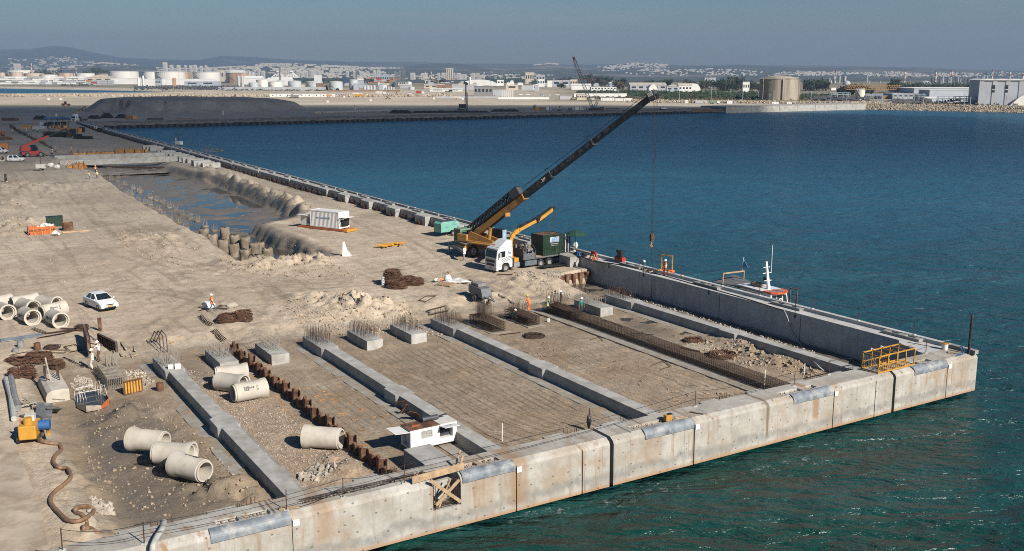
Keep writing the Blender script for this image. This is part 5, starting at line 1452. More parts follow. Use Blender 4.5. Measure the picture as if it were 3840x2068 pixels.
person('worker in lime vest standing among stub bars in the wet trench',PP(B(0,400,1772,1308)),R(180),shirt='vest_lime',trouser='darkcloth',vest='vest_lime',helmet='helmet_yellow',k=1.05)
person('worker in orange leaning on the end of a short formwork box',PP(B(0,400,1230,1100)),R(20),shirt='vest_orange',trouser='darkcloth',vest='vest_orange',helmet='helmet_yellow',k=1.1,**bend)
person('worker in orange vest below the telehandler hook line',PP(B(0,400,955,890)),R(0),shirt='denim',trouser='darkcloth',vest='vest_orange',k=1.1)
person('worker in tan shirt behind the telehandler hook line',PP(B(0,400,1025,835)),R(180),shirt='wood',trouser='darkcloth',helmet='helmet_yellow',k=1.1)
person('worker in orange bent over the end of the orange formwork row',PP(B(0,400,1295,880)),R(0),shirt='vest_orange',trouser='darkcloth',vest='vest_orange',k=1.15,lean=.3)
person('worker in blue bent over the middle of the formwork row',PP(B(0,400,1420,880)),R(0),shirt='denim',trouser='darkcloth',helmet='blue',k=1.1,lean=.4)
person('distant worker in lime vest alone beside the dark rebar line',PP(B(0,400,238,500)),R(90),shirt='vest_lime',trouser='darkcloth',vest='vest_lime',k=1.15)
for i,p in enumerate([(488,490),(603,470),(688,480),(795,470)]):
 person(['distant worker nearest the yellow formwork stack','distant worker left of the canopy shelter','distant worker bending among dark cages','distant worker by the end of the long formwork'][i],PP(B(0,400,*p)),R(60*i),shirt='vest_lime',trouser='darkcloth',vest='vest_lime',k=1.1,lean=.3 if i==2 else 0)
person('distant worker in orange vest by the cage at the quay wall',PP(B(0,400,1725,450)),R(0),shirt='vest_orange',trouser='darkcloth',vest='vest_orange',k=1.15)
person('distant worker in lime vest by the cage at the quay wall',PP(B(0,400,1757,448)),R(180),shirt='vest_lime',trouser='darkcloth',vest='vest_lime',k=1.15)
person('worker in dark clothes beside the light tower on the quay wall',W(*S(at(*Cc(400,400,740,400),QT)),QT),R(0),shirt='white',trouser='darkcloth',k=1.1)
def z0(p):return gz(*S(p))
def seat(p,dz=0.0):
 q=Vector(p);q.z=z0(q)+dz;return q
PIPE_M=None
def pipe(label,ends,zg,group,mark=None,roll=0.0,zoff=0.0):
 global PIPE_M
 a=at(*ends[0],zg+.74+zoff);b=at(*ends[1],zg+.74+zoff)
 d=(b-a);rz=math.atan2(d.y,d.x);c=(a+b)/2
 t=thing('concrete_pipe',label,'pipe',(c.x,c.y,zg+.74+zoff),rz,group)
 M=Matrix.Rotation(R(90),4,'Y')
 if PIPE_M is None:
  m=MB();m.lathe([(.56,-1.3),(.66,-1.3),(.66,-1.18),(.72,-1.17),(.72,.72),(.80,.95),(.82,1.3),(.68,1.3),(.66,1.14),(.56,1.12)],40,0,M,True)
  o=m.build('barrel','pipe',t,smooth=True);PIPE_M=o.data
  e=o.modifiers.new('es','EDGE_SPLIT');e.split_angle=R(35)
 else:
  o=bpy.data.objects.new('barrel',PIPE_M);COL.objects.link(o);o.parent=t
  e=o.modifiers.new('es','EDGE_SPLIT');e.split_angle=R(35)
 if mark is not None:
  q=MB();rn=random.Random(int(abs(c.x*10)))
  for k in range(5):
   an=mark+.10*k;r_=.727
   for j in range(6 if k in(1,2)else 3):
    x0=-.55+.14*j;M2=Matrix.Rotation(an,4,'X')@Matrix.Translation((x0,0,r_))
    q.box((0,0,0),(.11,.05,.008),M=M2)
  q.build('stencil','blackmark',t)
  sgn=text_mesh('610',.26,'stencil_number','blackmark',t,Matrix.Rotation(mark+.25,4,'X')@Matrix.Translation((.45,0,.728))@Matrix.Rotation(R(90),4,'Z'),.004)
 return t
g='pale concrete pipes dumped on the site'
b0=lambda x,y:A(0,1050,x,y)
b2=lambda x,y:A(0,1518,x,y)
b6=lambda x,y:A(700,1050,x,y)
b3=lambda x,y:A(900,1518,x,y)
pipe('pale pipe at the front of the left heap, its open mouth facing the viewer lowest',(b0(462,330),b0(605,402)),2.0,g,1.2)
pipe('pale pipe in the middle of the front row of the left heap',(b0(205,305),b0(335,372)),2.0,g,1.3)
pipe('pale pipe of the left heap cut by the picture edge, mouth towards the viewer',(b0(-30,262),b0(95,318)),2.0,g)
pipe('pale pipe lying sideways behind the front row of the left heap, bell end up',(b0(375,312),b0(610,262)),2.0,g,.9)
pipe('pale pipe lying sideways at the back of the left heap',(b0(115,225),b0(345,190)),2.05,g)
pipe('pale pipe in the back row of the left heap beside the sideways one',(b0(200,232),b0(322,268)),2.0,g)
pipe('pale pipe furthest back in the left heap, mouth half seen',(b0(400,212),b0(510,226)),2.0,g)
pipe('pale pipe mostly outside the picture behind the left heap',(b0(-60,225),b0(30,210)),2.0,g)
pipe('upper pale pipe of the three leaning together behind the tie beam',(b6(285,905),b6(560,875)),1.32,g)
pipe('middle pale pipe of the three leaning together, mouth turned away to the side',(b6(330,960),b6(505,985)),1.32,g)
pipe('front pale pipe of the three leaning together on the gravel',(b6(445,1075),b6(735,1022)),1.32,g,.8)
pipe('upper pale pipe of the three lying in the muddy bay',(b2(1535,350),b2(1270,325)),1.32,g)
pipe('middle pale pipe of the three lying in the muddy bay',(b2(1490,455),b2(1800,470)),1.3,g)
pipe('lowest pale pipe of the three in the muddy bay, black stencil on top',(b2(1925,628),b2(1675,560)),1.3,g,.1)
pipe('single pale pipe with black stencil lying alone on the gravel by the sheet piles',(b3(940,320),b3(635,300)),1.32,g,.75)
pipe('pale pipe with a dark mouth beside the white people carrier',(B(0,400,-20,930),B(0,400,62,955)),2.0,g)
p=G(*B(0,400,110,1375));t=thing('tyre_ring','big black rubber ring standing on edge at the left sand bank','ring',(p.x,p.y,p.z+.95),.5)
m=MB();m.lathe([(.7,-.25),(.95,-.25),(.95,.25),(.7,.25)],24,0,Matrix.Rotation(R(90),4,'Y'),True);m.build('ring','rubber',t)
q0=lambda x,y:A(0,650,x,y)
q1=lambda x,y:A(960,650,x,y)
SH=[q0(1925,525),q0(2010,580),q0(2122,515),q0(2218,580),q0(2318,595),q0(2108,630),q0(2208,670),q0(2318,712),q0(2402,665),q0(2405,772),q1(108,705),q1(20,772),q1(25,655)]
for i,p in enumerate(SH):
 w=at(*p,2.1);rn=random.Random(i)
 t=thing('bored_pile','muddy round concrete pile standing in the lower end of the pit','pile',(w.x,w.y,.1),rn.uniform(0,6),'muddy round piles in the lower pit')
 H=1.95+rn.uniform(-.15,.12)
 m=MB();n_=18;rows=7
 for r_ in range(rows):
  for k in range(n_):
   th=2*math.pi*k/n_;rad=.76+.05*math.sin(th*3+i+r_*.7)+.04*math.sin(th*7+r_*2+i);z=-.7+(H+.7)*r_/(rows-1)+(.10*math.sin(th*4+i)+.06*math.sin(th*9+i)if r_==rows-1 else 0)
   m.v.append((rad*math.cos(th),rad*math.sin(th),z))
 for r_ in range(rows-1):
  for k in range(n_):k2=(k+1)%n_;m.f.append((r_*n_+k,r_*n_+k2,(r_+1)*n_+k2,(r_+1)*n_+k));m.m.append(0)
 m.v.append((0,0,H-.15));o_=(rows-1)*n_
 for k in range(n_):m.f.append((o_+k,o_+(k+1)%n_,len(m.v)-1));m.m.append(0)
 m.build('shaft','shaftconcrete',t,smooth=True)
p=at(*q1(232,790),1.2);t=thing('bored_pile','short broken pile stump at the near end of the pit','pile',(p.x,p.y,.1));MB().blob((0,0,.5),(.75,.75,.75),3,0,.12).build('stump','shaftconcrete',t)
ST=[(1250,245),(1310,270),(1420,235),(1480,260),(1375,290),(1540,290),(1430,330),(1500,345),(1600,325),(1490,370),(1660,350),(1545,400),(1610,435),(1720,395),(1690,470),(1800,430),(1870,455),(1940,505),(1760,520),(2030,545),(1240,200),(1320,185),(1200,210),(1100,190),(1140,145),(1000,85),(1110,80),(1260,145),(1050,60),(1180,115),(1330,170),(960,40),(1040,20),(1120,40),(1560,455),(1640,500),(1420,300)]
def stub_proto(seed):
 rn=random.Random(seed)
 t=thing('pile_stub','low concrete pile stub bristling with bars in the wet trench','pile stub',(0,0,0),0,'low pile stubs with bars in the wet trench')
 m=MB();m.lathe([(.001,-.3),(.62,-.3),(.6,.32),(.5,.36),(.001,.37)],14);m.build('head','shaftconcrete',t)
 m=MB()
 for k in range(10):
  th=2*math.pi*k/10;x,y=.42*math.cos(th),.42*math.sin(th);m.tube([(x,y,.2),(x+rn.uniform(-.1,.1),y+rn.uniform(-.1,.1),1.25+rn.uniform(-.25,.15))],.022,4)
 m.build('starter_bars','rebar_grey',t,kind='stuff');return t
protos=[stub_proto(1),stub_proto(2)]
for i,p in enumerate(ST):
 w=at(*q0(*p),.3);w.z=.12
 if w.z>3:continue
 o=protos[i]if i<2 else copy_tree(protos[i%2]);o.location=w;o.rotation_euler=(0,0,i*1.3)
a,b,rz=two(q0(268,590),q0(533,572));c=seat((a+b)/2)
t=thing('rubbish_skip','orange open skip with black painted numbers, loaded with white bags','skip',c+Vector((-math.sin(rz),math.cos(rz),0))*.8,rz)
L=(b-a).length*.98
m=MB()
for s in(-1,1):m.add([(-L/2,s*.85,1.25),(L/2,s*.85,1.25),(L/2-.25,s*.78,0),(-L/2+.25,s*.78,0),(-L/2,s*.79,1.25),(L/2,s*.79,1.25),(L/2-.25,s*.72,0),(-L/2+.25,s*.72,0)],[(0,1,2,3),(7,6,5,4),(0,4,5,1),(2,6,7,3),(1,5,6,2),(3,7,4,0)])
for s in(-1,1):m.bar((s*(L/2-.03),-.8,.65),(s*(L/2-.03),.8,.65),.06,1.25)
m.bb(-L/2+.2,L/2-.2,-.75,.75,0,.06);m.build('body','orange',t)
for sx in(-.5,0,.5):MB().box((sx*L*.6,-.87,.62),(.1,.06,1.2)).build('rib','yellow',t)
text_mesh('04640 2D',.42,'lettering','blackmark',t,FM((-L*.25,-.862,.72),(1,0,0),(0,.056,1)),.006)
text_mesh('69 54 72-8F',.38,'lettering','blackmark',t,FM((L*.25,-.862,.74),(1,0,0),(0,.056,1)),.006)
m=MB()
for i,(x,y,z,r_)in enumerate([(.1,0,1.1,.45),(.7,.2,1.25,.5),(1.3,0,1.15,.5),(1.0,-.3,1.0,.4),(-.4,.1,.9,.4)]):m.blob((x,y,z),(r_,r_*.8,r_*.75),i,0,.3)
m.build('rubbish','plastic',t,kind='stuff')
c2=seat(G(*q0(455,520)),0);t=thing('waste_bin','dark green steel bin just behind the orange skip','bin',c2+Vector((0,2.4,0)),rz);MB().bb(-1.2,1.2,-.6,.6,0,1.5).build('body','darkgreen',t,bevel=.04);MB().bb(-1.25,1.25,-.65,.65,1.5,1.58).build('lid','darkgreen',t)
p=G(*q0(528,590));t=thing('rubbish_bag','white plastic bag slumped at the end of the orange skip','bag',p);MB().blob((0,0,.3),(.7,.5,.4),4,0,.35).build('bag','plastic',t)
p=G(*q0(643,540));t=thing('rusty_drum','short fat rusty steel tube standing beside the orange skip','drum',p);m=MB();m.lathe([(.78,0),(.82,0),(.82,1.25),(.78,1.25)],24,0,None,True);m.build('shell','rust',t)
a,b,rz=two(q0(590,572),q0(845,550));t=thing('timber_baulk','long pale timber lying on sand to the side of the rusty drum','timber',seat((a+b)/2),rz);MB().box((0,0,.12),((b-a).length,.25,.22)).build('baulk','wood',t)
p=G(*q1(850,785));t=thing('bulk_bag','white bulk bag standing up like a small sail on the open sand','bag',p)
m=MB();m.add([(-.45,-.3,0),(.75,-.3,0),(.75,.3,0),(-.45,.3,0),(-.35,-.1,1.9),(-.15,.0,2.0),(-.3,.15,1.9),(.2,0,.9),(.55,-.1,.35)],[(0,1,8,7,5,4),(0,4,6,3),(4,5,6),(2,3,6,5,7),(1,2,7,8),(0,3,2,1)]);m.build('bag','white',t)
p=G(*q1(1275,690));t=thing('plank_heap','heap of bright yellow formwork planks on the sand before the crane','plank heap',p,AU+R(90))
rn=random.Random(6)
for i in range(17):
 a_=rn.uniform(-.5,.5);x,y=rn.uniform(-1.4,1.4),rn.uniform(-.5,.5);L_=rn.uniform(1.8,3.4)
 MB().box((x,y,.06+.022*i),(L_,.2,.1),rz=a_+(1.2 if i%6==0 else 0)).build('plank','yellow',t)
def coil(label,p,r,h,n,mat_='rebar_orange',seed=0):
 t=thing('rebar_bundle',label,'rebar bundle',seat(p),0)
 rn=random.Random(seed);m=MB()
 for i in range(n):
  z=h*i/n;pts=[];rr=r*(1-.25*(i/n)**2)*rn.uniform(.8,1.08);cx,cy=rn.uniform(-.12,.12)*r,rn.uniform(-.12,.12)*r;ph=rn.uniform(0,6)
  for k in range(9):
   th=ph+2*math.pi*k/8;sq=1/max(abs(math.cos(th)),abs(math.sin(th)))**.6;pts.append((cx+rr*sq*.9*math.cos(th),cy+rr*sq*.75*math.sin(th),.04+z+rn.uniform(-.05,.05)))
  m.tube(pts,.024,4)
 for i in range(int(n*.3)):
  th=rn.uniform(0,6);m.tube([(r*.9*math.cos(th),r*.7*math.sin(th),rn.uniform(0,h*.6)),(r*.3*math.cos(th+1),r*.3*math.sin(th+1),h*rn.uniform(.8,1.15)),(r*rn.uniform(-1,1),r*rn.uniform(-.8,.8),h*rn.uniform(.3,1))],.022,4)
 m.build('loops',mat_,t);return t
coil('tallest brown heap of bent stirrups in the middle of the site',G(*q1(1290,1050)),1.25,1.7,60,seed=1)
coil('low brown heap of stirrups in front of the tallest one',G(*q1(1330,1085)),1.2,.8,36,seed=2)
coil('round brown heap of stirrups beside the tallest one, towards the truck',G(*q1(1440,1055)),1.15,.95,40,seed=3)
coil('outermost brown heap of stirrups on the truck side',G(*q1(1515,1055)),1.0,.75,34,seed=4)
p=G(*q1(1202,1060));t=thing('cable_roll','upright white roll leaning on the tallest stirrup heap','roll',p);MB().cyl((0,0,0),(0,0,1.0),.2,12).build('roll','plastic',t)
p=G(*q1(1815,1030));t=thing('bulk_bag','white bulk bag of sticks standing on the sand by a flat pallet','bag',p);MB().blob((0,0,.45),(.5,.5,.55),6,0,.15).build('bag','white',t)
m=MB();rn=random.Random(3)
for i in range(14):m.bar((rn.uniform(-.3,.3),rn.uniform(-.3,.3),.7),(rn.uniform(-.45,.45),rn.uniform(-.4,.4),1.3),.05)
m.build('sticks','wood',t,kind='stuff')
p=G(*q1(1910,1035));t=thing('plastic_sheet','crumpled clear plastic sheeting draped over boards on the sand','plastic sheet',p);MB().blob((0,0,.15),(1.1,.7,.35),8,0,.4).build('sheet','plastic',t)
p=G(*q1(1720,1030));t=thing('sack','small orange and white sack beside the bulk bag','sack',p);MB().blob((0,0,.22),(.5,.4,.3),9,0,.3).build('sack','offwhite',t);MB().blob((.3,-.2,.3),(.25,.2,.2),2,0,.3).build('patch','vest_orange',t)
def pallet(label,p,rz,mat_='greywood',tilt=0):
 t=thing('pallet',label,'pallet',seat(p),rz);t.rotation_euler=(tilt,0,rz)
 m=MB()
 for i in range(7):m.box((-.9+.3*i,0,.16),(.2,1.9,.04))
 for y in(-.85,0,.85):m.box((0,y,.08),(2.0,.14,.12))
 m.build('slats',mat_,t);return t
pallet('flat brown pallet in front of the plastic sheeting',G(*q1(1800,1055)),1.2,'wood')
pallet('pale pallet lying alone on the earth beside the long rebar cage',G(*A(2200,1000,1035,775)),AU+.3,'greywood')
t=pallet('grey timber lattice tipped on the bank above the rusty sheet piling',G(*A(1600,650,1195,985)),AU+.7,'greywood',-.45);t.location.z+=.35
coil('flat brown stack of stirrups between long cage and shaded beam',G(*A(2200,1000,1005,712)),1.0,.3,16,seed=7)
coil('flattened tangle of rusty stirrups on the lumpy earth near the quay corner',G(*A(2200,1000,1280,850)),1.4,.3,18,seed=8)
coil('low coil of dark stirrups on the earth in front of the two cage blocks',G(*A(1500,1000,1270,665)),1.15,.22,14,'rebar',seed=9)
coil('stack of dark square stirrups at the corner of the left pipe heap',G(*A(0,1050,775,475)),.75,.45,18,'rebar',seed=10)
coil('dark square ring of stirrups lying on sand in the left yard',G(*A(0,1050,492,645)),.75,.2,12,'rebar',seed=11)
coil('brown stirrup stack nearest the walking worker',G(*A(0,1050,2150,395)),1.15,.75,34,seed=12)
coil('brown stirrup stack just behind the one nearest the walking worker',G(*A(0,1050,2300,385)),1.05,.95,40,seed=13)
coil('crumpled rusty bars piled at the far left behind the rounded block',G(*A(0,1050,160,790)),1.1,.5,26,seed=14)
coil('rusty bars heaped on a trestle behind the rounded block',G(*A(0,1050,370,770)),1.3,.75,34,seed=15)
coil('rusty bar roll standing left of the rounded block',G(*A(0,1050,270,925)),.7,1.0,30,seed=16)
coil('small rusty bar roll in the far left yard',G(*A(0,1050,140,925)),.6,.8,20,seed=17)
coil('small rusty coil close to the rounded block and the two workers',G(*A(0,1050,540,840)),.7,.8,22,seed=18)
def bent(label,pts,n=4,r=.022,mat_='rebar'):
 P_=[G(*p)for p in pts];c=sum(P_,Vector())/len(P_);t=thing('bent_bars',label,'rebar',c,0);m=MB()
 for k in range(n):m.tube([(p.x-c.x+.07*k,p.y-c.y+.06*(k%2),z0(p)+.05+.03*k-c.z)for p in P_],r,4)
 m.build('bars',mat_,t);return t
bent('flat loop of bent bars on pale earth near the grey trailer',[q1(1530,1210),q1(1600,1170),q1(1690,1170),q1(1590,1225),q1(1530,1210)])
bent('large bent rectangular frame of bars beside the beam head',[q1(1605,1310),q1(1780,1265),q1(1805,1310),q1(1630,1350),q1(1605,1310)],6)
bent('long straight bars on the ground leading to the cage blocks',[q1(2000,1015),q1(2200,1110),q1(2421,1240)],4)
bent('thin bent frame lying in the smooth earth bay',[A(2200,1000,610,945),A(2200,1000,720,900),A(2200,1000,790,950),A(2200,1000,690,985)],2)
bent('twisted bars lying in the smooth earth bay near the cage',[A(2200,1000,30,700),A(2200,1000,110,675),A(2200,1000,150,710)],2)
bent('two bars bent like goalposts standing by the worker in green',[A(2100,850,390,890),A(2100,850,510,920),A(2100,850,590,960)],2)
bent('scattered long bars fanned out in front of the left pipe heap',[b0(290,470),b0(420,520),b0(560,500),b0(700,490)],6)
bent('second fan of scattered bars in front of the left pipe heap',[b0(350,560),b0(460,540),b0(620,510),b0(710,480),b0(560,470)],5)
bent('bundle of bars beside the head of the grey-barred tie beam',[b0(1870,350),b0(1920,410),b0(1980,440)],7)
bent('dark bar bundle leading to the start of the sheet piles',[b0(1990,490),b0(2040,550),b0(2090,590)],9)
bent('thin rectangular loops on the sand of the left yard',[b0(600,640),b0(700,620),b0(760,670),b0(660,690),b0(600,640)],3)
bent('rectangular wire loop lying left of the two workers',[b0(450,690),b0(500,670),b0(620,672),b0(610,700),b0(450,690)],2)
bent('long thin bar loop beside the blue paint marks',[b0(90,720),b0(240,690),b0(470,690),b0(130,740)],2)
bent('pair of straight bars pointing at the grey rebar block',[b0(590,740),b0(700,790),b0(780,835)],3)
bent('bars lying below the worker with the orange vest',[b0(1870,300),b0(2000,275),b0(2140,285)],5)
bent('dark bars strewn beside the low coil near the cage blocks',[A(1500,1000,940,655),A(1500,1000,1010,645),A(1500,1000,1140,630)],3)
bent('dark rod lying on the pale bank below the truck cab',[A(1600,650,660,968),A(1600,650,800,968)],5,.05)
bent('long bar lying on the ledge of the shaded tie beam',[A(2100,850,1145,845),A(2100,850,1300,895),A(2100,850,1500,960)],1)
t=thing('bent_bars','tall rusty bars bent like staples beside the grey-barred tie beam','rebar',G(*b0(1480,700)),AU)
m=MB()
for k in range(3):m.tube([(0,.3*k-1,0),(.4,.3*k-1,1.5),(1.6,.3*k-.9,1.7),(2.2,.3*k-.5,.6)],.045,5)
m.build('bars','rebar',t)
def panel(label,pa,pb,h,mat_,ribs,thick=.12,z=None):
 a,b,rz=two(pa,pb);t=thing('formwork_shutter',label,'formwork panel',seat((a+b)/2),rz);L=(b-a).length
 MB().box((0,thick/2,h/2),(L,thick,h)).build('sheet',mat_,t)
 m=MB()
 for i in range(ribs):m.box((-L/2+.06+(L-.12)*i/(ribs-1),-.04,h/2),(.07,.075,h))
 for zz in(.05,h-.05):m.box((0,-.045,zz),(L,.08,.08))
 m.build('rib','rust' if mat_!='rust' else 'black',t);return t
panel('bright yellow steel formwork panel standing by the grey rebar block',b0(1175,1095),b0(1352,1050),1.15,'yellow',7)
panel('long dark rusty formwork panel standing on the sand near the two workers',b0(930,580),b0(1108,722),.95,'darkgrey',9)
t=panel('dark formwork panel seen edge-on beside the worker in white',b0(860,740),b0(815,560),1.6,'rust',6,.2);
MB().bar((0,-1.2,.1),(0,0,1.3),.1).build('prop','darkgrey',t)
t=thing('steel_post','short rusty post behind the long dark formwork panel','post',G(*b0(948,480)),0);MB().box((0,0,.6),(.3,.2,1.3)).build('post','rust',t)
for i,(a_,b_,l_)in enumerate([((1145,580),(1195,685),'grey plank upright-most of those right of the dark panel'),((1225,645),(1258,740),'short grey plank in the middle of the loose ones by the dark panel'),((1280,605),(1280,695),'pale plank of the loose ones by the dark panel'),((1190,735),(1305,705),'light brown plank lying crosswise below the loose grey ones'),((1120,660),(1160,735),'short plank touching the foot of the dark panel')]):
 a,b,rz=two(b0(*a_),b0(*b_));t=thing('plank',l_,'plank',seat((a+b)/2),rz);MB().box((0,0,.06),((b-a).length,.2,.1)).build('board','greywood' if i!=3 else 'wood',t)
for i,(p_,l_,s_)in enumerate([((1615,840),'white cardboard box on the corbel of the grey-barred beam',.36),((1682,840),'wider white box beside the first one on the beam',.42)]):
 p=at(*b0(*p_),2.2);t=thing('box',l_,'box',p,.4);MB().box((0,0,s_/2),(s_*1.1,s_*.8,s_)).build('carton','white',t)
for p_,l_ in(((1515,1045),'rusty drum standing in the mud beside the grey-barred tie beam'),((355,660),'rusty box standing in the left yard'),((198,640),'grey drum standing in the left yard'),((150,680),'small grey tin in the left yard')):
 p=G(*b0(*p_));t=thing('drum',l_,'drum',p);MB().cyl((0,0,0),(0,0,.62 if 'tin' not in l_ else.3),.28,14).build('shell','rust' if 'rusty' in l_ else 'midgrey',t)
for i,(p_,l_)in enumerate([((155,560),'grey steel sheet lying flat left of the scattered bars'),((255,545),'second grey steel sheet lying flat beside the scattered bars')]):
 p=G(*b0(*p_));t=thing('steel_sheet',l_,'steel sheet',p,.5+i*.5);MB().box((0,0,.05),(2.6,1.2,.05)).build('sheet','edgeplate',t)
hole=[G(*b0(x,y))for x,y in((700,1120),(760,1060),(900,1050),(1000,1110),(1035,1180),(960,1235),(820,1265),(730,1220))]
m=MB();m.add([(p.x,p.y,1.385)for p in hole],[tuple(range(len(hole)))]);m.build('puddle','puddle',kind='structure')
t=thing('safety_net','torn orange netting sagging round the flooded hole','netting',hole[4],0)
m=MB();P_=[hole[i]for i in(3,4,5,6,7)]
for i in range(4):
 a,b=P_[i]-hole[4],P_[i+1]-hole[4];m.add([(a.x,a.y,.02),(b.x,b.y,.02),(b.x,b.y,.5-.2*(i%2)),(a.x,a.y,.35+.2*(i%2)),(a.x,a.y+.04,.02),(b.x,b.y+.04,.02),(b.x,b.y+.04,.5-.2*(i%2)),(a.x,a.y+.04,.35+.2*(i%2))],[(0,1,2,3),(7,6,5,4),(3,2,6,7),(0,3,7,4),(1,5,6,2),(0,4,5,1)],1 if i in(0,1)else 0)
m.build('net',['greywood','orange'],t)
t=thing('rebar_stand','pale bar frame standing in the flooded hole','rebar frame',hole[0].lerp(hole[3],.4),0)
m=MB();c=Vector(t.location)
for q,(x,y)in enumerate([(710,1140),(735,1165),(760,1160),(905,1060),(930,1090),(955,1100)]):
 p=G(*b0(x,y))-c;m.tube([(p.x,p.y,-.3),(p.x,p.y,.75),(p.x+.2,p.y+.3,.85),(p.x+.3,p.y+.5,-.2)],.025,5)
for(xa,ya),(xb,yb)in(((740,1130),(950,1090)),((725,1085),(900,1050))):
 p,q=G(*b0(xa,ya))-c,G(*b0(xb,yb))-c;m.tube([(p.x,p.y,.5),(q.x,q.y,.5)],.035,5)
m.build('bars','offwhite',t)
for i,(x,y,tl,l_)in enumerate([(420,1290,.75,'dark plywood board propped up in front of the rounded block'),(490,1280,-.5,'second dark plywood board leaning beside the propped one'),(310,1310,.05,'dark plywood board lying flat near the yellow pump')]):
 p=G(*b0(x,y));t=thing('plywood_board',l_,'board',p+Vector((0,0,.35 if i<2 else.1)),.4+i*.3);t.rotation_euler=(tl,.2,.4+i*.3);MB().box((0,0,0),(1.1,1.5,.06)).build('sheet','plyblack',t)
rn=random.Random(12);c=G(*b0(330,1200));t=thing('timber_offcuts','small heap of timber offcuts round the propped plywood boards','timber',c,0)
for i in range(12):MB().box((rn.uniform(-.9,1.6),rn.uniform(-1.0,.6),.1+.04*i),(rn.uniform(.9,1.8),.12,.07),rz=rn.uniform(-1,1)).build('offcut','greywood',t)
p=G(*b2(290,345));t=thing('water_pump','yellow trailer pump with a blue motor in the near left corner','pump',p,AU-.3)
m=MB();m.bb(-.8,.9,-.55,.55,.35,1.3);m.build('body','yellow',t,bevel=.08)
MB().cyl((-.3,0,1.2),(-.3,0,1.75),.28,12).build('pump_head','yellow',t);MB().cyl((.2,-.55,1.0),(.2,-1.25,1.0),.34,14).build('motor','blue',t)
MB().bb(.3,.8,-.3,.3,1.3,1.7).build('control_box','offwhite',t);MB().bar((.0,.5,.3),(.0,.5,1.6),.1).build('frame_post','orange',t)
wheelset(t,(-.4,.5),.75,.26,.2,'yellow');MB().bar((.9,-.9,.5),(-.2,-1.2,.45),.2).build('drawbar','yellow',t)
def hose(label,pts,r,mat_,z=None,dz=.0):
 P_=[]
 for q in pts:
  p=G(*q[:2])if len(q)==2 else at(*q);P_.append(p+Vector((0,0,r*.9 if len(q)==2 else 0)))
 out=[]
 for i in range(len(P_)-1):
  p0,p1,p2,p3=P_[max(0,i-1)],P_[i],P_[i+1],P_[min(len(P_)-1,i+2)]
  for k in range(8):
   s=k/8;out.append(.5*((2*p1)+(p2-p0)*s+(2*p0-5*p1+4*p2-p3)*s*s+(3*p1-p0-3*p2+p3)*s**3))
 out.append(P_[-1]);c=out[0].copy();t=thing('hose',label,'hose',c,0)
 m=MB();m.tube([p-c for p in out],r,8);m.build('tube',mat_,t,smooth=True);return t
hose('thick brown hose winding from the yellow pump across the mud to the quay front',[(*b2(290,170),2.7),(*b2(325,250),2.2),b2(345,330),b2(400,365),b2(480,380),b2(560,390),b2(580,440),b2(530,490),b2(505,560),b2(560,610),b2(640,640),b2(670,700),b2(620,760),b2(530,830),b2(480,900),b2(490,960),b2(560,1040),b2(640,1110),b2(740,1120),b2(830,1080),b2(885,1030),b2(860,990),b2(790,980),b2(720,1000),b2(720,1035),b2(790,1070),b2(820,1120),b2(790,1180)],.125,'hose')
hose('short end of brown hose poking out of the sand by the quay front',[b2(780,1190),(*b2(850,1180),1.9),(*b2(900,1210),1.9),(*b2(960,1240),1.6)],.17,'hose')
hose('grey hose climbing over the quay front down to the water',[(*b2(1550,1105),3.1),(*b2(1530,1180),3.6),(*b2(1480,1260),3.62),(*b2(1450,1330),3.55),(*b2(1440,1400),3.2)],.16,'palehose')
hose('thin pale hose hanging from the quay wall into the trench and up to the beam',[(*A(2100,850,2120,795),3.45),(*A(2100,850,2150,860),2.9),(*A(2100,850,2190,980),1.6),A(2100,850,2280,1130),A(2100,850,2350,1230),(*A(2100,850,2421,1300),2.25),(*A(2700,1250,980,355),1.7)],.05,'palehose')
hose('black hose along the top edge of the quay wall from the truck to the trench',[(*A(2100,850,200,285),QT+.05),(*A(2100,850,320,330),QT+.05),(*A(2100,850,480,350),QT+.05),(*A(2100,850,620,375),QT+.05),(*A(2100,850,860,430),QT+.05),(*A(2100,850,1250,540),QT+.05),(*A(2100,850,1700,665),QT+.05),(*A(2100,850,2110,795),QT+.05)],.05,'black')
p=G(*b0(70,1150));a,b,rz=two(b0(60,960),b0(135,1340));t=thing('hose_pipe_stack','grey plastic sheeting and pipes rolled along the far left edge','pipe roll',seat((a+b)/2),rz)
L_=(b-a).length;MB().tube([(-L_/2,0,.25),(0,.1,.3),(L_/2,0,.25)],.2,10).build('pipe','palehose',t);MB().tube([(-L_/2,.35,.3),(0,.3,.4),(L_*.3,.4,.3)],.24,8).build('roll','midgrey',t)
a,b,rz=two(A(900,1518,1575,480),A(900,1518,1985,420),1.35);rzm=AU-R(90)+.02
p=at(*A(900,1518,1790,440),1.35);p.z=1.35
t=thing('engine_housing','battered white engine housing with two lids raised and a rusty roof','engine housing',p+Vector(W(1.0,-.5,0)-W(0,0,0)),rzm,None,.80)
m=MB();m.bb(-2.2,2.2,-.9,.9,.25,1.95);bd=m.build('body','white',t,bevel=.04)
boolcut(bd,[MB().bb(.55,1.8,-1.2,-.1,.75,1.75),MB().bb(-1.2,-.15,-1.2,-.82,1.05,1.7),MB().bb(-2.5,-1.9,-.6,.6,.4,1.75)])
MB().bb(-1.2,-.15,-.82,-.80,1.05,1.7).build('grille','midgrey',t)
MB().bb(-2.25,.6,-.92,.92,1.952,2.0).build('rusty_roof','rust',t);MB().bb(.602,2.25,-.92,.92,1.952,2.0).build('roof','offwhite',t)
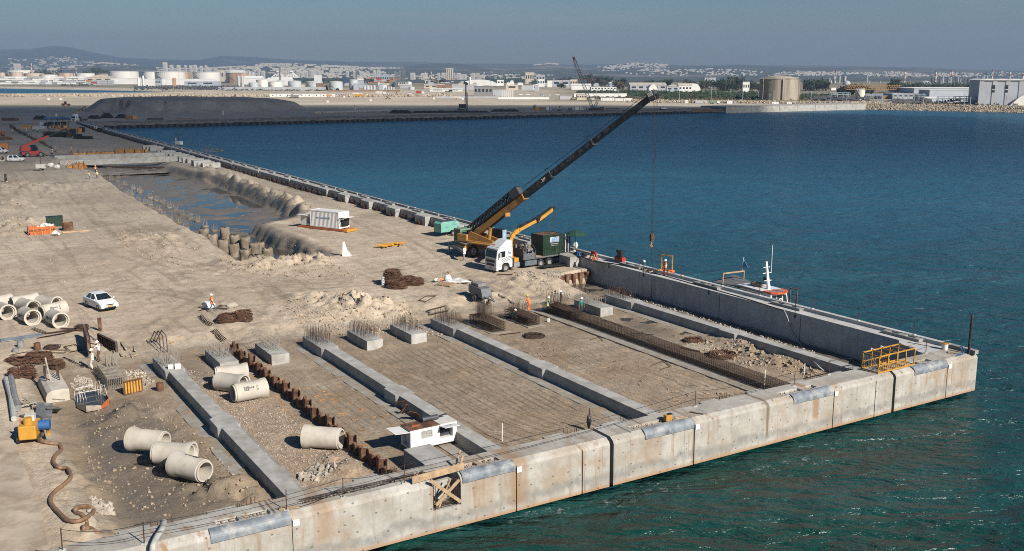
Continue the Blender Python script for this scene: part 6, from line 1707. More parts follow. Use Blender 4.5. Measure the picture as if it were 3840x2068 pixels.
d1=MB().add([(.5,-.9,1.85),(1.9,-.9,1.85),(1.95,-1.9,1.95),(.55,-1.9,1.95),(.5,-.9,1.89),(1.9,-.9,1.89),(1.95,-1.9,1.99),(.55,-1.9,1.99)],[(0,1,2,3),(7,6,5,4),(0,4,5,1),(2,6,7,3),(1,5,6,2),(3,7,4,0)]).build('lid','white',t)
text_mesh('P05283',.24,'lettering','bluemark',d1,FM((1.22,-1.25,1.932),(1,0,0),(.0,.995,-.1)),.003)
d2=MB().add([(-2.2,-.9,1.8),(-2.2,.9,1.8),(-3.6,.9,1.9),(-3.6,-.9,1.9),(-2.2,-.9,1.84),(-2.2,.9,1.84),(-3.6,.9,1.94),(-3.6,-.9,1.94)],[(0,1,2,3),(7,6,5,4),(0,4,5,1),(2,6,7,3),(1,5,6,2),(3,7,4,0)]).build('lid','white',t)
m=MB();m.cyl((.7,-.3,1.1),(1.6,-.3,1.15),.25,10);m.box((1.2,-.2,.8),(1.0,.5,.4));m.build('engine','darkgrey',t)
MB().cyl((-.5,.3,2.25),(1.0,.3,2.25),.22,12).build('silencer','darkgrey',t);MB().tube([(1.0,.3,2.25),(1.7,.3,2.35),(1.9,.3,2.3)],.07,6).build('exhaust_pipe','black',t)
MB().tube([(-2.0,-.6,2.03),(-1.7,-.3,2.05),(-.9,-.2,2.04),(-1.6,0,2.05)],.03,5).build('hose','orange',t)
for i,(x,y,tl,l_)in enumerate([(2130,1340,.5,'wide rusty sheet pile offcut leaning on the beam above the white housing'),(2055,1290,.9,'narrow rusty steel strip leaning across the other offcuts'),(2045,1220,.35,'dark folded sheet pile offcut nearest the beam corbel'),(2100,1175,.6,'short rusty offcut lodged on top of the beam edge')]):
 p=G(*A(700,1050,x,y));t=thing('steel_offcut',l_,'steel offcut',p+Vector((0,0,.45)),AU+.4*i);t.rotation_euler=(tl,-.3,AU+R(70)+.3*i)
 w_=.9 if i in(0,2)else.3
 MB().prism([(-w_/2,0),(-w_*.3,.14),(w_*.3,.14),(w_/2,0),(w_*.5,.03),(w_*.3,.17),(-w_*.3,.17),(-w_*.5,.03)],-.55,.55,'y').build('plate','rust',t)
p=G(*q1(2130,1205));t=thing('mixer_trailer','grey concrete pump trailer parked nose down on the earth ramp','trailer',p,AU+R(185))
m=MB();m.prism([(-.8,.5),(-1.6,.9),(-1.5,1.7),(.9,1.5),(1.2,.6)],-.65,.65,'y');m.build('body','steelgrey',t,bevel=.05);m=MB();m.bar((1.1,.4,.7),(2.6,0,.35),.14);m.bar((1.1,-.4,.7),(2.6,0,.35),.14);m.build('drawbar','midgrey',t)
wheelset(t,(-.2,),.95,.4,.26);MB().bb(-1.2,.2,-.5,.5,1.6,1.95).build('hopper','midgrey',t)
for p_,l_,mt in(((2158,1235),'white bucket at the foot of the grey trailer','white'),((2205,1230),'brown tin beside the white bucket','rust')):
 t=thing('bucket',l_,'bucket',G(*q1(*p_)));MB().cyl((0,0,0),(0,0,.4),.17,12,r2=.2).build('shell',mt,t)
t=thing('bucket','white bucket carried by the worker in green','bucket',G(*A(2100,850,185,832))+Vector((0,0,.25)),0);MB().cyl((0,0,0),(0,0,.35),.14,12,r2=.17).build('shell','white',t)
t=thing('jerrycan','pale plastic can standing near the smaller cage block','can',G(*A(1500,1000,1405,525)));MB().box((0,0,.2),(.3,.2,.4)).build('can','plastic',t,bevel=.03)
p=G(*b0(1975,272));t=thing('bulk_bag','white bag with red stripe lying behind the walking worker','bag',p);MB().blob((0,0,.35),(.75,.45,.4),21,0,.2).build('bag','white',t)
for i,(x,y,l_)in enumerate([(2200,262,'pale boulder right of the walking worker'),(2118,250,'small pale boulder behind the walking worker')]):
 t=thing('boulder',l_,'boulder',G(*b0(x,y)));MB().blob((0,0,.25),(.55-.15*i,.4-.1*i,.35-.1*i),31+i,0,.25).build('stone','rubblestone',t)
def ontop(p,z=QT):return at(*p,z)
a=ontop(A(2700,1250,1495,385));b=ontop(A(2700,1250,1832,300));rz=math.atan2(b.y-a.y,b.x-a.x);L=(b-a).length
t=thing('work_basket','yellow steel work basket standing on the quay corner','work basket',(a.x,a.y,QT+.01),rz)
m=MB();wd,hh=1.5,1.35
for z in(.05,hh):
 m.bar((0,0,z),(L,0,z),.08);m.bar((0,wd,z),(L,wd,z),.08)
 for k in range(5):m.bar((L*k/4,0,z),(L*k/4,wd,z),.06)
for k in range(5):
 for y in(0,wd):m.bar((L*k/4,y,0),(L*k/4,y,hh),.075)
for y in(0,wd):
 m.bar((0,y,.62),(L*.72,y,.62),.055)
 for k in range(13):m.bar((L*.72*k/12,y,.05),(L*.72*k/12,y,.62),.04)
m.build('frame','yellow',t)
m=MB()
for k in range(12):m.bar((.0,wd*k/11,.05),(.0,wd*k/11,1.2),.02)
for k in range(10):m.bar((0,0,.1+.11*k),(0,wd,.1+.11*k),.02)
m.build('mesh_end','midgrey',t)
m=MB()
for x in(1.0,2.2):m.tube([(x,wd,hh),(x+.1,wd+.1,hh+.15),(x+.2,wd-.1,hh+.05)],.05,5)
m.build('rag','offwhite',t)
p=W(*S(ontop(A(2100,850,568,345))),QT);t=thing('air_compressor','red tank compressor with a black motor standing on the quay wall','compressor',p,AU+R(180))
MB().cyl((-.75,0,.5),(.75,0,.5),.32,14).build('tank','red',t);m=MB();m.box((.1,0,1.05),(.7,.5,.5));m.cyl((-.5,.2,1.0),(-.5,.3,1.0),.38,14);m.box((-.1,0,1.4),(.9,.45,.3));m.build('motor','black',t)
for x in(-.5,.5):MB().bar((x,0,.3),(x,0,0),.12,.5).build('foot','red',t)
p=W(*S(ontop(A(2100,850,318,318))),QT);t=thing('trestle','small red A-frame trestle on the quay wall by the container door','trestle',p,AU)
for s in(-.3,.3):
 m=MB();m.bar((s,-.45,0),(s,0,1.05),.14);m.bar((s,.45,0),(s,0,1.05),.14);m.build('leg_pair','orange',t)
MB().box((0,0,.95),(.9,.25,.3)).build('top_plate','red',t)
p=W(*S(ontop(A(2100,850,990,452))),QT);t=thing('lifting_cradle','yellow man-riding frame hung on the crane hook over the quay wall','lifting frame',p,AU+R(200))
m=MB()
for x in(-.75,.65):
 m.bar((x,.5,.35),(x,.5,2.15),.12);m.bar((x,.5,.4),(x,-.5,.4),.09)
m.bar((-.75,.5,2.12),(.65,.5,2.12),.12);m.bar((-.75,.5,.42),(.65,.5,.42),.1);m.build('frame','yellow',t)
MB().box((.8,.1,.3),(.55,.5,.5)).build('toolbox','vest_orange',t)
Mi=(Matrix.Translation(p)@Matrix.Rotation(AU+R(200),4,'Z')).inverted();hkL=Mi@HOOK
m=MB();m.tube([hkL,(.0,.5,2.15)],.03,5);e_=Mi@W(*S(ontop(A(2100,850,875,400))),QT+.05);m.tube([hkL,e_],.03,5);m.build('sling','rebar',t)
for p_,l_,mt,s_ in((A(2100,850,1078,470),'blue water can on the quay wall near the man-riding frame','blue',.42),):
 t=thing('water_can',l_,'can',W(*S(ontop(p_)),QT),AU);MB().box((0,0,s_/2),(s_*.7,s_*.6,s_)).build('can',mt,t,bevel=.04)
hose('coil of pale rope on the quay wall kerb near the man-riding frame',[(*A(2100,850,780,405),QT+.06),(*A(2100,850,850,400),QT+.06),(*A(2100,850,885,420),QT+.06),(*A(2100,850,840,430),QT+.08),(*A(2100,850,790,415),QT+.1),(*A(2100,850,860,405),QT+.12),(*A(2100,850,870,425),QT+.14),(*A(2100,850,800,420),QT+.15)],.05,'wood')
p=W(*S(ontop(A(2100,850,145,240))),QT);t=thing('sunshade','dark green sun umbrella open on the quay wall behind the container','umbrella',p,0)
MB().bar((0,0,0),(0,0,2.6),.06).build('pole','darkgrey',t);m=MB();m.lathe([(1.6,2.25),(1.0,2.62),(.02,2.95),(.02,2.9),(1.0,2.57),(1.58,2.2)],8,0,None,True);m.build('canopy','umbrella',t)
p=W(*S(ontop(A(2100,850,165,268))),QT);t=thing('tool_heap','heap of blue and dark hoses and tarps at the start of the quay wall','tool heap',p,AU);rn=random.Random(8)
for i,mt in enumerate(('blue','black','darkgrey','offwhite','black','blue')):MB().blob((rn.uniform(-1.6,1.2),rn.uniform(-.5,.5),.18),(.5,.3,.22),i,0,.35).build('tarp',mt,t)
p=ontop(A(2100,850,145,215));t=thing('white_sack','white sack propped against the black container door','sack',(p.x,p.y,QT));MB().blob((0,0,.5),(.3,.25,.6),77,0,.25).build('sack','plastic',t)
p=ontop(A(2700,1250,2125,155));t=thing('bucket','white bucket with yellow rim on the quay corner','bucket',(p.x,p.y,QT));MB().cyl((0,0,0),(0,0,.5),.24,14,r2=.28).build('shell','white',t);MB().cyl((0,0,.5),(0,0,.58),.29,14).build('rim','yellow',t)
p=ontop(A(2700,1250,2352,195));t=thing('mooring_post','tall black post at the outer corner of the quay','post',(p.x,p.y,QT));MB().cyl((0,0,0),(0,0,3.3),.11,10).build('post','rubber',t)
hose('blue rope tangle beside the tall black corner post',[(*A(2700,1250,2250,205),QT+.06),(*A(2700,1250,2300,190),QT+.2),(*A(2700,1250,2270,130),QT+.6),(*A(2700,1250,2300,140),QT+.7),(*A(2700,1250,2310,190),QT+.1),(*A(2700,1250,2240,215),QT+.06)],.04,'blue')
p=ontop(A(1800,1518,1775,150));t=thing('hand_tool','small yellow power tool on the quay front above the water','tool',(p.x,p.y,QT+.005),.5);MB().box((0,0,.2),(.5,.35,.4)).build('body','yellow',t,bevel=.03);MB().box((.15,0,.43),(.3,.25,.06)).build('handle','black',t)
for i,(a_,b_,l_)in enumerate([((1840,130),(1920,110),'thin board lying behind the yellow power tool'),((1845,138),(1965,122),'thin board lying beside the yellow power tool'),((1985,75),(2110,95),'rusty bars strewn on the quay front deck')]):
 a,b=ontop(A(1800,1518,*a_)),ontop(A(1800,1518,*b_));c=(a+b)/2;t=thing('loose_board',l_,'board',(c.x,c.y,QT),math.atan2(b.y-a.y,b.x-a.x))
 MB().box((0,0,.03),((b-a).length,.1,.05)).build('board','wood' if i<2 else 'rebar',t)
POSTS=[A(2700,1250,1030,392),A(2700,1250,700,500),A(2200,1000,1025,1325),A(900,1518,1555,745),A(900,1518,975,880),A(0,1518,1365,1320),A(0,1518,590,1380),A(2700,1250,1945,190),A(900,1518,440,1000)]
LP=[]
for i,p_ in enumerate(POSTS):
 p=ontop(p_);LP.append(p);t=thing('safety_post','thin rusty safety post on the deck of the quay front','post',(p.x,p.y,QT+.002),0,'safety posts along the quay front')
 MB().bar((0,0,0),(.02,0,1.15),.045).build('post','rebar',t);MB().box((0,0,.02),(.25,.25,.05)).build('base_plate','offwhite',t)
WP=[A(2100,850,485,350),A(2100,850,742,445),A(2100,850,1345,610),A(2100,850,2115,835)]
for p_ in WP:
 p=W(S(ontop(p_))[0],2.04,QT);t=thing('hanging_post','thin black post clamped to the inner edge of the long quay wall','post',(p.x,p.y,QT),AU,'black posts clamped to the long quay wall')
 MB().bar((0,0,-.5),(0,0,1.2),.04).build('post','black',t);MB().box((0,0,-.35),(.12,.1,.3)).build('clamp','black',t)
BPu=[30.0,24.5,36.5,12.0,17.5,6.0,44.0,64,70,77,84,91,98,105,112,120]
for u_ in BPu:
 t=sthing('kerb_post','thin rusty post on the sea kerb of the long quay wall','post',u_,.38,3.72,0,'rusty posts on the sea kerb');MB().bar((0,0,0),(.01,.02,1.25),.04).build('post','rebar',t);MB().box((0,0,.03),(.22,.22,.06)).build('base_plate','offwhite',t)
def rope(label,P_,sag=.25,r=.016,mat_='black'):
 m=MB();c=P_[0];pts=[]
 for i in range(len(P_)-1):
  for k in range(8):
   s=k/8;q=P_[i].lerp(P_[i+1],s);pts.append(q-c-Vector((0,0,sag*4*s*(1-s))))
 pts.append(P_[-1]-c);t=thing('safety_rope',label,'rope',c,0);m.tube(pts,r,4);m.build('rope',mat_,t);return t
up=lambda p,z:Vector((p.x,p.y,z))
rope('upper safety rope sagging between the posts of the quay front',[up(LP[i],QT+1.1)for i in(7,0,1,2,3,4,5,6)])
rope('lower safety rope sagging between the posts of the quay front',[up(LP[i],QT+.55)for i in(7,0,1,2,3,4,5,6)],.3)
rope('black line draped along the quay front deck',[up(LP[8],QT+.05),up(LP[4],QT+.6),up(LP[3],QT+.5)],.2)
rope('sea kerb rope along the long quay wall',[W(u_,.38,4.85)for u_ in(44,36.5,30,24.5,17.5,12,6)],.2)
rope('cable festoon hanging on the inner face of the far quay wall',[W(u_,3.1 if i%2 else 2.4,3.3)for i,u_ in enumerate((98,106,114,122,130,139,148,158,168))],.9,.03)
for(p_,l_,h_)in((A(2200,1000,1678,1160),'white stake standing near the end of the long cage',1.6),(A(2200,1000,2050,1085),'white stake standing at the lumpy earth near the quay corner',1.5),(A(1800,1518,210,345),'thin white stake at the quay end of the tracked bay',1.3),(A(700,1050,1232,520),'white plastic conduit rising from the starter bars of a beam head',1.0),(A(1500,1000,1505,390),'white pole standing among the bars of the long cage head',2.2),(A(700,1050,1645,205),'orange wooden stake stuck in the spoil heap',1.5),(A(1800,1518,1030,250),'dark bundle hanging on a stake at the end of the tracked bay',1.7)):
 p=G(*p_);t=thing('stake',l_,'stake',p);MB().bar((0,0,-.1),(.03,0,h_),.06).build('stake','wood' if 'orange' in l_ else('black' if 'dark' in l_ else 'white'),t)
 if 'bundle' in l_:MB().blob((0,0,.7),(.16,.16,.55),2,0,.2).build('bundle','black',t)
p=at(*A(2640-0,980,0,0),0);a=at(*Cc(2640,980,470,300),2.6);b=at(*Cc(2640,980,800,400),2.6)
pc=W(27.0,-2.0,0);
bw=at(*Cc(2640,980,805,345),3.4)
rzB=AU+R(180)-.05
su,sv=S(bw);t=thing('work_boat','white work boat with orange wheelhouse roof moored outside the quay wall','boat',W(25.4,-3.0,.3),rzB)
hull=[]
for x,hw,z in((-7.5,1.2,1.2),(-5,1.75,1.1),(0,1.9,1.2),(2.5,1.5,1.5),(4.2,.7,1.8),(5.0,.05,2.0)):hull.append((x,hw,z))
m=MB();n_=len(hull)
for x,hw,z in hull:m.v+=[(x,-hw,z),(x,-hw*.85,.2),(x,0,-.5),(x,hw*.85,.2),(x,hw,z)]
for i in range(n_-1):
 for k in range(4):m.f.append((i*5+k,i*5+k+1,(i+1)*5+k+1,(i+1)*5+k));m.m.append(0)
 m.f.append((i*5,(i+1)*5,(i+1)*5+4,i*5+4));m.m.append(0)
m.f.append((0,4,3,2,1));m.m.append(0)
m.build('hull','whitepaint',t)
m=MB();m.prism([(-4.4,1.2),(-4.4,3.05),(-.3,3.2),(.35,3.15),(.75,1.35)],-1.15,1.15,'y');wb_=m.build('wheelhouse','whitepaint',t,bevel=.05)
for s in(-1,1):
 for x0,x1 in((-4.0,-3.2),(-2.7,-1.9),(-1.5,-.8),(-.6,.1)):MB().bb(x0,x1,s*1.155,s*1.165,2.05,2.85).build('window','glass',t)
for y0,y1 in((-1.0,-.4),(-.3,.4),(.5,1.0)):
 m=MB();m.add([(.43,y0,2.95),(.43,y1,2.95),(.60,y1,2.15),(.60,y0,2.15),(.40,y0,2.95),(.40,y1,2.95),(.57,y1,2.15),(.57,y0,2.15)],[(0,1,2,3),(7,6,5,4),(0,4,5,1),(2,6,7,3),(1,5,6,2),(3,7,4,0)]);m.build('windscreen','glass',t)
MB().prism([(-4.6,-1.3),(-4.6,1.3),(-.6,1.35),(-.6,-1.35)],3.2,3.32,'z').build('roof','whitepaint',t);MB().bb(-4.55,-.6,-1.36,-1.30,3.1,3.24).build('trim','wood',t)
fr=MB().prism([(-.6,-1.35),(-.6,1.35),(.45,1.2),(.95,.65),(1.1,0),(.95,-.65),(.45,-1.2)],3.2,3.36,'z').build('front_roof','boatorange',t)
for q in([(-.35,-.9),(.3,-.85),(.55,-.45),(-.35,-.35)],[(-.35,-.25),(.75,-.3),(.75,.3),(-.35,.25)],[(-.35,.9),(.3,.85),(.55,.45),(-.35,.35)]):MB().prism(q,3.362,3.372,'z').build('skylight','edgeplate',fr)
m=MB();m.bar((-1.2,0,3.3),(-1.75,0,6.2),.34,.26,w2=.18,h2=.14)
for z,w_ in((4.2,1.0),(5.0,1.2),(5.6,.9)):m.bar((-1.35-.2*(z-4),-w_/2,z),(-1.35-.2*(z-4),w_/2,z),.07);
m.build('mast','whitepaint',t);MB().cyl((-1.3,.35,5.0),(-1.3,.35,8.0),.03,6).build('aerial','whitepaint',t);MB().blob((-1.9,.2,4.2),(.35,.3,.3),2,0,.1).build('radar','darkgreen',t)
MB().blob((-3.0,0,3.5),(1.0,.45,.28),5,0,.15).build('raft_bag','wood',t)
m=MB();m.add([(-8.4,-1.7,3.0),(-4.4,-1.6,3.0),(-4.4,1.6,3.0),(-8.6,1.7,3.4),(-8.4,-1.7,2.95),(-4.4,-1.6,2.95),(-4.4,1.6,2.95),(-8.6,1.7,3.35)],[(0,1,2,3),(7,6,5,4),(0,4,5,1),(1,5,6,2),(2,6,7,3),(3,7,4,0)]);m.build('awning','net',t)
m=MB()
for x,y in((-6.8,-1.5),(-6.8,1.5)):m.bar((x,y,1.1),(x,y,4.2),.1)
m.bar((-6.8,-1.5,4.15),(-6.8,1.5,4.15),.14);m.build('gantry','wood',t)
fl=MB().cyl((-6.8,1.2,4.2),(-6.6,1.2,5.8),.03,6).build('flag_pole','whitepaint',t);MB().add([(-6.66,1.2,5.6),(-6.0,1.35,4.7),(-6.75,1.2,4.6),(-6.66,1.24,5.6),(-6.0,1.39,4.7),(-6.75,1.24,4.6)],[(0,1,2),(5,4,3),(0,3,4,1),(1,4,5,2),(2,5,3,0)]).build('flag','bluemark',fl)
m=MB();m.lathe([(.20,-.05),(.32,-.05),(.32,.05),(.20,.05)],16,0,Matrix.Translation((.62,.05,2.35))@Matrix.Rotation(R(80),4,'Y'),True);m.build('life_ring','offwhite',t)
p=W(*S(ontop(Cc(2640,980,1000,480))),0);t=sthing('steel_ladder','rusty ladder frame on the sea side of the quay wall ahead of the boat','ladder',S(p)[0],-.1,2.6)
m=MB()
for x in(0,.9):m.bar((x,0,0),(x,0,2.6),.09)
for z in(.6,1.5,2.5):m.bar((0,0,z),(.9,0,z),.07)
m.build('rails','rust',t)
t=thing('mooring_buoy','small white buoy floating off the quay wall','buoy',at(*A(2100,850,795,330),.1));MB().blob((0,0,0),.22,1,0,.02).build('ball','white',t,smooth=True)
def scatter(name,poly_px,n,r0,r1,mat_,z=2.0,seed=0,flat=False):
 P_=[S(at(*p,z))for p in poly_px];us_=[p[0]for p in P_];vs2=[p[1]for p in P_];rn=random.Random(seed);m=MB();k=0;tr=0
 cand=[(rn.uniform(min(us_),max(us_)),rn.uniform(min(vs2),max(vs2)))for _ in range(n*4)]
 U_=np.array([c[0]for c in cand]);V_=np.array([c[1]for c in cand]);ins=sdf(P_,U_,V_)>0;H_=gh(U_,V_)
 for u_,v_,i_,h_ in zip(U_,V_,ins,H_):
  if not i_ or k>=n:continue
  k+=1;w=W(u_,v_,h_);r_=r0+(r1-r0)*rn.random()**3
  if flat:m.box((w.x,w.y,w.z+.03),(rn.uniform(.2,.7),.08,.03),rz=rn.uniform(0,3))
  else:m.rock((w.x,w.y,w.z+r_*.2),r_,rn)
 return m.build(name,mat_,kind='stuff')
scatter('rubble',[A(2100,850,300,530),A(2100,850,960,720),A(2100,850,2421,1170),A(2100,850,2421,1240),A(2100,850,1700,1000),A(2100,850,800,700),A(2100,850,500,600)],900,.04,.16,'rubblestone',.6,1)
scatter('rubble',[A(1600,650,830,960),A(1600,650,1000,970),A(1600,650,1200,1080),A(1600,650,1400,1120),A(1600,650,1380,1160),A(1600,650,1100,1120),A(1600,650,850,1030)],320,.05,.22,'rubblestone',1.8,2)
scatter('rubble',[vw(700,770),vw(850,740),vw(1020,760),vw(1100,830),vw(900,830),vw(760,800)],500,.04,.16,'rubblestone',1.9,3)
scatter('rubble',[vw(1700,840),vw(1860,860),vw(2060,925),vw(2040,950),vw(1900,920),vw(1750,880)],220,.04,.2,'rubblestone',1.5,4)
scatter('rubble',[b0(1130,850),b0(1330,840),b0(1450,960),b0(1350,1060),b0(1150,960)],380,.05,.2,'rubblestone',1.4,5)
scatter('rubble',[b0(720,900),b0(860,920),b0(900,1040),b0(740,1060),b0(660,1000)],220,.06,.22,'rubblestone',1.4,15)
scatter('rubble',[b3(530,630),b3(760,580),b3(900,640),b3(700,720),b3(560,700)],160,.08,.3,'rubblestone',1.4,6)
scatter('rubble',[b2(860,880),b2(1050,890),b2(1080,1000),b2(820,1100),b2(780,1200),b2(880,1000)],260,.06,.28,'rubblestone',1.5,7)
scatter('debris',[vw(380,850),vw(560,870),vw(900,1000),vw(1200,1120),vw(900,1190),vw(600,1020)],90,.1,.2,'formwood',1.35,8,True)
scatter('debris',[vw(1080,850),vw(1400,860),vw(1850,990),vw(1600,1040),vw(1300,930)],110,.1,.2,'wood',1.35,9,True)
scatter('soil_clods',[vw(560,640),vw(700,650),vw(830,655),vw(900,700),vw(700,700),vw(560,690)],700,.05,.24,'soil',2,21)
scatter('soil_clods',[vw(680,770),vw(850,735),vw(1040,770),vw(1120,830),vw(900,840),vw(740,810)],900,.05,.22,'soil',1.9,22)
scatter('soil_clods',[vw(250,590),vw(400,580),vw(520,640),vw(480,690),vw(330,640)],380,.05,.2,'soil',2,23)
scatter('soil_clods',[vw(0,440),vw(90,460),vw(110,600),vw(0,620)],350,.06,.28,'soil',2.2,24)
scatter('soil_clods',[vw(180,1040),vw(420,1010),vw(640,1240),vw(420,1300),vw(240,1230)],600,.04,.16,'soil',1.3,25)
scatter('soil_clods',[vw(1690,840),vw(1860,860),vw(2060,925),vw(2040,950),vw(1750,880)],500,.05,.22,'soil',1.5,26)
scatter('gravel',[vw(400,920),vw(540,940),vw(990,1180),vw(880,1195),vw(740,1230),vw(560,1080)],2600,.035,.09,'rubblestone',1.35,10)
scatter('rubble',[vw(0,420),vw(500,420),vw(1000,600),vw(1150,720),vw(600,760),vw(0,720)],260,.04,.16,'rubblestone',2,12)
B0=lambda x,y:B(0,220,x,y)
B5=lambda x,y:B(500,220,x,y)
B10=lambda x,y:B(1000,220,x,y)
B15=lambda x,y:B(1500,220,x,y)
B20=lambda x,y:B(2000,220,x,y)
B25=lambda x,y:B(2500,220,x,y)
B30=lambda x,y:B(3000,220,x,y)
B33=lambda x,y:B(3340,220,x,y)
N4=lambda x,y:B(0,400,x,y)
C4=lambda x,y:Cc(400,400,x,y)
def D_of(p,z=3.0):return at(p[0],p[1],z).y
def xat(px,D):return(px-CX)/3808*D*1.0
def span(Rg,x0,x1,yt,yb,D=None,z=None):
 """centre, width, height, base z of something spanning a picture box at distance D (or standing where its foot is seen)"""
 p0,p1=Rg(x0,yb),Rg(x1,yb)
 if D is None:D=D_of(((p0[0]+p1[0])/2,p0[1]))
 a,b=atd(p0[0],p0[1],D),atd(p1[0],p1[1],D)
 zb=zland((p0[0]+p1[0])/2,D)if z is None else z
 if z is None and(p0[1]>296):zb=min(zb,3.4)
 zt=atd(p0[0],Rg(x0,yt)[1],D).z
 return Vector(((a.x+b.x)/2,D,zb)),b.x-a.x,zt-zb
def tank(label,Rg,x0,x1,yt,yb,D,mt,cone=.12,group=None,rail=True):
 c,w_,h_=span(Rg,x0,x1,yt,yb,D);r=w_/2;c.y+=r
 t=thing('storage_tank',label,'storage tank',c,0,group)
 m=MB();m.lathe([(r,-1),(r,h_*.97),(r*1.012,h_*.97),(r*1.012,h_)],40);m.build('shell',mt,t,smooth=False)
 m=MB();m.lathe([(r*1.0,h_-.02),(r*.6,h_+r*cone*.65),(.01,h_+r*cone)],40);m.build('roof','offwhite' if mt!='tankconc' else 'tankconc',t)
 m=MB();pts=[(0,0,1),(0,0,2)]if mt=='tankconc' else[(1.015*r*math.cos(a),1.015*r*math.sin(a),h_*(1-(k/10)))for k,a in enumerate(np.linspace(-2.6,-1.3,11))];m.tube(pts,max(.25,r*.012),4);m.build('stair','midgrey',t)
 if rail:
  m=MB();pts=[(r*1.0*math.cos(a),r*1.0*math.sin(a),h_+1.0)for a in np.linspace(0,2*math.pi,33)];m.tube(pts,.12,3);m.build('rail','offwhite',t)
 return t
DT=2700
for a in[('wide white tank at the far left edge behind the containers',B0,20,505,215,330,3000,'tankwhite'),('tan tank half in front of the wide white one at the far left',B0,130,360,250,330,2850,'tanktan'),
('tan tank cut by the left picture edge',B0,-70,62,262,330,2750,'tanktan'),('low tan tank with dark rim behind the white containers',B0,365,715,272,330,2700,'tanktan'),
('white tank with pale blue rim just above the white containers',B0,665,975,300,380,2550,'tankwhite'),('far pink tan tank seen between two nearer tanks',B0,780,970,262,330,3100,'tanktan'),
('tan tank with dark rim right of the pale blue rimmed one',B0,976,1310,270,330,2800,'tanktan'),('white and pink tank behind the right end of the containers',B0,1315,1650,272,370,2620,'tankwhite'),
('brown rimmed tank behind the tan shed',B0,1652,2020,285,330,2900,'tankbrown'),('big bright white tank with streaked side right of the tan shed',B0,1885,2415,238,355,2700,'tankwhite'),
('white tank partly hidden by the long rust streaked one',B5,130,420,245,375,2900,'tankwhite'),('long white tank with rust streaks in the middle of the tank farm',B5,315,855,243,375,2700,'tankwhite'),
('narrow looking orange tan tank between two white ones',B5,790,1020,252,370,2900,'tankbrown'),('white tank with tan streaks right of the orange tan one',B5,1013,1510,250,365,2720,'tankwhite'),
('brown rusty tank at the right end of the tank farm',B5,1625,2088,264,350,2700,'tankbrown')]:
 tank(a[0],*a[1:],cone=.05)
for a in[('pale blue grey tank behind the beach wall, leftmost of the white ones in front',B5,2080,2255,445,548),('larger cream tank touching the leftmost pale one',B5,2215,2425,395,545),('pale blue tank second from the cream one',B10,5,258,432,556),('pale tank hidden behind the second pale blue one',B10,180,305,405,553),
('pale blue tank standing free in the middle of the row',B10,365,607,420,556),('pale blue tank with a brown box building in front',B10,687,995,432,566),('pale blue tank with a dark bush at its foot',B10,1115,1363,430,575)]:
 tank(a[0],*a[1:],None,'tankblue' if 'cream' not in a[0]else 'tankwhite',.16)
tank('tall narrow pale blue tank with a stair, end of the front row',B10,1492,1650,392,572,None,'tankblue',.12)
tank('huge tan concrete tank with domed roof above the far rocks',B25,1770,2470,370,765,915,'tankconc',.18)
c,w_,h_=span(B25,1770,2470,370,765,915)
for k,(px,l_)in enumerate([(2115,'sunlit'),(2440,'edge'),(1800,'shaded')]):
 p=atd(*B25(px,765),915);ang=math.acos(max(-1,min(1,(p.x-c.x)/(w_/2))));
 m=MB();m.box((math.cos(ang)*w_/2*1.005,-math.sin(ang)*w_/2*1.005+w_/2*0,h_/2),(2.2,2.2,h_*.98),rz=-ang)
 o=m.build('buttress','tankconc',bpy.data.objects[[o.name for o in bpy.data.objects if o.name.startswith('storage_tank')][-1]])
tank('small cream tank by the yellow gantry on the right shore',B30,1028,1198,570,768,None,'tankcream',.12)
def bld(label,Rg,x0,x1,yt,yb,D=None,depth=None,wall='bldwhite',roof='bldroof',style='flat',cat='building',name='building',win=0,group=None,rz=0):
 c,w_,h_=span(Rg,x0,x1,yt,yb,D);h_=max(h_,1.5);d_=depth or min(w_*.6,40)
 t=thing(name,label,cat,(c.x,c.y+d_/2,c.z),rz,group)
 if style=='arch':
  n=12;arc=[(w_/2*math.cos(math.pi*k/n),h_*math.sin(math.pi*k/n))for k in range(n+1)]
  MB().prism(arc,-d_/2,d_/2,'y').build('shell',wall,t)
 else:
  hw=h_*(.72 if style in('gable','shed')else.97)
  MB().bb(-w_/2,w_/2,-d_/2,d_/2,-3,hw).build('wall',wall,t)
  if style=='gable':MB().prism([(-w_/2-.3,hw-.02),(0,h_),(w_/2+.3,hw-.02)],-d_/2-.4,d_/2+.4,'y').build('roof',roof,t)
  elif style=='shed':MB().prism([(-d_/2-.5,hw-.02),(0,h_),(d_/2+.5,hw-.02)],-w_/2-.5,w_/2+.5,'x').build('roof',roof,t)
  else:MB().bb(-w_/2-.3,w_/2+.3,-d_/2-.3,d_/2+.3,hw+.02,h_).build('roof',roof,t)
  for k in range(win):
   x=-w_/2+w_*(k+.5)/win;MB().bb(x-w_/win*.28,x+w_/win*.28,-d_/2-.06,-d_/2+.2,hw*.45,hw*.75).build('window','window_dark',t)
 return t
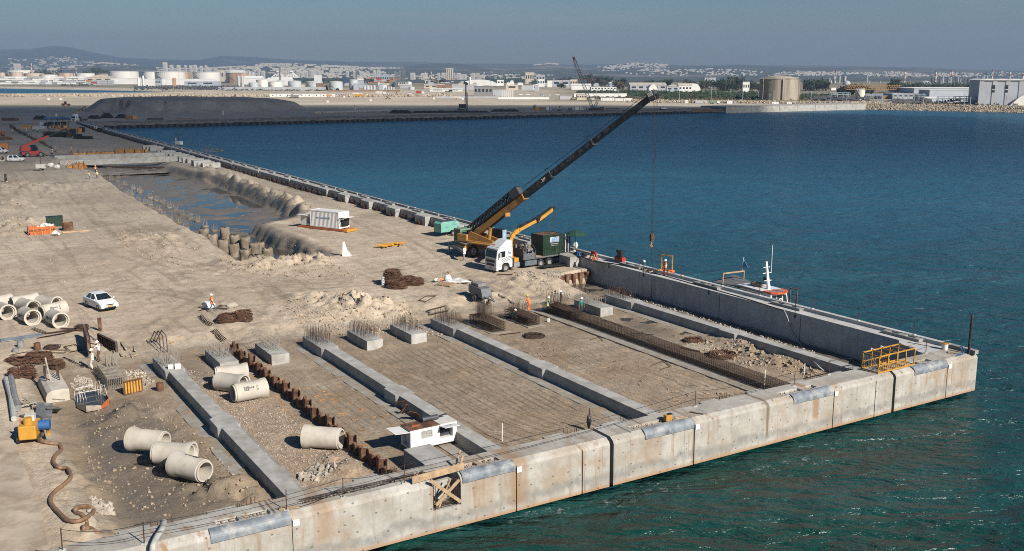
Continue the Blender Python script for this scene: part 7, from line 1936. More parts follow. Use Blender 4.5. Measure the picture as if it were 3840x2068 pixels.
for a in[
dict(label='tan shed with a stepped roof behind small coloured containers',Rg=B0,x0=1565,x1=2030,yt=300,yb=395,D=2500,wall='bldtan',roof='bldtan',style='gable',win=3),
dict(label='long white low building right of the tan shed',Rg=B0,x0=2030,x1=2425,yt=360,yb=440,D=2450,wall='bldwhite',roof='bldwhite'),
dict(label='white angular hopper building left of the rusty silos',Rg=B5,x0=210,x1=365,yt=370,yb=470,D=2100,wall='bldwhite',roof='bldwhite'),
dict(label='blue grey block between hopper building and rusty silos',Rg=B5,x0=368,x1=500,yt=378,yb=455,D=2150,wall='bldblue',roof='bldblue',win=4),
dict(label='long pale blue shed behind the scrap heaps',Rg=B5,x0=925,x1=1500,yt=388,yb=470,D=2050,wall='bldblue',roof='bldwhite',style='shed',win=2),
dict(label='low white roof in front of the rust streaked tank',Rg=B5,x0=360,x1=1400,yt=372,yb=392,D=2300,wall='bldwhite',roof='bldwhite'),
dict(label='white office block with a window row above the brown tank',Rg=B5,x0=1765,x1=2000,yt=205,yb=265,D=3100,wall='bldwhite',roof='bldwhite',win=6),
dict(label='tan apartment cluster left of the white office block',Rg=B5,x0=1525,x1=1640,yt=205,yb=320,D=3200,wall='bldtan',roof='bldtan',win=4),
dict(label='long white warehouse roof right of the brown tank',Rg=B5,x0=2010,x1=2330,yt=318,yb=365,D=2400,wall='bldwhite',roof='bldwhite',style='shed'),
dict(label='second long white warehouse behind the cream tank',Rg=B5,x0=2150,x1=2425,yt=370,yb=410,D=2100,wall='bldwhite',roof='bldwhite',style='shed'),
dict(label='white shed under the cable-stayed roofs',Rg=B10,x0=0,x1=430,yt=350,yb=390,D=2150,wall='bldwhite',roof='bldwhite',style='shed'),
dict(label='brown grey box building in front of a pale blue tank',Rg=B10,x0=898,x1=1090,yt=452,yb=572,wall='bldbrown',roof='bldbrown',depth=14),
dict(label='pale stores building between the middle tanks',Rg=B10,x0=605,x1=690,yt=470,yb=550,D=1750,wall='bldtan',roof='bldtan'),
dict(label='white house with a dark blue box beside the tall tank',Rg=B10,x0=1645,x1=1755,yt=318,yb=400,D=2250,wall='bldwhite',roof='bldroof',style='gable',win=2),
dict(label='pale grey annex right of the tall narrow tank',Rg=B10,x0=1650,x1=1760,yt=395,yb=470,D=1800,wall='bldblue',roof='bldblue'),
dict(label='grey warehouse with a row of small openings under the hills',Rg=B10,x0=1950,x1=2340,yt=298,yb=345,D=3000,wall='bldblue',roof='bldgrey',win=12),
dict(label='dark navy stacked block left of the red containers',Rg=B10,x0=1390,x1=1500,yt=345,yb=425,D=2150,wall='contnavy',roof='contnavy'),
dict(label='white flat building above the middle tanks',Rg=B10,x0=860,x1=990,yt=295,yb=335,D=2800,wall='bldwhite',roof='bldwhite'),
dict(label='blue roofed pump house beside the column rows',Rg=B10,x0=1700,x1=1830,yt=455,yb=520,D=1780,wall='bldblue',roof='lightblue',style='gable'),
dict(label='pale warehouse with striped roof left of the blue tank',Rg=B15,x0=0,x1=190,yt=470,yb=580,D=1700,wall='bldgrey',roof='offwhite',style='shed'),
dict(label='tan roofed shed in the middle industrial belt',Rg=B15,x0=440,x1=800,yt=465,yb=545,D=1700,wall='bldtan',roof='bldroof',style='shed',win=3),
dict(label='brown stacked timber shed beside the tan roof',Rg=B15,x0=660,x1=965,yt=490,yb=540,D=1600,wall='bldbrown',roof='contorange'),
dict(label='long white low warehouse behind the drill rig',Rg=B15,x0=540,x1=1120,yt=545,yb=620,D=1400,wall='bldwhite',roof='bldwhite',style='shed',win=2),
dict(label='tan gabled warehouse beside the white arched hall',Rg=B15,x0=950,x1=1340,yt=470,yb=590,D=1550,wall='bldgrey',roof='bldroof',style='shed'),
dict(label='white square annex at the end of the arched hall',Rg=B15,x0=1765,x1=1885,yt=390,yb=485,D=2100,wall='bldwhite',roof='bldwhite',win=2),
dict(label='white arched hall, the largest bright roof of the industrial belt',Rg=B15,x0=1080,x1=1775,yt=385,yb=510,D=2050,wall='bldwhite',style='arch',depth=60),
dict(label='scaffolded grey concrete structure left of the stacked beams',Rg=B15,x0=1345,x1=1680,yt=505,yb=690,wall='midgrey',roof='midgrey',depth=25,win=5),
dict(label='tan workshop behind the scaffolded structure',Rg=B15,x0=1925,x1=2150,yt=478,yb=560,D=1500,wall='bldtan',roof='bldwhite',win=1),
dict(label='pale ribbed workshop right of the tan one',Rg=B15,x0=2210,x1=2420,yt=490,yb=570,D=1500,wall='bldgrey',roof='bldwhite'),
dict(label='tall tan factory block with square windows below the hills',Rg=B15,x0=2280,x1=2440,yt=250,yb=385,D=2600,wall='bldtan',roof='bldgrey',win=4),
dict(label='grey wing of the tan factory block',Rg=B20,x0=50,x1=210,yt=295,yb=360,D=2650,wall='bldgrey',roof='bldgrey',win=3),
dict(label='pale building with crossed bracing right of the factory',Rg=B20,x0=78,x1=205,yt=372,yb=475,D=1900,wall='bldwhite',roof='bldgrey',win=3),
dict(label='white slanted building beside the braced one',Rg=B20,x0=255,x1=340,yt=400,yb=475,D=1850,wall='bldwhite',roof='bldwhite'),
dict(label='long grey shed behind the palms',Rg=B20,x0=340,x1=665,yt=395,yb=470,D=1900,wall='bldblue',roof='bldwhite',win=2),
dict(label='framed building with a cross brace by the crane boom',Rg=B20,x0=665,x1=800,yt=380,yb=470,D=1850,wall='bldtan',roof='bldgrey',win=3),
dict(label='red roofed dark building beside the crane boom',Rg=B20,x0=815,x1=972,yt=385,yb=455,D=1880,wall='blddark',roof='contred',win=3),
dict(label='big white tent hall behind the crawler crane',Rg=B20,x0=690,x1=1050,yt=460,yb=560,D=1550,wall='bldwhite',roof='bldwhite',style='shed'),
dict(label='white row of cabins right of the tent hall',Rg=B20,x0=1050,x1=1510,yt=520,yb=575,D=1450,wall='bldwhite',roof='bldwhite',win=8),
dict(label='small white workshop at the left of the tent hall',Rg=B20,x0=0,x1=105,yt=475,yb=560,D=1500,wall='bldwhite',roof='bldwhite',win=2),
dict(label='pale pergola building behind the crawler crane base',Rg=B20,x0=790,x1=965,yt=655,yb=752,wall='bldtan',roof='bldroof',depth=12,win=4),
dict(label='grey fence wall left of the crawler crane',Rg=B20,x0=480,x1=700,yt=678,yb=745,wall='bldgrey',roof='bldgrey',depth=8),
dict(label='long white curved wall behind the dark scrub',Rg=B20,x0=740,x1=1700,yt=632,yb=680,D=1050,wall='bldwhite',roof='bldwhite',depth=6),
dict(label='long tan roofed hangar with white arched doors right of the scrub',Rg=B20,x0=1760,x1=2420,yt=440,yb=560,D=1450,wall='bldgrey',roof='bldroof',style='shed',win=5),
dict(label='white arched door bay of the tan roofed hangar',Rg=B20,x0=2095,x1=2260,yt=470,yb=560,D=1380,wall='bldwhite',style='arch',depth=20),
dict(label='grey gabled store right of the arched bay',Rg=B25,x0=0,x1=220,yt=470,yb=560,D=1350,wall='bldblue',roof='bldroof',style='gable',win=2),
dict(label='white sided store with tan roof',Rg=B25,x0=220,x1=460,yt=455,yb=555,D=1380,wall='bldwhite',roof='bldroof',style='shed',win=4),
dict(label='white quonset end right of the tan roofed store',Rg=B25,x0=380,x1=618,yt=455,yb=550,D=1420,wall='bldwhite',style='arch',depth=30),
dict(label='pale building with blue roof stripe among the trees',Rg=B25,x0=690,x1=895,yt=348,yb=430,D=1800,wall='bldgrey',roof='bldblue',win=4),
dict(label='white three storey house between the trees',Rg=B25,x0=1385,x1=1505,yt=425,yb=535,D=1350,wall='bldwhite',roof='bldwhite',win=3),
dict(label='low white shed far behind the concrete tank',Rg=B30,x0=570,x1=655,yt=530,yb=560,D=1500,wall='bldwhite',roof='bldwhite'),
dict(label='white roofed loading shed behind the blue pipe rack',Rg=B30,x0=1680,x1=2255,yt=635,yb=760,D=960,wall='bldgrey',roof='bldwhite',win=6,depth=25),
dict(label='dark open bay left of the loading shed',Rg=B30,x0=1480,x1=1660,yt=670,yb=755,D=965,wall='bldbrown',roof='bldgrey',depth=20),
dict(label='long grey warehouse with wavy white roof on the right shore',Rg=B33,x0=410,x1=1810,yt=535,yb=760,D=960,wall='bldblue',roof='bldwhite',depth=60),
dict(label='white canopied warehouse wing with a wide eave',Rg=B33,x0=700,x1=1415,yt=572,yb=720,D=925,wall='bldblue',roof='bldwhite',depth=25),
dict(label='low shed with pink and white roof behind the pipe rack',Rg=B33,x0=690,x1=1650,yt=702,yb=815,D=850,wall='bldblue',roof='bldwhite',depth=30,style='shed'),
]:
 a=dict(a);bld(**a)
c,w_,h_=span(B33,1815,2700,370,850,None);t=thing('building','tall blue grey store with wavy white roof at the right edge','building',(c.x,c.y+25,c.z),-.25)
MB().bb(-w_/2,w_/2,-25,25,-3,h_*.94).build('wall','bldblue',t)
n=4;pr_=[]
for k in range(n*6+1):pr_.append((-w_/2-.5+(w_+1)*k/(n*6),h_*.955+h_*.04*abs(math.sin(math.pi*k/6))))
MB().prism(pr_+[(w_/2+.5,h_*.942),(-w_/2-.5,h_*.942)],-26,26,'y').build('roof','bldwhite',t)
for x in np.linspace(-w_/2,w_/2,5):MB().bb(x-1.6,x+1.6,-25.4,-25,0,h_*.94).build('pilaster','bldgrey',t)
for x in(-w_*.27,-w_*.02):
 for z0_,z1_ in((.62,.76),(.48,.57)):MB().bb(x-.9,x+.9,-25.5,-25,h_*z0_,h_*z1_).build('window','window_dark',t)
MB().add([(w_*.05,-30,0),(w_/2,-30,0),(w_/2,-30,h_*.62),(w_*.2,-30,h_*.3),(w_*.05,-26,0),(w_/2,-26,0),(w_/2,-26,h_*.62),(w_*.2,-26,h_*.3)],[(0,1,2,3),(7,6,5,4),(0,4,5,1),(1,5,6,2),(2,6,7,3),(3,7,4,0)]).build('lean_to','bldwhite',t)
def silo(label,Rg,x0,x1,yt,yb,D,mt,group=None):
 c,w_,h_=span(Rg,x0,x1,yt,yb,D);t=thing('silo',label,'silo',c,0,group);m=MB();m.lathe([(w_/2,-1),(w_/2,h_*.9),(w_*.15,h_)],16);m.build('shell',mt,t)
c,w_,h_=span(B15,830,970,178,350,4200);t=thing('grain_silo','tall tan concrete silo block with four ribs below the hills','silo',c,0)
m=MB();m.bb(-w_/2,w_/2,0,20,-5,h_*.90);m.build('wall','blddark',t)
for k in range(4):MB().cyl((-w_/2+w_*(k+.5)/4,0,-5),(-w_/2+w_*(k+.5)/4,0,h_*.9),w_*.115,14).build('silo_cell','bldtan',t)
MB().bb(-w_/2,w_/2,-w_*.12,22,h_*.9,h_).build('head_house','bldtan',t)
for i,(x0,x1,l_)in enumerate([(712,735,'rusty tan silo, first of the close trio'),(736,758,'rusty tan silo, middle of the close trio'),(758,780,'rusty tan silo, last and tallest of the close trio')]):silo(l_,B5,x0,x1,352-4*i,465,1950,'tankbrown')
silo('white slim silo left of the hopper building',B5,78,120,335,455,2050,'bldwhite');silo('shorter white slim silo beside the first',B5,125,152,345,455,2080,'bldwhite');silo('tall white slim silo touching the hopper building',B5,165,205,310,455,2060,'bldwhite')
silo('grey blue hopper silo left of its twin',B5,1893,1940,312,440,1850,'tankblue');silo('grey blue hopper silo right of its twin',B5,1963,2008,308,440,1850,'tankblue')
silo('white round silo in front of the arched hall',B15,1255,1295,335,480,2000,'bldwhite');silo('white round stump tank with blue band in the middle belt',B15,120,210,420,475,1800,'tankwhite');silo('blue grey round tank by the dark workshop',B15,158,265,510,595,1550,'tankblue')
rn=random.Random(21)
for i,x in enumerate((1780,1840,1900,1960,2050,2120,2175,2220,2265,2310)):silo('small vertical tank in the row of process tanks',B10,x-(22 if i<6 else 15),x+(22 if i<6 else 15),(500 if i<6 else 525)-rn.randint(0,20),575,1560,'tankblue','row of small process tanks')
for i in range(5):silo('grey bunker silo behind the brown tank',B5,2100+25*i,2122+25*i,245,312,2600,'tankblue','grey bunker silos behind the brown tank')
def one_container(mt,L=12.2,Wd=2.4,H=2.6):
 m=MB();m.bb(-L/2,L/2,0,Wd,0.02,H-.02)
 for s in(-1,1):
  for z in(0,H-.12):m.bb(-L/2,L/2,-.05,.02,z,z+.12)
  m.bb(s*L/2-.1*(s>0),s*L/2+.1*(s<0),-.05,.02,0,H)
 return m
cD=2360.0;kk=cD/3808*.20619;zc=atd(*B0(700,472),cD).z
base=None;rowh=36*kk
rn=random.Random(31)
for row in range(4):
 x=0.0 if row%2==0 else-30.0
 while x<1555:
  wz=rn.choice((105,105,118,95));gap=0 if rn.random()>.12 else 18
  if row==3 and(rn.random()<.25 or 760<x<870)or(700<x<860 and row>1):x+=wz+gap;continue
  x1=min(x+wz,1560)
  a=atd(*B0(x,472),cD);b=atd(*B0(x1,472),cD)
  w_=(b.x-a.x);mt='bldwhite' if rn.random()<.8 else 'bldgrey'
  o=one_container(mt,w_*.985,8,rowh*.97).build('shipping_container',mt);o.location=((a.x+b.x)/2,cD+rn.uniform(-3,3),zc+row*rowh)
  tag(o,'white shipping container in the long stack on the far left beach','container','white containers stacked on the far left beach');x=x1+gap
cols_=['contorange','bldblue','bldgrey','bldblue','bldgrey','contred','bldblue','bldgrey','bldblue','bldgrey','bldblue','bldgrey']
for i in range(15):
 r_,q_=divmod(i,5);x=1570+q_*98;a=atd(*B0(x,485),2340);b=atd(*B0(x+92,485),2340);mt='contred' if i==6 else('contorange' if i==10 else rn.choice(('bldblue','bldgrey','bldgrey')))
 o=one_container(mt,(b.x-a.x),8,32*kk).build('shipping_container',mt);o.location=((a.x+b.x)/2,2340,zc-2+r_*33*kk)
 lab={'contred':'small red container in the grey blue stack by the tan shed','contorange':'brown orange container on top of the grey blue stack'}.get(mt,'grey or blue container in the low stack before the tan shed');tag(o,lab,'container',None if 'red' in lab or 'orange' in lab else 'grey blue containers before the tan shed')
for i in range(26):
 x=rn.uniform(1760,2300);y=350+rn.randint(0,4)*18;mt=rn.choice(('contred','contorange','contorange','contnavy','bldbrown'));D_=2000+rn.uniform(0,80)
 a=atd(*B10(x,y+22),D_);b=atd(*B10(x+rn.uniform(60,120),y+22),D_);o=one_container(mt,b.x-a.x,6,22*D_/3808*.206).build('shipping_container',mt);o.location=((a.x+b.x)/2,D_,max(3,a.z));tag(o,'coloured container in the red and orange depot under the city','container','containers of the red and orange depot')
for i in range(22):
 x=rn.uniform(430,960);y=370+rn.randint(0,3)*20;mt=rn.choice(('contorange','bldtan','contnavy','bldgrey','bldbrown'));D_=2250+rn.uniform(0,80)
 a=atd(*B15(x,y+22),D_);b=atd(*B15(x+rn.uniform(30,60),y+22),D_);o=one_container(mt,b.x-a.x,6,22*D_/3808*.206).build('shipping_container',mt);o.location=((a.x+b.x)/2,D_,max(3,a.z));tag(o,'mixed coloured container in the depot below the ribbed silo block','container','containers of the mixed depot')
for i in range(9):
 x0_=55+132*i;c,w_,h_=span(B10,x0_,x0_+126,645,700,None);t=thing('site_cabin','white site cabin in the row along the back of the sand field','cabin',c,0,'white site cabins behind the sand field')
 MB().bb(-w_/2,w_/2,0,3,0,h_).build('wall','bldwhite',t);MB().bb(-w_*.1,w_*.05,-.06,.1,h_*.35,h_*.7).build('window','window_dark',t);MB().bb(-w_*.51,w_*.51,-.1,3.1,h_,h_+.2).build('roof','bldgrey',t)
for(x0,x1,yt,yb,l_,Rg)in[(1228,1475,715,770,'long white container row by the lamp posts',B20),(1490,1630,725,775,'second white container row by the lamp posts',B20),(1640,1800,725,780,'third white container row by the lamp posts',B20),(520,735,765,812,'grey container wall by the rocks',B25),(1100,1190,770,822,'white container with a lit end by the rocks',B25),(335,390,760,810,'small white cabin between parked vans',B25),(2190,2275,800,850,'white cabin standing alone on the rocks',B25),(1910,2035,795,838,'low white cabin on the rocks',B25),(965,1035,765,800,'small white cabin by the green truck',B25)]:
 c,w_,h_=span(Rg,x0,x1,yt,yb);t=thing('site_cabin',l_,'cabin',c,0);MB().bb(-w_/2,w_/2,0,2.6,0,h_).build('wall','bldwhite' if 'grey' not in l_ else 'bldgrey',t)
 for k in range(max(2,int(w_/3))):MB().bb(-w_/2+w_*(k+.5)/max(2,int(w_/3))-.25,-w_/2+w_*(k+.5)/max(2,int(w_/3))+.25,-.06,.05,h_*.2,h_*.8).build('panel','bldgrey',t)
for(x0,x1,yt,yb,mt,l_)in[(0,22,895,948,'contorange','orange container at the start of the far quay row'),(28,112,892,948,'yellow','yellow container pair on the far quay'),(118,232,890,950,'bldbrown','brown container on the far quay'),(236,290,885,945,'bldwhite','white container beside the brown one on the far quay'),(296,340,885,945,'bldblue','pale blue container on the far quay'),(625,700,905,945,'blddark','dark low container on the far quay'),(705,755,878,942,'bldblue','grey blue box container on the far quay'),(758,840,878,942,'bldwhite','white container with open side on the far quay'),(846,966,878,935,'offwhite','long white container nearest the crawler crane'),(1205,1290,880,928,'blddark','dark container right of the crawler crane')]:
 c,w_,h_=span(B20,x0,x1,yt,yb,660);t=thing('shipping_container',l_,'container',(c.x,c.y,3.0),0);MB().bb(-w_/2,w_/2,0,2.4,0,h_).build('wall',mt,t)
 for s in(-1,1):MB().bb(s*w_/2-.08,s*w_/2+.08,-.06,2.45,0,h_+.04).build('end_frame','blddark' if mt!='blddark' else 'bldgrey',t)
def machine(label,Rg,x0,x1,yt,yb,mt,kind='excavator',D=None):
 c,w_,h_=span(Rg,x0,x1,yt,yb,D);t=thing(kind,label,kind.replace('_',' '),(c.x,c.y,c.z),0)
 L,H=w_,h_
 if kind=='excavator':
  for s in(-.8,.8):MB().prism([(-L*.25,0),(L*.2,0),(L*.24,.45),(L*.2,.9),(-L*.25,.9),(-L*.29,.45)],s-.3,s+.3,'y').build('track','rubber',t)
  MB().bb(-L*.3,L*.12,-1,1,.95,H*.5).build('body',mt,t,bevel=.05);MB().bb(-L*.02,L*.12,-1,0,H*.5,H*.85).build('cab','glass',t)
  MB().bar((L*.1,0,H*.4),(L*.3,0,H*.98),.35).build('boom',mt,t);MB().bar((L*.3,0,H*.98),(L*.48,0,H*.35),.3).build('arm',mt,t);MB().box((L*.47,0,H*.2),(.8,.9,.7)).build('bucket','darkgrey',t)
 elif kind=='dump_truck':
  MB().bb(L*.22,L*.5,-1.1,1.1,.7,H*.85).build('cab','whitetruck' if mt!='yellow' else 'yellow',t,bevel=.06);MB().bb(L*.3,L*.505,-1.0,1.0,H*.55,H*.8).build('windscreen','glass',t)
  MB().prism([(-L*.5,1.1),(-L*.5,H),(L*.18,H),(L*.12,1.1)],-1.2,1.2,'y').build('tipper_body',mt,t);wheelset(t,(L*.33,-L*.15,-L*.35),1.1,.5,.4)
 elif kind=='wheel_loader':
  MB().bb(-L*.45,L*.1,-1.1,1.1,.8,H*.6).build('body',mt,t,bevel=.05);MB().bb(-L*.15,L*.1,-.8,.8,H*.6,H).build('cab','glass',t)
  MB().bar((L*.05,0,H*.5),(L*.42,0,.5),.4).build('lift_arm',mt,t);MB().box((L*.46,0,.5),(L*.12,2.4,.9)).build('bucket','darkgrey',t);wheelset(t,(L*.2,-L*.3),1.2,min(.8,H*.28),.5)
 elif kind=='crusher':
  MB().bb(-L*.2,L*.25,-1.3,1.3,.8,H*.75).build('body',mt,t);MB().bar((-L*.5,0,.8),(L*.0,0,H),.5).build('conveyor','darkgrey',t);MB().bar((L*.1,0,.8),(L*.5,0,H*.9),.5).build('conveyor','midgrey',t);MB().bb(-L*.3,L*.3,-1.2,1.2,0,.7).build('track','rubber',t)
 return t
for a in[('grey mobile crusher with two conveyors in front of the cabins',B10,350,640,640,715,'midgrey','crusher'),('orange tipper truck with white cab in front of the cabins',B10,1088,1228,655,710,'formwood','dump_truck'),('yellow articulated plant on the sand field',B10,1595,1780,650,708,'yellow','dump_truck'),
('tipper with raised white body at the back of the sand field',B10,1985,2175,592,672,'offwhite','dump_truck'),('yellow wheel loader at the back of the sand field',B10,2335,2405,610,670,'yellow','wheel_loader'),('small yellow loader alone on the open sand field',B10,2155,2250,695,742,'yellow','wheel_loader'),('orange wheel loader near the back of the field, by white vans',B15,200,295,630,675,'orange','wheel_loader'),
('long white lorry behind the yellow plant',B10,1565,1745,628,672,'bldwhite','dump_truck'),('tan scraper working behind the drill rig',B15,980,1118,690,745,'bldtan','dump_truck'),('red and orange tipper at the back of the field',B15,290,440,590,650,'contred','dump_truck'),
('orange excavator by the stacked concrete beams',B15,1655,1760,660,715,'orange','excavator'),('yellow bulldozer beyond the white wall',B20,180,265,695,740,'yellow','wheel_loader'),('yellow excavator on the tan heap',B20,390,500,610,655,'yellow','excavator'),('black and yellow loader beside the grey container wall',B25,400,510,750,808,'yellow','wheel_loader'),('green military style truck by the rocks',B25,780,960,770,828,'sage','dump_truck'),
('teal backhoe at the end of the dark heap',B15,2020,2120,890,945,'tankblue','excavator'),('grey drilling attachment standing among the far quay containers',B20,410,540,850,950,'bldgrey','excavator'),('small blue crane by the orange container',B20,-20,45,830,890,'bldblue','excavator')]:machine(*a)
cp=None
for i,(Rg,x,y)in enumerate([(B10,750,692),(B10,875,692),(B10,935,692),(B10,1270,682),(B10,1345,682),(B10,1390,684),(B15,180,650),(B15,500,660),(B15,560,660),(B15,700,662),(B15,780,662),(B15,850,660),(B20,1080,752),(B20,1580,772),(B20,1750,775),(B20,150,680),(B20,280,678),(B25,180,800),(B25,590,805),(B25,640,805),(B25,1210,812),(B20,440,668),(B15,2200,670),(B15,2330,672),(B20,2360,945-20)]):
 p=at(*Rg(x,y),3.0)
 if cp is None:cp=car('small car or van parked along the back of the sand field',p,0,'mpv','whitepaint','vehicles parked along the far sand field',1.1,True);continue
 copy_tree(cp,loc=p,rz=.2*(i%5)-.4)
p=at(*B15(1200,942),3);D_=p.y;sc0=D_/3808*.20619
t=thing('drill_rig','dark piling rig with a tall twin mast on the far quay','piling rig',p,0)
MB().bb(-30*sc0*5/5-20*sc0*5,0,-1.6,1.6,1.0,110*sc0).build('body','sheetblack',t);MB().bb(-150*sc0,-20*sc0,-1.8,1.8,0,1.1).build('track','rubber',t);MB().bb(-110*sc0,-20*sc0,-1.7,-1.5,.1,1.3).build('counterplate','offwhite',t)
MB().bar((4*sc0,0,0),(0,0,475*sc0),.8).build('mast','steelgrey',t);MB().bar((27*sc0,0,0),(24*sc0,0,320*sc0),.5).build('kelly_bar','rust',t);MB().bar((-40*sc0,0,500*sc0),(40*sc0,0,470*sc0),.7,1.6).build('mast_head','steelgrey',t)
MB().tube([(-30*sc0,0,110*sc0),(0,0,450*sc0)],.1,4).build('stay_rope','black',t);MB().cyl((30*sc0,0,0),(30*sc0,0,30*sc0),.9,10).build('rotary_head','cranegreen',t)
p=at(*B20(1110,945),3);D_=p.y;s0=D_/3808*.20619
def cc(x,y,dy=0):return Vector(((x-1110)*s0,dy,(945-y)*s0))
t=thing('crawler_crane','teal crawler crane with a tall rust patched lattice boom on the far quay','crane',p,0)
for s in(-2.2,2.2):MB().prism([(-90*s0,0),(90*s0,0),(98*s0,1),(90*s0,1.6),(-90*s0,1.6),(-98*s0,1)],s-.5,s+.5,'y').build('track','sheetblack',t)
MB().bb(-45*s0,95*s0,-1.7,1.7,1.8,65*s0).build('body','cranegreen',t,bevel=.1);MB().bb(10*s0,92*s0,-1.75,-1.68,40*s0,55*s0).build('body_panel','cranepale',t);MB().bb(-60*s0,-20*s0,-1.9,-.2,1.9,85*s0).build('cab','cranegreen',t)
b0_,b1_=cc(1060,870),cc(735,45)
def lat(m,a,b,w,n,th=.16):
 d=(b-a).normalized();u_=Vector((0,1,0));v_=d.cross(u_).normalized()
 def P(k,i):return a.lerp(b,k)+u_*(w/2 if i in(0,3)else-w/2)+v_*(w/2 if i<2 else-w/2)
 for i in range(4):m.bar(P(0,i),P(1,i),th*1.3)
 for k in range(n):
  for i in range(4):m.bar(P(k/n,i),P((k+1)/n,(i+1)%4),th)
for k0,k1,mt in((0,.30,'cranegreen'),(.30,.62,'cranepale'),(.62,.80,'cranerust'),(.80,.9,'cranepale'),(.9,1.0,'cranerust')):
 m=MB();lat(m,b0_.lerp(b1_,k0),b0_.lerp(b1_,k1),1.7,max(2,int((k1-k0)*26)));m.build('boom_section',mt,t)
MB().bar(b1_,b1_+(b1_-b0_).normalized()*2.2,1.4).build('boom_head','cranerust',t)
m=MB();lat(m,cc(1110,880),cc(1165,790),1.4,4);m.build('gantry','cranegreen',t)
m=MB();m.bar(cc(1165,790),b0_.lerp(b1_,.72)+Vector((1.6,0,0)),.14);m.bar(b0_.lerp(b1_,.72)+Vector((1.6,0,0)),b1_,.14);m.bar(b1_,(b1_.x-.4,0,b1_.z-300*s0),.12);m.bar(b1_+Vector((1.1,0,0)),(b1_.x+.8,0,b1_.z-300*s0),.12);m.build('rope','cranepale',t)
rn=random.Random(41)
for row in range(2):
 x=880 if row==0 else 905
 while x<2225:
  y=1018-(x-880)/1345*42-(14 if row else 0);p=at(*B10(x,y+16),2.8);
  if 985<x<1030 and row==0:x+=42;continue
  o=bpy.data.objects.new('concrete_pipe',PIPE_M);COL.objects.link(o);o.location=(p.x,p.y,3.75);o.rotation_euler=(0,0,R(90)+rn.uniform(-.06,.06)+.15);o.scale=(1.0,1.02,1.02)
  tag(o,'pale concrete pipe in the long double row on the far quay','pipe','double row of pale pipes on the far quay');x+=41-(x-880)*.004
def heap(label,Rg,x0,x1,y,hgt,mt='tyrepile',cat='steel stock',wd=5,lump=.5):
 a,b=at(*Rg(x0,y),2.9),at(*Rg(x1,y),2.9);rz=math.atan2(b.y-a.y,b.x-a.x);L=(b-a).length;c=(a+b)/2;c.z=2.7
 t=thing('stock_heap',label,cat,c,rz);n=max(8,int(L/1.2));m=MB();rn=random.Random(int(L*7))
 for i in range(n+1):
  x=-L/2+L*i/n;e=min(1,min(i,n-i)/2+.15);hh=hgt*e*(1-lump*rn.random()*.6)
  m.v+=[(x,0,-.3),(x,.3*rn.random(),hh*.75),(x,wd*.4,hh),(x,wd*.8,hh*.8*(.7+.3*rn.random())),(x,wd,-.3)]
 for i in range(n):
  for k in range(4):m.f.append((i*5+k,(i+1)*5+k,(i+1)*5+k+1,i*5+k+1));m.m.append(0)
 m.f+=[(0,1,2,3,4),tuple(n*5+k for k in(4,3,2,1,0))];m.m+=[0,0]
 m.build('heap',mt,t);return t
heap('black steel stock heap beside the pale pipe row on the far quay',B10,2215,2640,1000,2.6)
heap('long low black steel stock in front of the piling rig',B15,210,1640,990,1.7)
heap('black steel stock rising towards the teal backhoe',B15,1640,2180,968,1.9)
heap('brown steel bars stacked right of the crawler crane',B20,1290,1600,925,1.2,'rust')
heap('dark clutter at the start of the pale far quay',B25,430,1060,962,1.9,'bldbrown')
def boxpx(name,label,cat,Rg,x0,x1,yt,yb,mt,wd=1.5,D=None,rz=None,ribs=0,z=None,parts=None):
 a,b=(G(*Rg(x0,yb)),G(*Rg(x1,yb)))if D is None else(atd(*Rg(x0,yb),D),atd(*Rg(x1,yb),D))
 c=(a+b)/2;L=(b-a).length;h_=atd(*Rg((x0+x1)/2,yt),c.y).z-c.z;c.z=gz(*S(c))
 t=thing(name,label,cat,c,math.atan2(b.y-a.y,b.x-a.x));MB().bb(-L/2,L/2,0,wd,0,h_).build('body',mt,t)
 for k in range(ribs):x=-L/2+L*(k+.5)/ribs;MB().bb(x-.09,x+.09,-.14,0,0,h_).build('rib','rust',t)
 return t,L,h_
boxpx('formwork_stack','bundle of dark bars lying on sand at the far left','bar bundle',N4,30,290,210,262,'rust',2)
boxpx('site_container','yellow container on a blue base cut by the left edge','container',N4,-40,152,675,780,'contorange',2.4)
boxpx('formwork_stack','yellow formwork panel stack at the far end of the yard','formwork',N4,400,595,345,405,'yellow',2,ribs=5)
boxpx('timber_stack','pale timber stack in front of the yellow formwork stack','timber',N4,370,560,378,405,'wood',1.2)
boxpx('formwork_wall','long orange plywood formwork in the middle of the far yard','formwork',N4,1030,1440,400,480,'formwood',2,ribs=8)
boxpx('formwork_wall','dark brown part of the long formwork in the far yard','formwork',N4,860,1025,415,475,'bldbrown',2,ribs=3)
boxpx('formwork_shutter','upright black panel at the end of the long formwork','formwork',N4,1440,1530,375,472,'sheetblack',.6)
for i,(x0,x1,yt,yb,l_)in enumerate([(790,1040,465,555,'black rebar cage block leftmost before the long formwork'),(1050,1190,470,555,'black rebar cage block in front of the orange formwork'),(1195,1290,435,500,'dark cage standing against the orange formwork'),(1290,1390,440,505,'dark cage standing beside the white box in the far yard'),(1340,1440,510,590,'black heap of cages on open ground in the far yard'),(1440,1640,550,595,'low black heap of mats on open ground in the far yard'),(1770,2010,395,465,'black cage lying along the far quay wall')]):
 a,b=G(*N4(x0,yb)),G(*N4(x1,yb));c=(a+b)/2;L=(b-a).length;h_=atd(*N4(x0,yt),c.y).z-c.z
 t=thing('rebar_cage',l_,'rebar cage',c,math.atan2(b.y-a.y,b.x-a.x));m=MB();cage(m,L,2.0,max(.6,h_),L/18,.07,6);m.v=[(x-L/2,y+1,z)for x,y,z in m.v];m.build('cage','tyrepile',t);MB().bb(-L/2+.2,L/2-.2,.3,1.8,0,max(.4,h_*.7)).build('inner_bars','sheetblack',t)
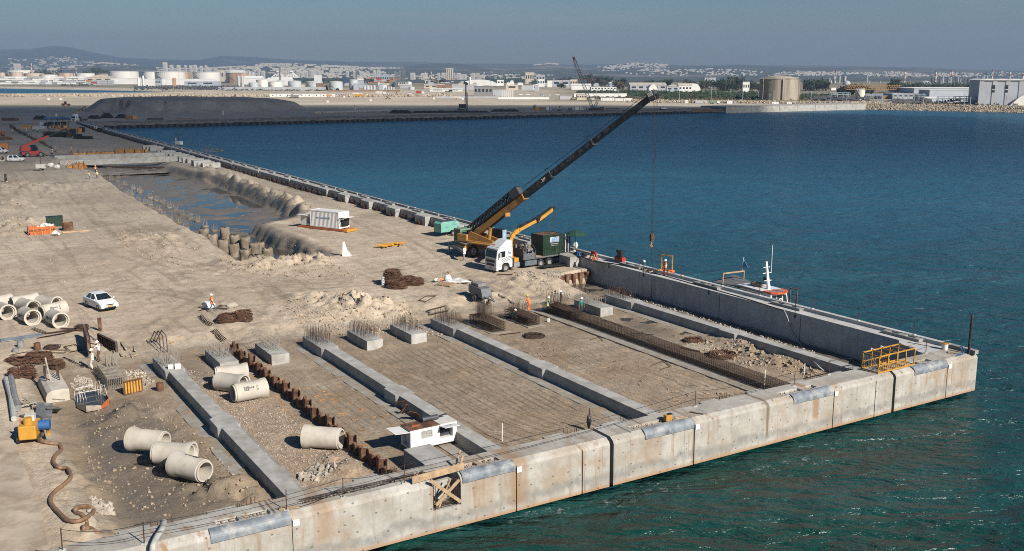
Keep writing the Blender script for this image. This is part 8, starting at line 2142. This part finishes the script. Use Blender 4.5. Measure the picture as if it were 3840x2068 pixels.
for(x0,x1,y,h_,l_)in[(580,830,245,2.6,'black tyre heap left of the distant truck'),(880,1250,240,1.8,'black mats stacked before the distant truck'),(1570,1810,225,2.2,'black stack right behind the distant truck'),(1815,2030,215,3.2,'tallest black stack beyond the far corner'),(2080,2290,218,2.6,'black stack left of the orange panels')]:
 heap(l_,N4,x0,x1,y,h_,lump=.3)
boxpx('formwork_stack','orange panels stacked at the far corner of the basin','formwork',N4,2290,2425,172,235,'formwood',3,ribs=3)
boxpx('formwork_stack','dark timber stack lying on the far bank','timber',C4,430,600,122,145,'blddark',2);boxpx('formwork_stack','second dark timber stack further along the far bank','timber',C4,720,905,122,138,'bldbrown',2)
a,b=G(*N4(860,395)),G(*N4(1250,390));c=(a+b)/2;L=(b-a).length;t=thing('canopy_shelter','blue roofed canopy over work tables in the far yard','shelter',c,math.atan2(b.y-a.y,b.x-a.x))
MB().bb(-L/2-1,L/2+1,-1,5,4.2,4.6).build('roof','blue',t)
for x in np.linspace(-L/2,L/2,5):MB().bar((x,0,0),(x,0,4.2),.25).build('post','darkgrey',t)
for x in(-L*.3,0,L*.3):MB().bb(x-1,x+1,1,2.2,0,1.0).build('table','formwood',t);MB().bb(x-1.2,x+1.0,2.5,3.5,0,2.6).build('bench_stack','sheetblack',t)
boxpx('site_container','white container with an open black end beside the canopy','container',N4,725,800,285,370,'bldwhite',2.4);boxpx('site_container','black open end of the container beside the canopy','container',N4,802,852,290,395,'sheetblack',2.4)
boxpx('sand_heap_cover','grey covered heap in front of the canopy','heap',N4,600,820,365,415,'bldgrey',3)
for i,(x0,x1,y0,y1,l_,mt,h_)in enumerate([(1330,2090,905,890,'orange plywood form of a beam in the far trench','formwood',1.1),(2100,2640,887,868,'second orange plywood form beside the first in the far trench','formwood',2.0),(1000,3030,985,930,'upper finished concrete beam in the far trench','concrete',1.6),(1090,3520,1050,985,'lower finished concrete beam in the far trench','concrete',1.5),(1320,1620,1120,1110,'short timber form box with bars in the far trench','formwood',1.7),(1440,4900,1095,1080,'thin dark bar mat lying in the far trench','rebar',.35)]):
 a,b=G(*N4(x0,y0)),G(*N4(min(x1,4600),y1));c=(a+b)/2;L=(b-a).length;t=thing('concrete_beam' if mt=='concrete' else('beam_formwork' if mt=='formwood' else 'bar_mat'),l_,'beam' if mt!='rebar' else 'bar mat',(c.x,c.y,min(a.z,b.z)-.1),math.atan2(b.y-a.y,b.x-a.x))
 MB().bb(-L/2,L/2,0,1.4,0,h_).build('body',mt,t)
 if mt=='formwood':
  for x in np.linspace(-L/2,L/2,max(4,int(L/2.5))):MB().bb(x-.1,x+.1,-.18,0,0,h_).build('rib','rust',t)
  m=MB();bars_patch(m,-L/2,L/2,int(L/1.2),.3,1.1,2,h_-.1,.6,.05);m.build('starter_bars','rebar',t,kind='stuff')
for i,(x,y,w_,h_)in enumerate([(385,470,1.0,2.4),(425,470,1,2.2),(460,472,1,2.0),(540,508,1.4,2.2),(580,508,3.0,1.6),(630,545,1.2,2.4),(668,548,1,2.0),(712,550,1,1.8),(768,590,1.2,2.4),(808,602,1,2.2),(858,604,1,2.0),(925,640,2.2,2.5),(965,655,2.4,2.6),(1020,655,1.2,2.0)]):
 p=G(*C4(x,y));t=thing('concrete_stub_wall','short upright concrete stub wall between the far beams and the quay wall','stub wall',(p.x,p.y,p.z-.1),AU,'concrete stub walls by the far quay wall');MB().bb(-.5,w_,-4.5,0,0,h_*.62).build('body','concrete',t)
m=MB();a,b=G(*N4(180,370)),G(*N4(960,770));rn=random.Random(51)
for i in range(260):
 p=a.lerp(b,i/259);m.bar((p.x+rn.uniform(-.8,.8),p.y,z0(p)-.1),(p.x+rn.uniform(-.8,.8),p.y+rn.uniform(-.4,.4),z0(p)+rn.uniform(.6,1.4)*(1.4-i/300)),.09)
t=m.build('starter_bar_row','rebar');tag(t,'long line of rusty starter bars running across the far yard','starter bars',None)
bags=[(925,1105,'white bulk bag between the light tower and the form box'),(1048,1140,'second white bulk bag nearer the wet trench')]
for x,y,l_ in bags:t=thing('bulk_bag',l_,'bag',G(*N4(x,y)));MB().blob((0,0,.55),(.75,.7,.6),int(x),0,.15).build('bag','white',t)
for x,y,l_ in((-10,540,'orange loader bucket cut by the left edge in the far yard'),):t=thing('wheel_loader',l_,'loader',G(*N4(x,y)));MB().bb(-2,2,-1,1,.6,2).build('body','orange',t);wheelset(t,(-1,1),1.2,.7,.5)
t=thing('rusty_pontoon','rusty round float lying on the far yard sand','float',G(*N4(70,610)));MB().blob((0,0,.4),(3.6,1.6,.9),5,0,.08).build('float','rust',t)
p=W(*S(at(*C4(1090,485),QT)),QT);t=thing('lifting_basket','yellow framed basket lying across the long quay wall above the water','basket',p,AU+R(200));m=MB()
for z in(0,1.2):
 for y in(-.7,.7):m.bar((-3,y,z),(3,y,z),.1)
for x in np.linspace(-3,3,7):
 for y in(-.7,.7):m.bar((x,y,0),(x,y,1.2),.08)
m.build('frame','greywood',t);MB().bar((3,0,.6),(6.5,0,.8),.3).build('jib','yellow',t)
def lamp_post(label,Rg,x,yt,yb,group=None,head=True,D=None,th=.35):
 p=at(*Rg(x,yb),3)if D is None else atd(*Rg(x,yb),D);h_=atd(*Rg(x,yt),p.y).z-p.z;t=thing('lamp_post',label,'lamp post',p,0,group);MB().bar((0,0,0),(0,0,h_),th).build('pole','pipeblue',t)
 if head:MB().bar((-1.0,0,h_),(.3,0,h_+.15),.4,.3).build('lamp_head','pipeblue',t)
gl='pale lamp posts along the far shore'
for Rg,x,yt,yb in[(B20,1150,560,725),(B20,1547,560,722),(B20,2098,550,690),(B25,232,565,765),(B25,806,572,775),(B25,1380,580,782),(B25,1942,592,795),(B30,195,612,800),(B30,845,628,830),(B30,1485,640,848),(B30,2240,645,865),(B33,1330,655,885),(B33,2095,670,890),(B25,892,575,690),(B25,1152,595,690),(B25,1670,610,720),(B25,1875,650,770)]:lamp_post('pale lamp post on the far right shore road',Rg,x,yt,yb,gl)
for i,(Rg,x,yt,yb)in enumerate([(B33,352,335,600),(B33,1100,335,520),(B33,1155,340,520),(B33,1535,350,530),(B30,1995,335,600),(B15,1640,255,330)]):
 D_=1500;p=atd(*Rg(x,yb),D_);p.z=3;h_=atd(*Rg(x,yt),D_).z-3;t=thing('floodlight_mast','tall floodlight mast with a flat round head in the refinery','mast',p,0,'floodlight masts');MB().bar((0,0,0),(0,0,h_),.5).build('pole','pylon',t);MB().cyl((0,0,h_),(0,0,h_+1.2),3.6,10).build('lamp_ring','pylon',t)
mm_,nt,bs=newmat('stripe');sx=nn(nt,'ShaderNodeSeparateXYZ',i0=nn(nt,'ShaderNodeTexCoord').outputs['Object']);fr=math_(nt,'FRACT',math_(nt,'MULTIPLY',sx.outputs[2],.085));nt.links.new(mixc(nt,ramp(nt,fr,[(.48,0.),(.52,1.)]),(.62,.60,.56),(.42,.12,.07)),bs.inputs['Base Color'])
def chimney(label,Rg,x,yt,w_,D=2800,mt='stripe',yb=430):
 p=atd(*Rg(x,yb),D);p.z=3;h_=atd(*Rg(x,yt),D).z-3;s_=D/3808*.20619*w_/2;t=thing('chimney',label,'chimney',p,0);MB().cyl((0,0,0),(0,0,h_),s_*1.2,12,r2=s_*.85).build('stack',mt,t);MB().cyl((0,0,h_-3),(0,0,h_),s_*1.0,12).build('crown','blddark',t)
for a in[('red and white striped chimney far left above the tanks',B0,598,70,14),('thin white and red mast chimney above the pale rimmed tank',B0,1402,130,12),('striped chimney just right of the concrete tank',B30,642,210,20),('pale striped chimney behind the dark trees',B30,1900,210,22),('wider striped chimney of the refinery pair',B33,812,228,30),('tallest striped chimney of the refinery',B33,1100,200,22),('shorter striped chimney beside the tallest',B33,1068,230,18),('striped chimney by the lattice column',B33,1838,200,22),('striped chimney above the tall blue grey store',B33,2160,218,20),('striped chimney above the right edge of the store',B33,2395,285,34),('thin pink chimney above the striped roofs of the middle belt',B15,570,210,12),('slim white chimney left of the pink one',B15,462,210,10),('pale slim tower right of the ribbed silo block',B15,1530,225,14)]:chimney(*a)
chimney('tan brick chimney in the middle belt',B15,694,355,12,1700,'tankbrown');chimney('tan chimney above the long grey shed',B20,530,358,12,1900,'tankbrown')
for(Rg,x,yt,w_,l_)in[(B30,808,235,26,'teal lattice column right of the striped chimney'),(B33,1748,220,40,'wide teal lattice column of the refinery'),(B10,245,180,16,'dark lattice mast between the cable-stayed roofs'),(B10,1633,200,20,'dark pylon with a flat top above the tall tank'),(B15,50,145,18,'tall grey process column of the middle plant'),(B15,5,205,18,'striped process column left of the tall one'),(B15,85,215,18,'dark process column right of the tall one'),(B10,2375,250,22,'process column at the left of the middle plant'),(B10,2340,225,16,'thin process column of the middle plant')]:
 D_=2600 if Rg in(B30,B33)else 1900;p=atd(*Rg(x,430),D_);p.z=3;h_=atd(*Rg(x,yt),D_).z-3;t=thing('process_tower',l_,'process tower',p,0);m=MB();lat(m,Vector((0,0,0)),Vector((0,0,h_)),D_/3808*.206*w_,max(5,int(h_/6)),.7);m.build('lattice','cranegreen' if 'teal' in l_ else 'pylon',t);MB().cyl((0,0,0),(0,0,h_*.96),D_/3808*.206*w_*.28,10).build('column','bldgrey' if 'dark' not in l_ else 'blddark',t)
rn=random.Random(61)
for i in range(46):
 Rg,x=(B33,rn.uniform(730,1810))if i<34 else(B30,rn.uniform(380,1460));yt=rn.uniform(310,420);D_=rn.uniform(2500,2900);p=atd(*Rg(x,470),D_);p.z=3;h_=atd(*Rg(x,yt),D_).z-3
 o=MB().cyl((0,0,0),(0,0,h_),rn.uniform(1.2,3.0),8).build('process_column',rn.choice(('bldgrey','offwhite','bldblue','blddark')));o.location=p;tag(o,'slim process column among the refinery pipework','process column','slim process columns of the refinery')
for(Rg,x0,x1,yt,l_)in[(B30,780,920,400,'pale domed store among the refinery columns'),(B30,2150,2390,405,'wide grey dome of the refinery')]:
 c,w_,h_=span(Rg,x0,x1,yt,470,2300);c.z=3;t=thing('dome_store',l_,'dome',c,0);m=MB();hz_=atd(*Rg(x0,yt),2300).z-3;m.lathe([(w_/2*math.cos(a),hz_*math.sin(a))for a in np.linspace(0,1.57,9)],24);m.build('dome','bldgrey',t)
for(x,l_)in((210,'cable-stayed white roof frame left of the dark mast'),(460,'cable-stayed white roof frame right of the dark mast')):
 D_=2300;k=D_/3808*.206;p=atd(*B10(x,335),D_);t=thing('stayed_roof',l_,'roof structure',(p.x,D_,3),0);hb=p.z-3;MB().box((0,0,hb+95*k),(40*k,8,28*k)).build('head','bldwhite',t)
 m=MB()
 for q in(-110,-80,-40,0,40,80,110):m.bar((q*k*.2,0,hb+85*k),(q*k,0,hb),1.2)
 m.build('cable','bldwhite',t);MB().bb(-125*k,125*k,-5,5,hb-14*k,hb).build('roof','bldwhite',t);MB().bar((0,0,0),(0,0,hb),2).build('mast','bldgrey',t)
for i in range(4):
 c,w_,h_=span(B15,1685,2000,545+38*i,690,1080);t=thing('precast_beam','precast grey beam in the tall stack beside the scaffold','precast beam',(c.x,c.y+i*.01,atd(*B15(1700,580+38*i),1080).z),0,'precast beams stacked by the scaffold');MB().bb(-w_/2,w_/2,0,12,-7.0,0).build('beam','bldgrey',t)
for i in range(6):
 x=1850+38*i;c,w_,h_=span(B15,x,x+22,575,700,1060);t=thing('precast_column','upright precast column beside the beam stack','precast column',c,0,'upright precast columns');MB().bb(-w_/2,w_/2,0,2,0,h_).build('column','offwhite',t)
c,w_,h_=span(B15,1785,2425,705,742,None);t=thing('boundary_wall','low white wall at the back of the sand field behind the piling rig','wall',c,0);MB().bb(-w_/2,w_*.95,0,1,0,h_).build('wall','bldwhite',t)
c,w_,h_=span(B15,670,1780,690,720,None);t=thing('boundary_fence','grey hoarding left of the low white wall','fence',c,0);MB().bb(-w_/2,w_/2,0,.5,0,h_).build('panel','bldgrey',t)
c,w_,h_=span(B10,1110,2425,575,612,1380);t=thing('boundary_fence','long dark fence in front of the small process tanks','fence',c,0);MB().bb(-w_/2,w_/2,0,.5,0,h_).build('panel','bldbrown',t)
c,w_,h_=span(B5,1540,3500,545,580,1520);t=thing('boundary_wall','long pale wall at the foot of the pale blue tanks','wall',c,0);MB().bb(-w_/2,w_/2,0,1,0,4.5).build('wall','bldgrey',t)
for i,(Rg,x,y,l_)in enumerate([(B10,1113,800,'white concrete cube alone on the open sand field'),(B10,1893,775,'second white cube on the open sand field'),(B15,620,742,'white cube on the sand field left of the scraper'),(B15,1143,748,'white cube right of the scraper'),(B0,890,755,'white cube on the sand left of the stockpile'),(B0,1108,755,'white cube nearest the stockpile on its left'),(B10,1612,905,'upright pale pipe on dark ground behind the pipe row'),(B10,1600,975,'upright pale pipe just behind the pipe row'),(B5,1630,1025,'upright pale pipe at the foot of the stockpile'),(B0,1025,1072,'upright pale pipe left of the distant truck'),(B10,1413,712,'white cube behind the sand field cabins')]):
 p=at(*Rg(x,y),3);up_='pipe' in l_;t=thing('marker_block' if not up_ else 'upright_pipe',l_,'marker block' if not up_ else 'pipe',p,0)
 if up_:MB().cyl((0,0,-1),(0,0,2.2),.6,12).build('pipe','pipe',t)
 else:MB().box((0,0,.7),(1.7,1.7,1.7)).build('block','white',t)
def rack(label,Rg,x0,x1,yt,yb,n,D):
 c,w_,h_=span(Rg,x0,x1,yt,yb,D);c.z=3;t=thing('pipe_rack',label,'pipe rack',c,-.18 if Rg is B33 else-.05)
 for k in range(n):
  x=-w_/2+w_*k/(n-1)
  for y in(0,5):MB().bar((x,y,0),(x,y,h_),.42).build('leg','pipeblue',t)
  MB().bar((x,0,h_*.78),(x,5,h_*.78),.35).build('cross_beam','pipeblue',t)
 for z_ in(.78,.98):
  for y in(0,2.5,5):MB().bar((-w_/2,y,h_*z_),(w_/2,y,h_*z_),.4).build('pipe','pipeblue',t)
rack('pale blue pipe rack in front of the pink roofed shed',B33,880,1450,690,840,7,790);rack('pale blue pipe rack in front of the tall store',B33,1480,2600,700,860,10,775);rack('pale blue pipe rack below the white loading shed',B33,60,600,650,820,7,830);rack('pale blue pipe rack between the concrete tank and the cream tank',B30,560,900,622,780,4,890);rack('low blue pipe rack right of the cream tank',B30,1200,1480,655,760,5,900)
c,w_,h_=span(B30,830,1810,520,790,1000);t=thing('gantry_crane','long rusty yellow gantry crane behind the cream tank','gantry crane',(c.x,c.y,3),0);zt=atd(*B30(830,525),1000).z-3
m=MB();lat(m,Vector((-w_/2,0,zt)),Vector((w_/2,0,zt)),4,22,.35);m.build('girder','craneyellow',t)
for x in(-w_*.30,w_*.42):m=MB();m.bar((x-4,0,0),(x,0,zt),.8);m.bar((x+4,0,0),(x,0,zt),.8);m.build('gantry_leg','craneyellow',t)
m=MB();rn=random.Random(71)
for i in range(420):
 px=rn.uniform(3050,3260)if i<260 else rn.uniform(3330,3840);D_=rn.uniform(880,960)if i<260 else rn.uniform(790,830);x=xat(px,D_);m.box((x,D_,3+rn.uniform(0,3.5)),(rn.uniform(.5,6),1,rn.uniform(.3,1.4)))
m.build('plant_debris','blddark',kind='stuff')
m=MB()
for i in range(900):
 px=rn.uniform(720,830)if i<200 else rn.uniform(500,900);D_=rn.uniform(1500,1800);x=xat(px,D_);m.rock((x,D_,3+rn.uniform(0,4)),rn.uniform(.5,1.9),rn)
m.build('scrap_debris','blddark',kind='stuff')
def tree_proto(seed,mt='leaf',h=10.0,w=9.0,n=230,trunk=.35):
 rn=random.Random(seed);t=thing('tree','','tree');m=MB()
 tk=MB();tk.tube([(0,0,-1),(.1,0,h*.3),(.3,.1,h*.6)],[trunk,trunk*.8,trunk*.4],6)
 lobes=[(rn.uniform(-.34,.34)*w,rn.uniform(-.3,.3)*w,h*rn.uniform(.22,.82),rn.uniform(.20,.30)*w)for _ in range(8)]
 for lx,ly,lz,lr in lobes:tk.tube([(.1,0,h*.3),(lx*.5,ly*.5,h*.45),(lx,ly,lz)],[trunk*.5,trunk*.35,.06],4)
 tk.build('trunk','bark',t)
 for i in range(n):
  lx,ly,lz,lr=lobes[i%8];d=Vector((rn.gauss(0,1),rn.gauss(0,1),rn.gauss(0,.75))).normalized()*lr*rn.uniform(.6,1.08);c=Vector((lx,ly,lz))+d;s_=rn.uniform(.45,.95)*w/9
  u_=Vector((rn.gauss(0,1),rn.gauss(0,1),rn.gauss(0,.6))).normalized();v_=u_.orthogonal().normalized();v_=(v_+u_.cross(v_)*rn.uniform(-1,1)).normalized()
  m.add([c-u_*s_,c-v_*s_*.7,c+u_*s_,c+v_*s_*.7],[(0,1,2,3)])
 m.build('crown',mt,t);return t
TP=[tree_proto(1),tree_proto(2,'leaf',9,11),tree_proto(3,'leafdry',9,9),tree_proto(4,'leaf',12,8)]
used_t=[False]*4
def plant(k,p,s,label,group):
 if not used_t[k]:o=TP[k];used_t[k]=True
 else:o=copy_tree(TP[k])
 o.location=p;o.rotation_euler=(0,0,random.uniform(0,6));o.scale=(s*random.uniform(.85,1.2),s,s*random.uniform(.85,1.1));o['label']=label;o['group']=group
def grove(Rg,x0,x1,yt,yb,D0,D1,n,label,group,kinds=(0,1,2,3),seed=0):
 rn=random.Random(seed)
 for i in range(n):
  D=rn.uniform(D0,D1);x=rn.uniform(x0,x1);p=atd(*Rg(x,yb),D);zt=atd(*Rg(x,yt),D).z;p.z=3.0;h_=max(4,zt-3)*rn.uniform(.72,1.0)
  plant(rn.choice(kinds),p,h_/9.5,label,group)
grove(B25,640,1060,385,530,1420,1520,16,'dark tree in the grove left of the white three storey house','grove left of the three storey house',seed=1)
grove(B25,1080,1400,350,520,1420,1500,12,'tall dark tree in the grove touching the white three storey house','grove by the three storey house',seed=2)
grove(B25,1500,1770,420,535,1380,1420,8,'dark tree just left of the concrete tank','trees left of the concrete tank',seed=3)
grove(B25,400,500,350,440,1500,1550,3,'tall tree behind the tan roofed stores','trees behind the tan roofed stores',seed=4)
grove(B25,-60,60,345,450,1520,1560,3,'tall tree left of the tan roofed stores','trees left of the tan roofed stores',seed=5)
grove(B20,1540,1640,340,460,1500,1550,4,'tall tree at the end of the hangar roof','trees at the end of the hangar',seed=6)
grove(B20,2050,2420,360,440,1550,1650,9,'tree behind the long hangar roof','trees behind the hangar',seed=7)
grove(B30,60,490,385,540,1400,1600,20,'dark tree in the belt right of the concrete tank','tree belt right of the concrete tank',(0,1,3),8)
grove(B30,700,960,460,600,1080,1200,9,'dry tree behind the yellow gantry','trees behind the gantry',(1,2),9)
grove(B30,950,1210,430,600,1080,1180,8,'dense dark tree behind the cream tank','trees behind the cream tank',(0,1),10)
grove(B30,1600,1840,390,525,1250,1350,10,'big tree in front of the refinery columns','big trees before the refinery',seed=11)
grove(B33,0,500,440,540,1250,1400,14,'tree in the belt before the refinery','tree belt before the refinery',seed=12)
grove(B33,500,1820,470,530,1300,1500,34,'tree along the foot of the refinery','trees at the foot of the refinery',seed=13)
grove(B20,880,1400,310,440,1950,2150,24,'tree in the wood on the low rise behind the lattice boom','wood behind the lattice boom',(0,2,3),14)
grove(B20,460,720,335,395,2000,2150,10,'tree left of the lattice boom','trees left of the lattice boom',seed=15)
grove(B20,1400,1520,395,440,1900,2000,4,'tree right of the wood','trees right of the wood',seed=16)
grove(B20,490,520,420,490,1700,1720,2,'round dark tree before the grey shed','trees before the grey shed',(1,),17)
grove(B0,500,1100,205,265,3000,3200,16,'dark tree behind the left tanks','trees behind the left tanks',seed=18)
grove(B0,1540,1980,195,265,3000,3200,14,'dark tree behind the tan shed','trees behind the tan shed',seed=19)
grove(B15,740,790,335,370,2300,2350,2,'dark tree beside the ribbed silo block','trees beside the silo block',seed=20)
grove(B15,820,930,570,620,1300,1350,3,'bushy tree in front of the long white warehouse','trees before the long warehouse',(1,),21)
grove(B10,1280,1350,525,600,1450,1470,2,'dark bushy tree at the foot of a pale blue tank','bushes at the pale tank',(1,),22)
def scrub(name,rows,mt,n,seed,hmin=1.5,hmax=4.0):
 rn=random.Random(seed);m=MB()
 for(Rg,x0,x1,D0,D1,dens)in rows:
  for i in range(int(n*dens)):
   D=rn.uniform(D0,D1);px=Rg(rn.uniform(x0,x1),0)[0];x=xat(px,D);z=3 if D<1600 else zland(px,D)
   R_=rn.uniform(hmin,hmax)*(D/1100 if D>1600 else 1)
   for k in range(14):
    d=Vector((rn.gauss(0,1),rn.gauss(0,1),abs(rn.gauss(0,.8)))).normalized()*R_*rn.uniform(.6,1.1);c=Vector((x,D,z))+d;s_=R_*rn.uniform(.22,.42);u_=Vector((rn.gauss(0,1),rn.gauss(0,1),rn.gauss(0,.6))).normalized();v_=u_.orthogonal().normalized()
    m.add([c-u_*s_,c-v_*s_*.7,c+u_*s_,c+v_*s_*.7],[(0,1,2,3)])
 return m.build(name,mt,kind='stuff')
scrub('scrub_vegetation',[(B20,780,2425,1060,1330,.9),(B25,0,1760,950,1250,1.4),(B30,40,700,930,1100,.3)],'leaf',620,1)
scrub('dry_vegetation',[(B20,1020,2425,960,1040,.6),(B25,0,2400,915,990,.8),(B30,0,1100,900,950,.3),(B33,0,2400,760,800,.3)],'leafdry',420,2,.7,2.2)
scrub('beach_vegetation',[(B10,0,1300,1420,1500,.5),(B5,1560,2425,1450,1520,.4),(B0,1100,1700,2100,2200,.3)],'leaf',160,3,1,2.2)
scrub('wood_vegetation',[(B10,500,1950,3000,3600,1.0),(B15,1500,2425,2900,3500,.6),(B20,0,700,2400,2800,.4),(B20,1600,2425,1900,2300,.35),(B33,0,1820,1700,2300,.5),(B5,0,700,3300,3600,.4)],'leaf',420,4,2.2,4.0)
AP=[(B5,535,605,70),(B5,660,718,118),(B5,790,850,120),(B5,925,968,120),(B5,1018,1070,125),(B5,1095,1150,118),(B5,1210,1255,135),(B5,1300,1340,125),(B5,1350,1410,195),(B5,1670,1725,205),(B5,2250,2300,180),(B5,2320,2390,222),(B10,670,755,220),(B10,780,880,210),(B10,610,650,240),(B10,1575,1640,225),(B10,1690,1760,250),(B10,1440,1490,230),(B10,2005,2065,210),(B10,1940,1995,232),(B15,190,275,260),(B15,390,500,265),(B15,680,730,262),(B15,755,825,260),(B15,970,1005,262),(B15,1030,1105,263),(B15,1110,1210,290),(B15,1300,1370,265),(B15,1390,1445,268),(B15,1450,1520,305),(B10,360,420,235),(B10,540,600,215),(B0,250,350,92),(B0,860,1000,185)]
for i,(Rg,x0,x1,yt)in enumerate(AP):
 D=4300;c,w_,h_=span(Rg,x0,x1,yt,yt+60,D,z=3);t=thing('apartment_building','pale apartment block of the hillside city, seen through the haze','apartment block',(c.x,D,0),0,'pale apartment blocks of the hillside city')if i<32 else thing('apartment_building','tan tower block alone above the far left tanks' if i==32 else 'low white hilltop building left of the thin mast chimney','building',(c.x,D,0),0)
 MB().bb(-w_/2,w_/2,0,w_*.7,0,h_+3).build('wall','cityhouse',t)
 for k in range(3):MB().bb(-w_*.34+w_*.24*k,-w_*.22+w_*.24*k,-.8,0,h_*.2,h_*.95).build('window','bldgrey',t)
rn2=np.random.default_rng(5);m=MB();cnt=0
ZN=[(560,1340,5200,7300,1500),(1000,1500,4600,8200,1900),(1500,2100,4300,5600,300),(0,560,6200,9500,420),(2240,2520,6800,8200,260),(2330,2900,5400,6800,220),(2880,3700,5600,6900,950),(2000,2100,8000,9000,60),(700,1000,4200,5000,260),(3700,3840,6000,7500,40)]
for(p0,p1,D0,D1,n)in ZN:
 px=rn2.uniform(p0,p1,n*3);D=rn2.uniform(D0,D1,n*3);nz=fbm(px*.03,D*.006,77,4)+.35*rn2.random(len(px));keep=nz>np.quantile(nz,.5);px,D=px[keep][:n],D[keep][:n];z=fland(px,D)
 for a,d,zz in zip(px,D,z):
  s_=rn2.uniform(4.5,12)*d/6000;x=(a-CX)/3808*d;ed_=min(a-p0,p1-a)/(.18*(p1-p0))
  if ed_>rn2.random():m.box((x,d,zz+s_*.2),(s_*1.3,s_,s_*rn2.uniform(.5,1.0)))
m.build('city_houses','cityhouse',kind='stuff')
for i in range(46):
 Rg,x0,x1=rn.choice([(B15,0,2425),(B15,1000,2425),(B20,0,700),(B10,1400,2425),(B20,1050,1500)]);D=rn.uniform(1400,2500);x=rn.uniform(x0,x1);wz=rn.uniform(30,110);k=D/3808*.206
 p=atd(*Rg(x,400),D);o=MB();h_=rn.uniform(4,9);w_=wz*k;o.bb(-w_/2,w_/2,0,14,0,h_);o.prism([(-w_/2-.3,h_),(0,h_+1.6),(w_/2+.3,h_)],-.4,14.4,'y',1)
 s=o.build('industrial_shed',[rn.choice(('bldwhite','bldgrey','bldtan','bldblue')),rn.choice(('bldwhite','bldroof','bldgrey','bldwhite'))]);s.location=(p.x,D,3);tag(s,'small pale shed among many in the industrial belt below the city','shed','small sheds of the industrial belt')
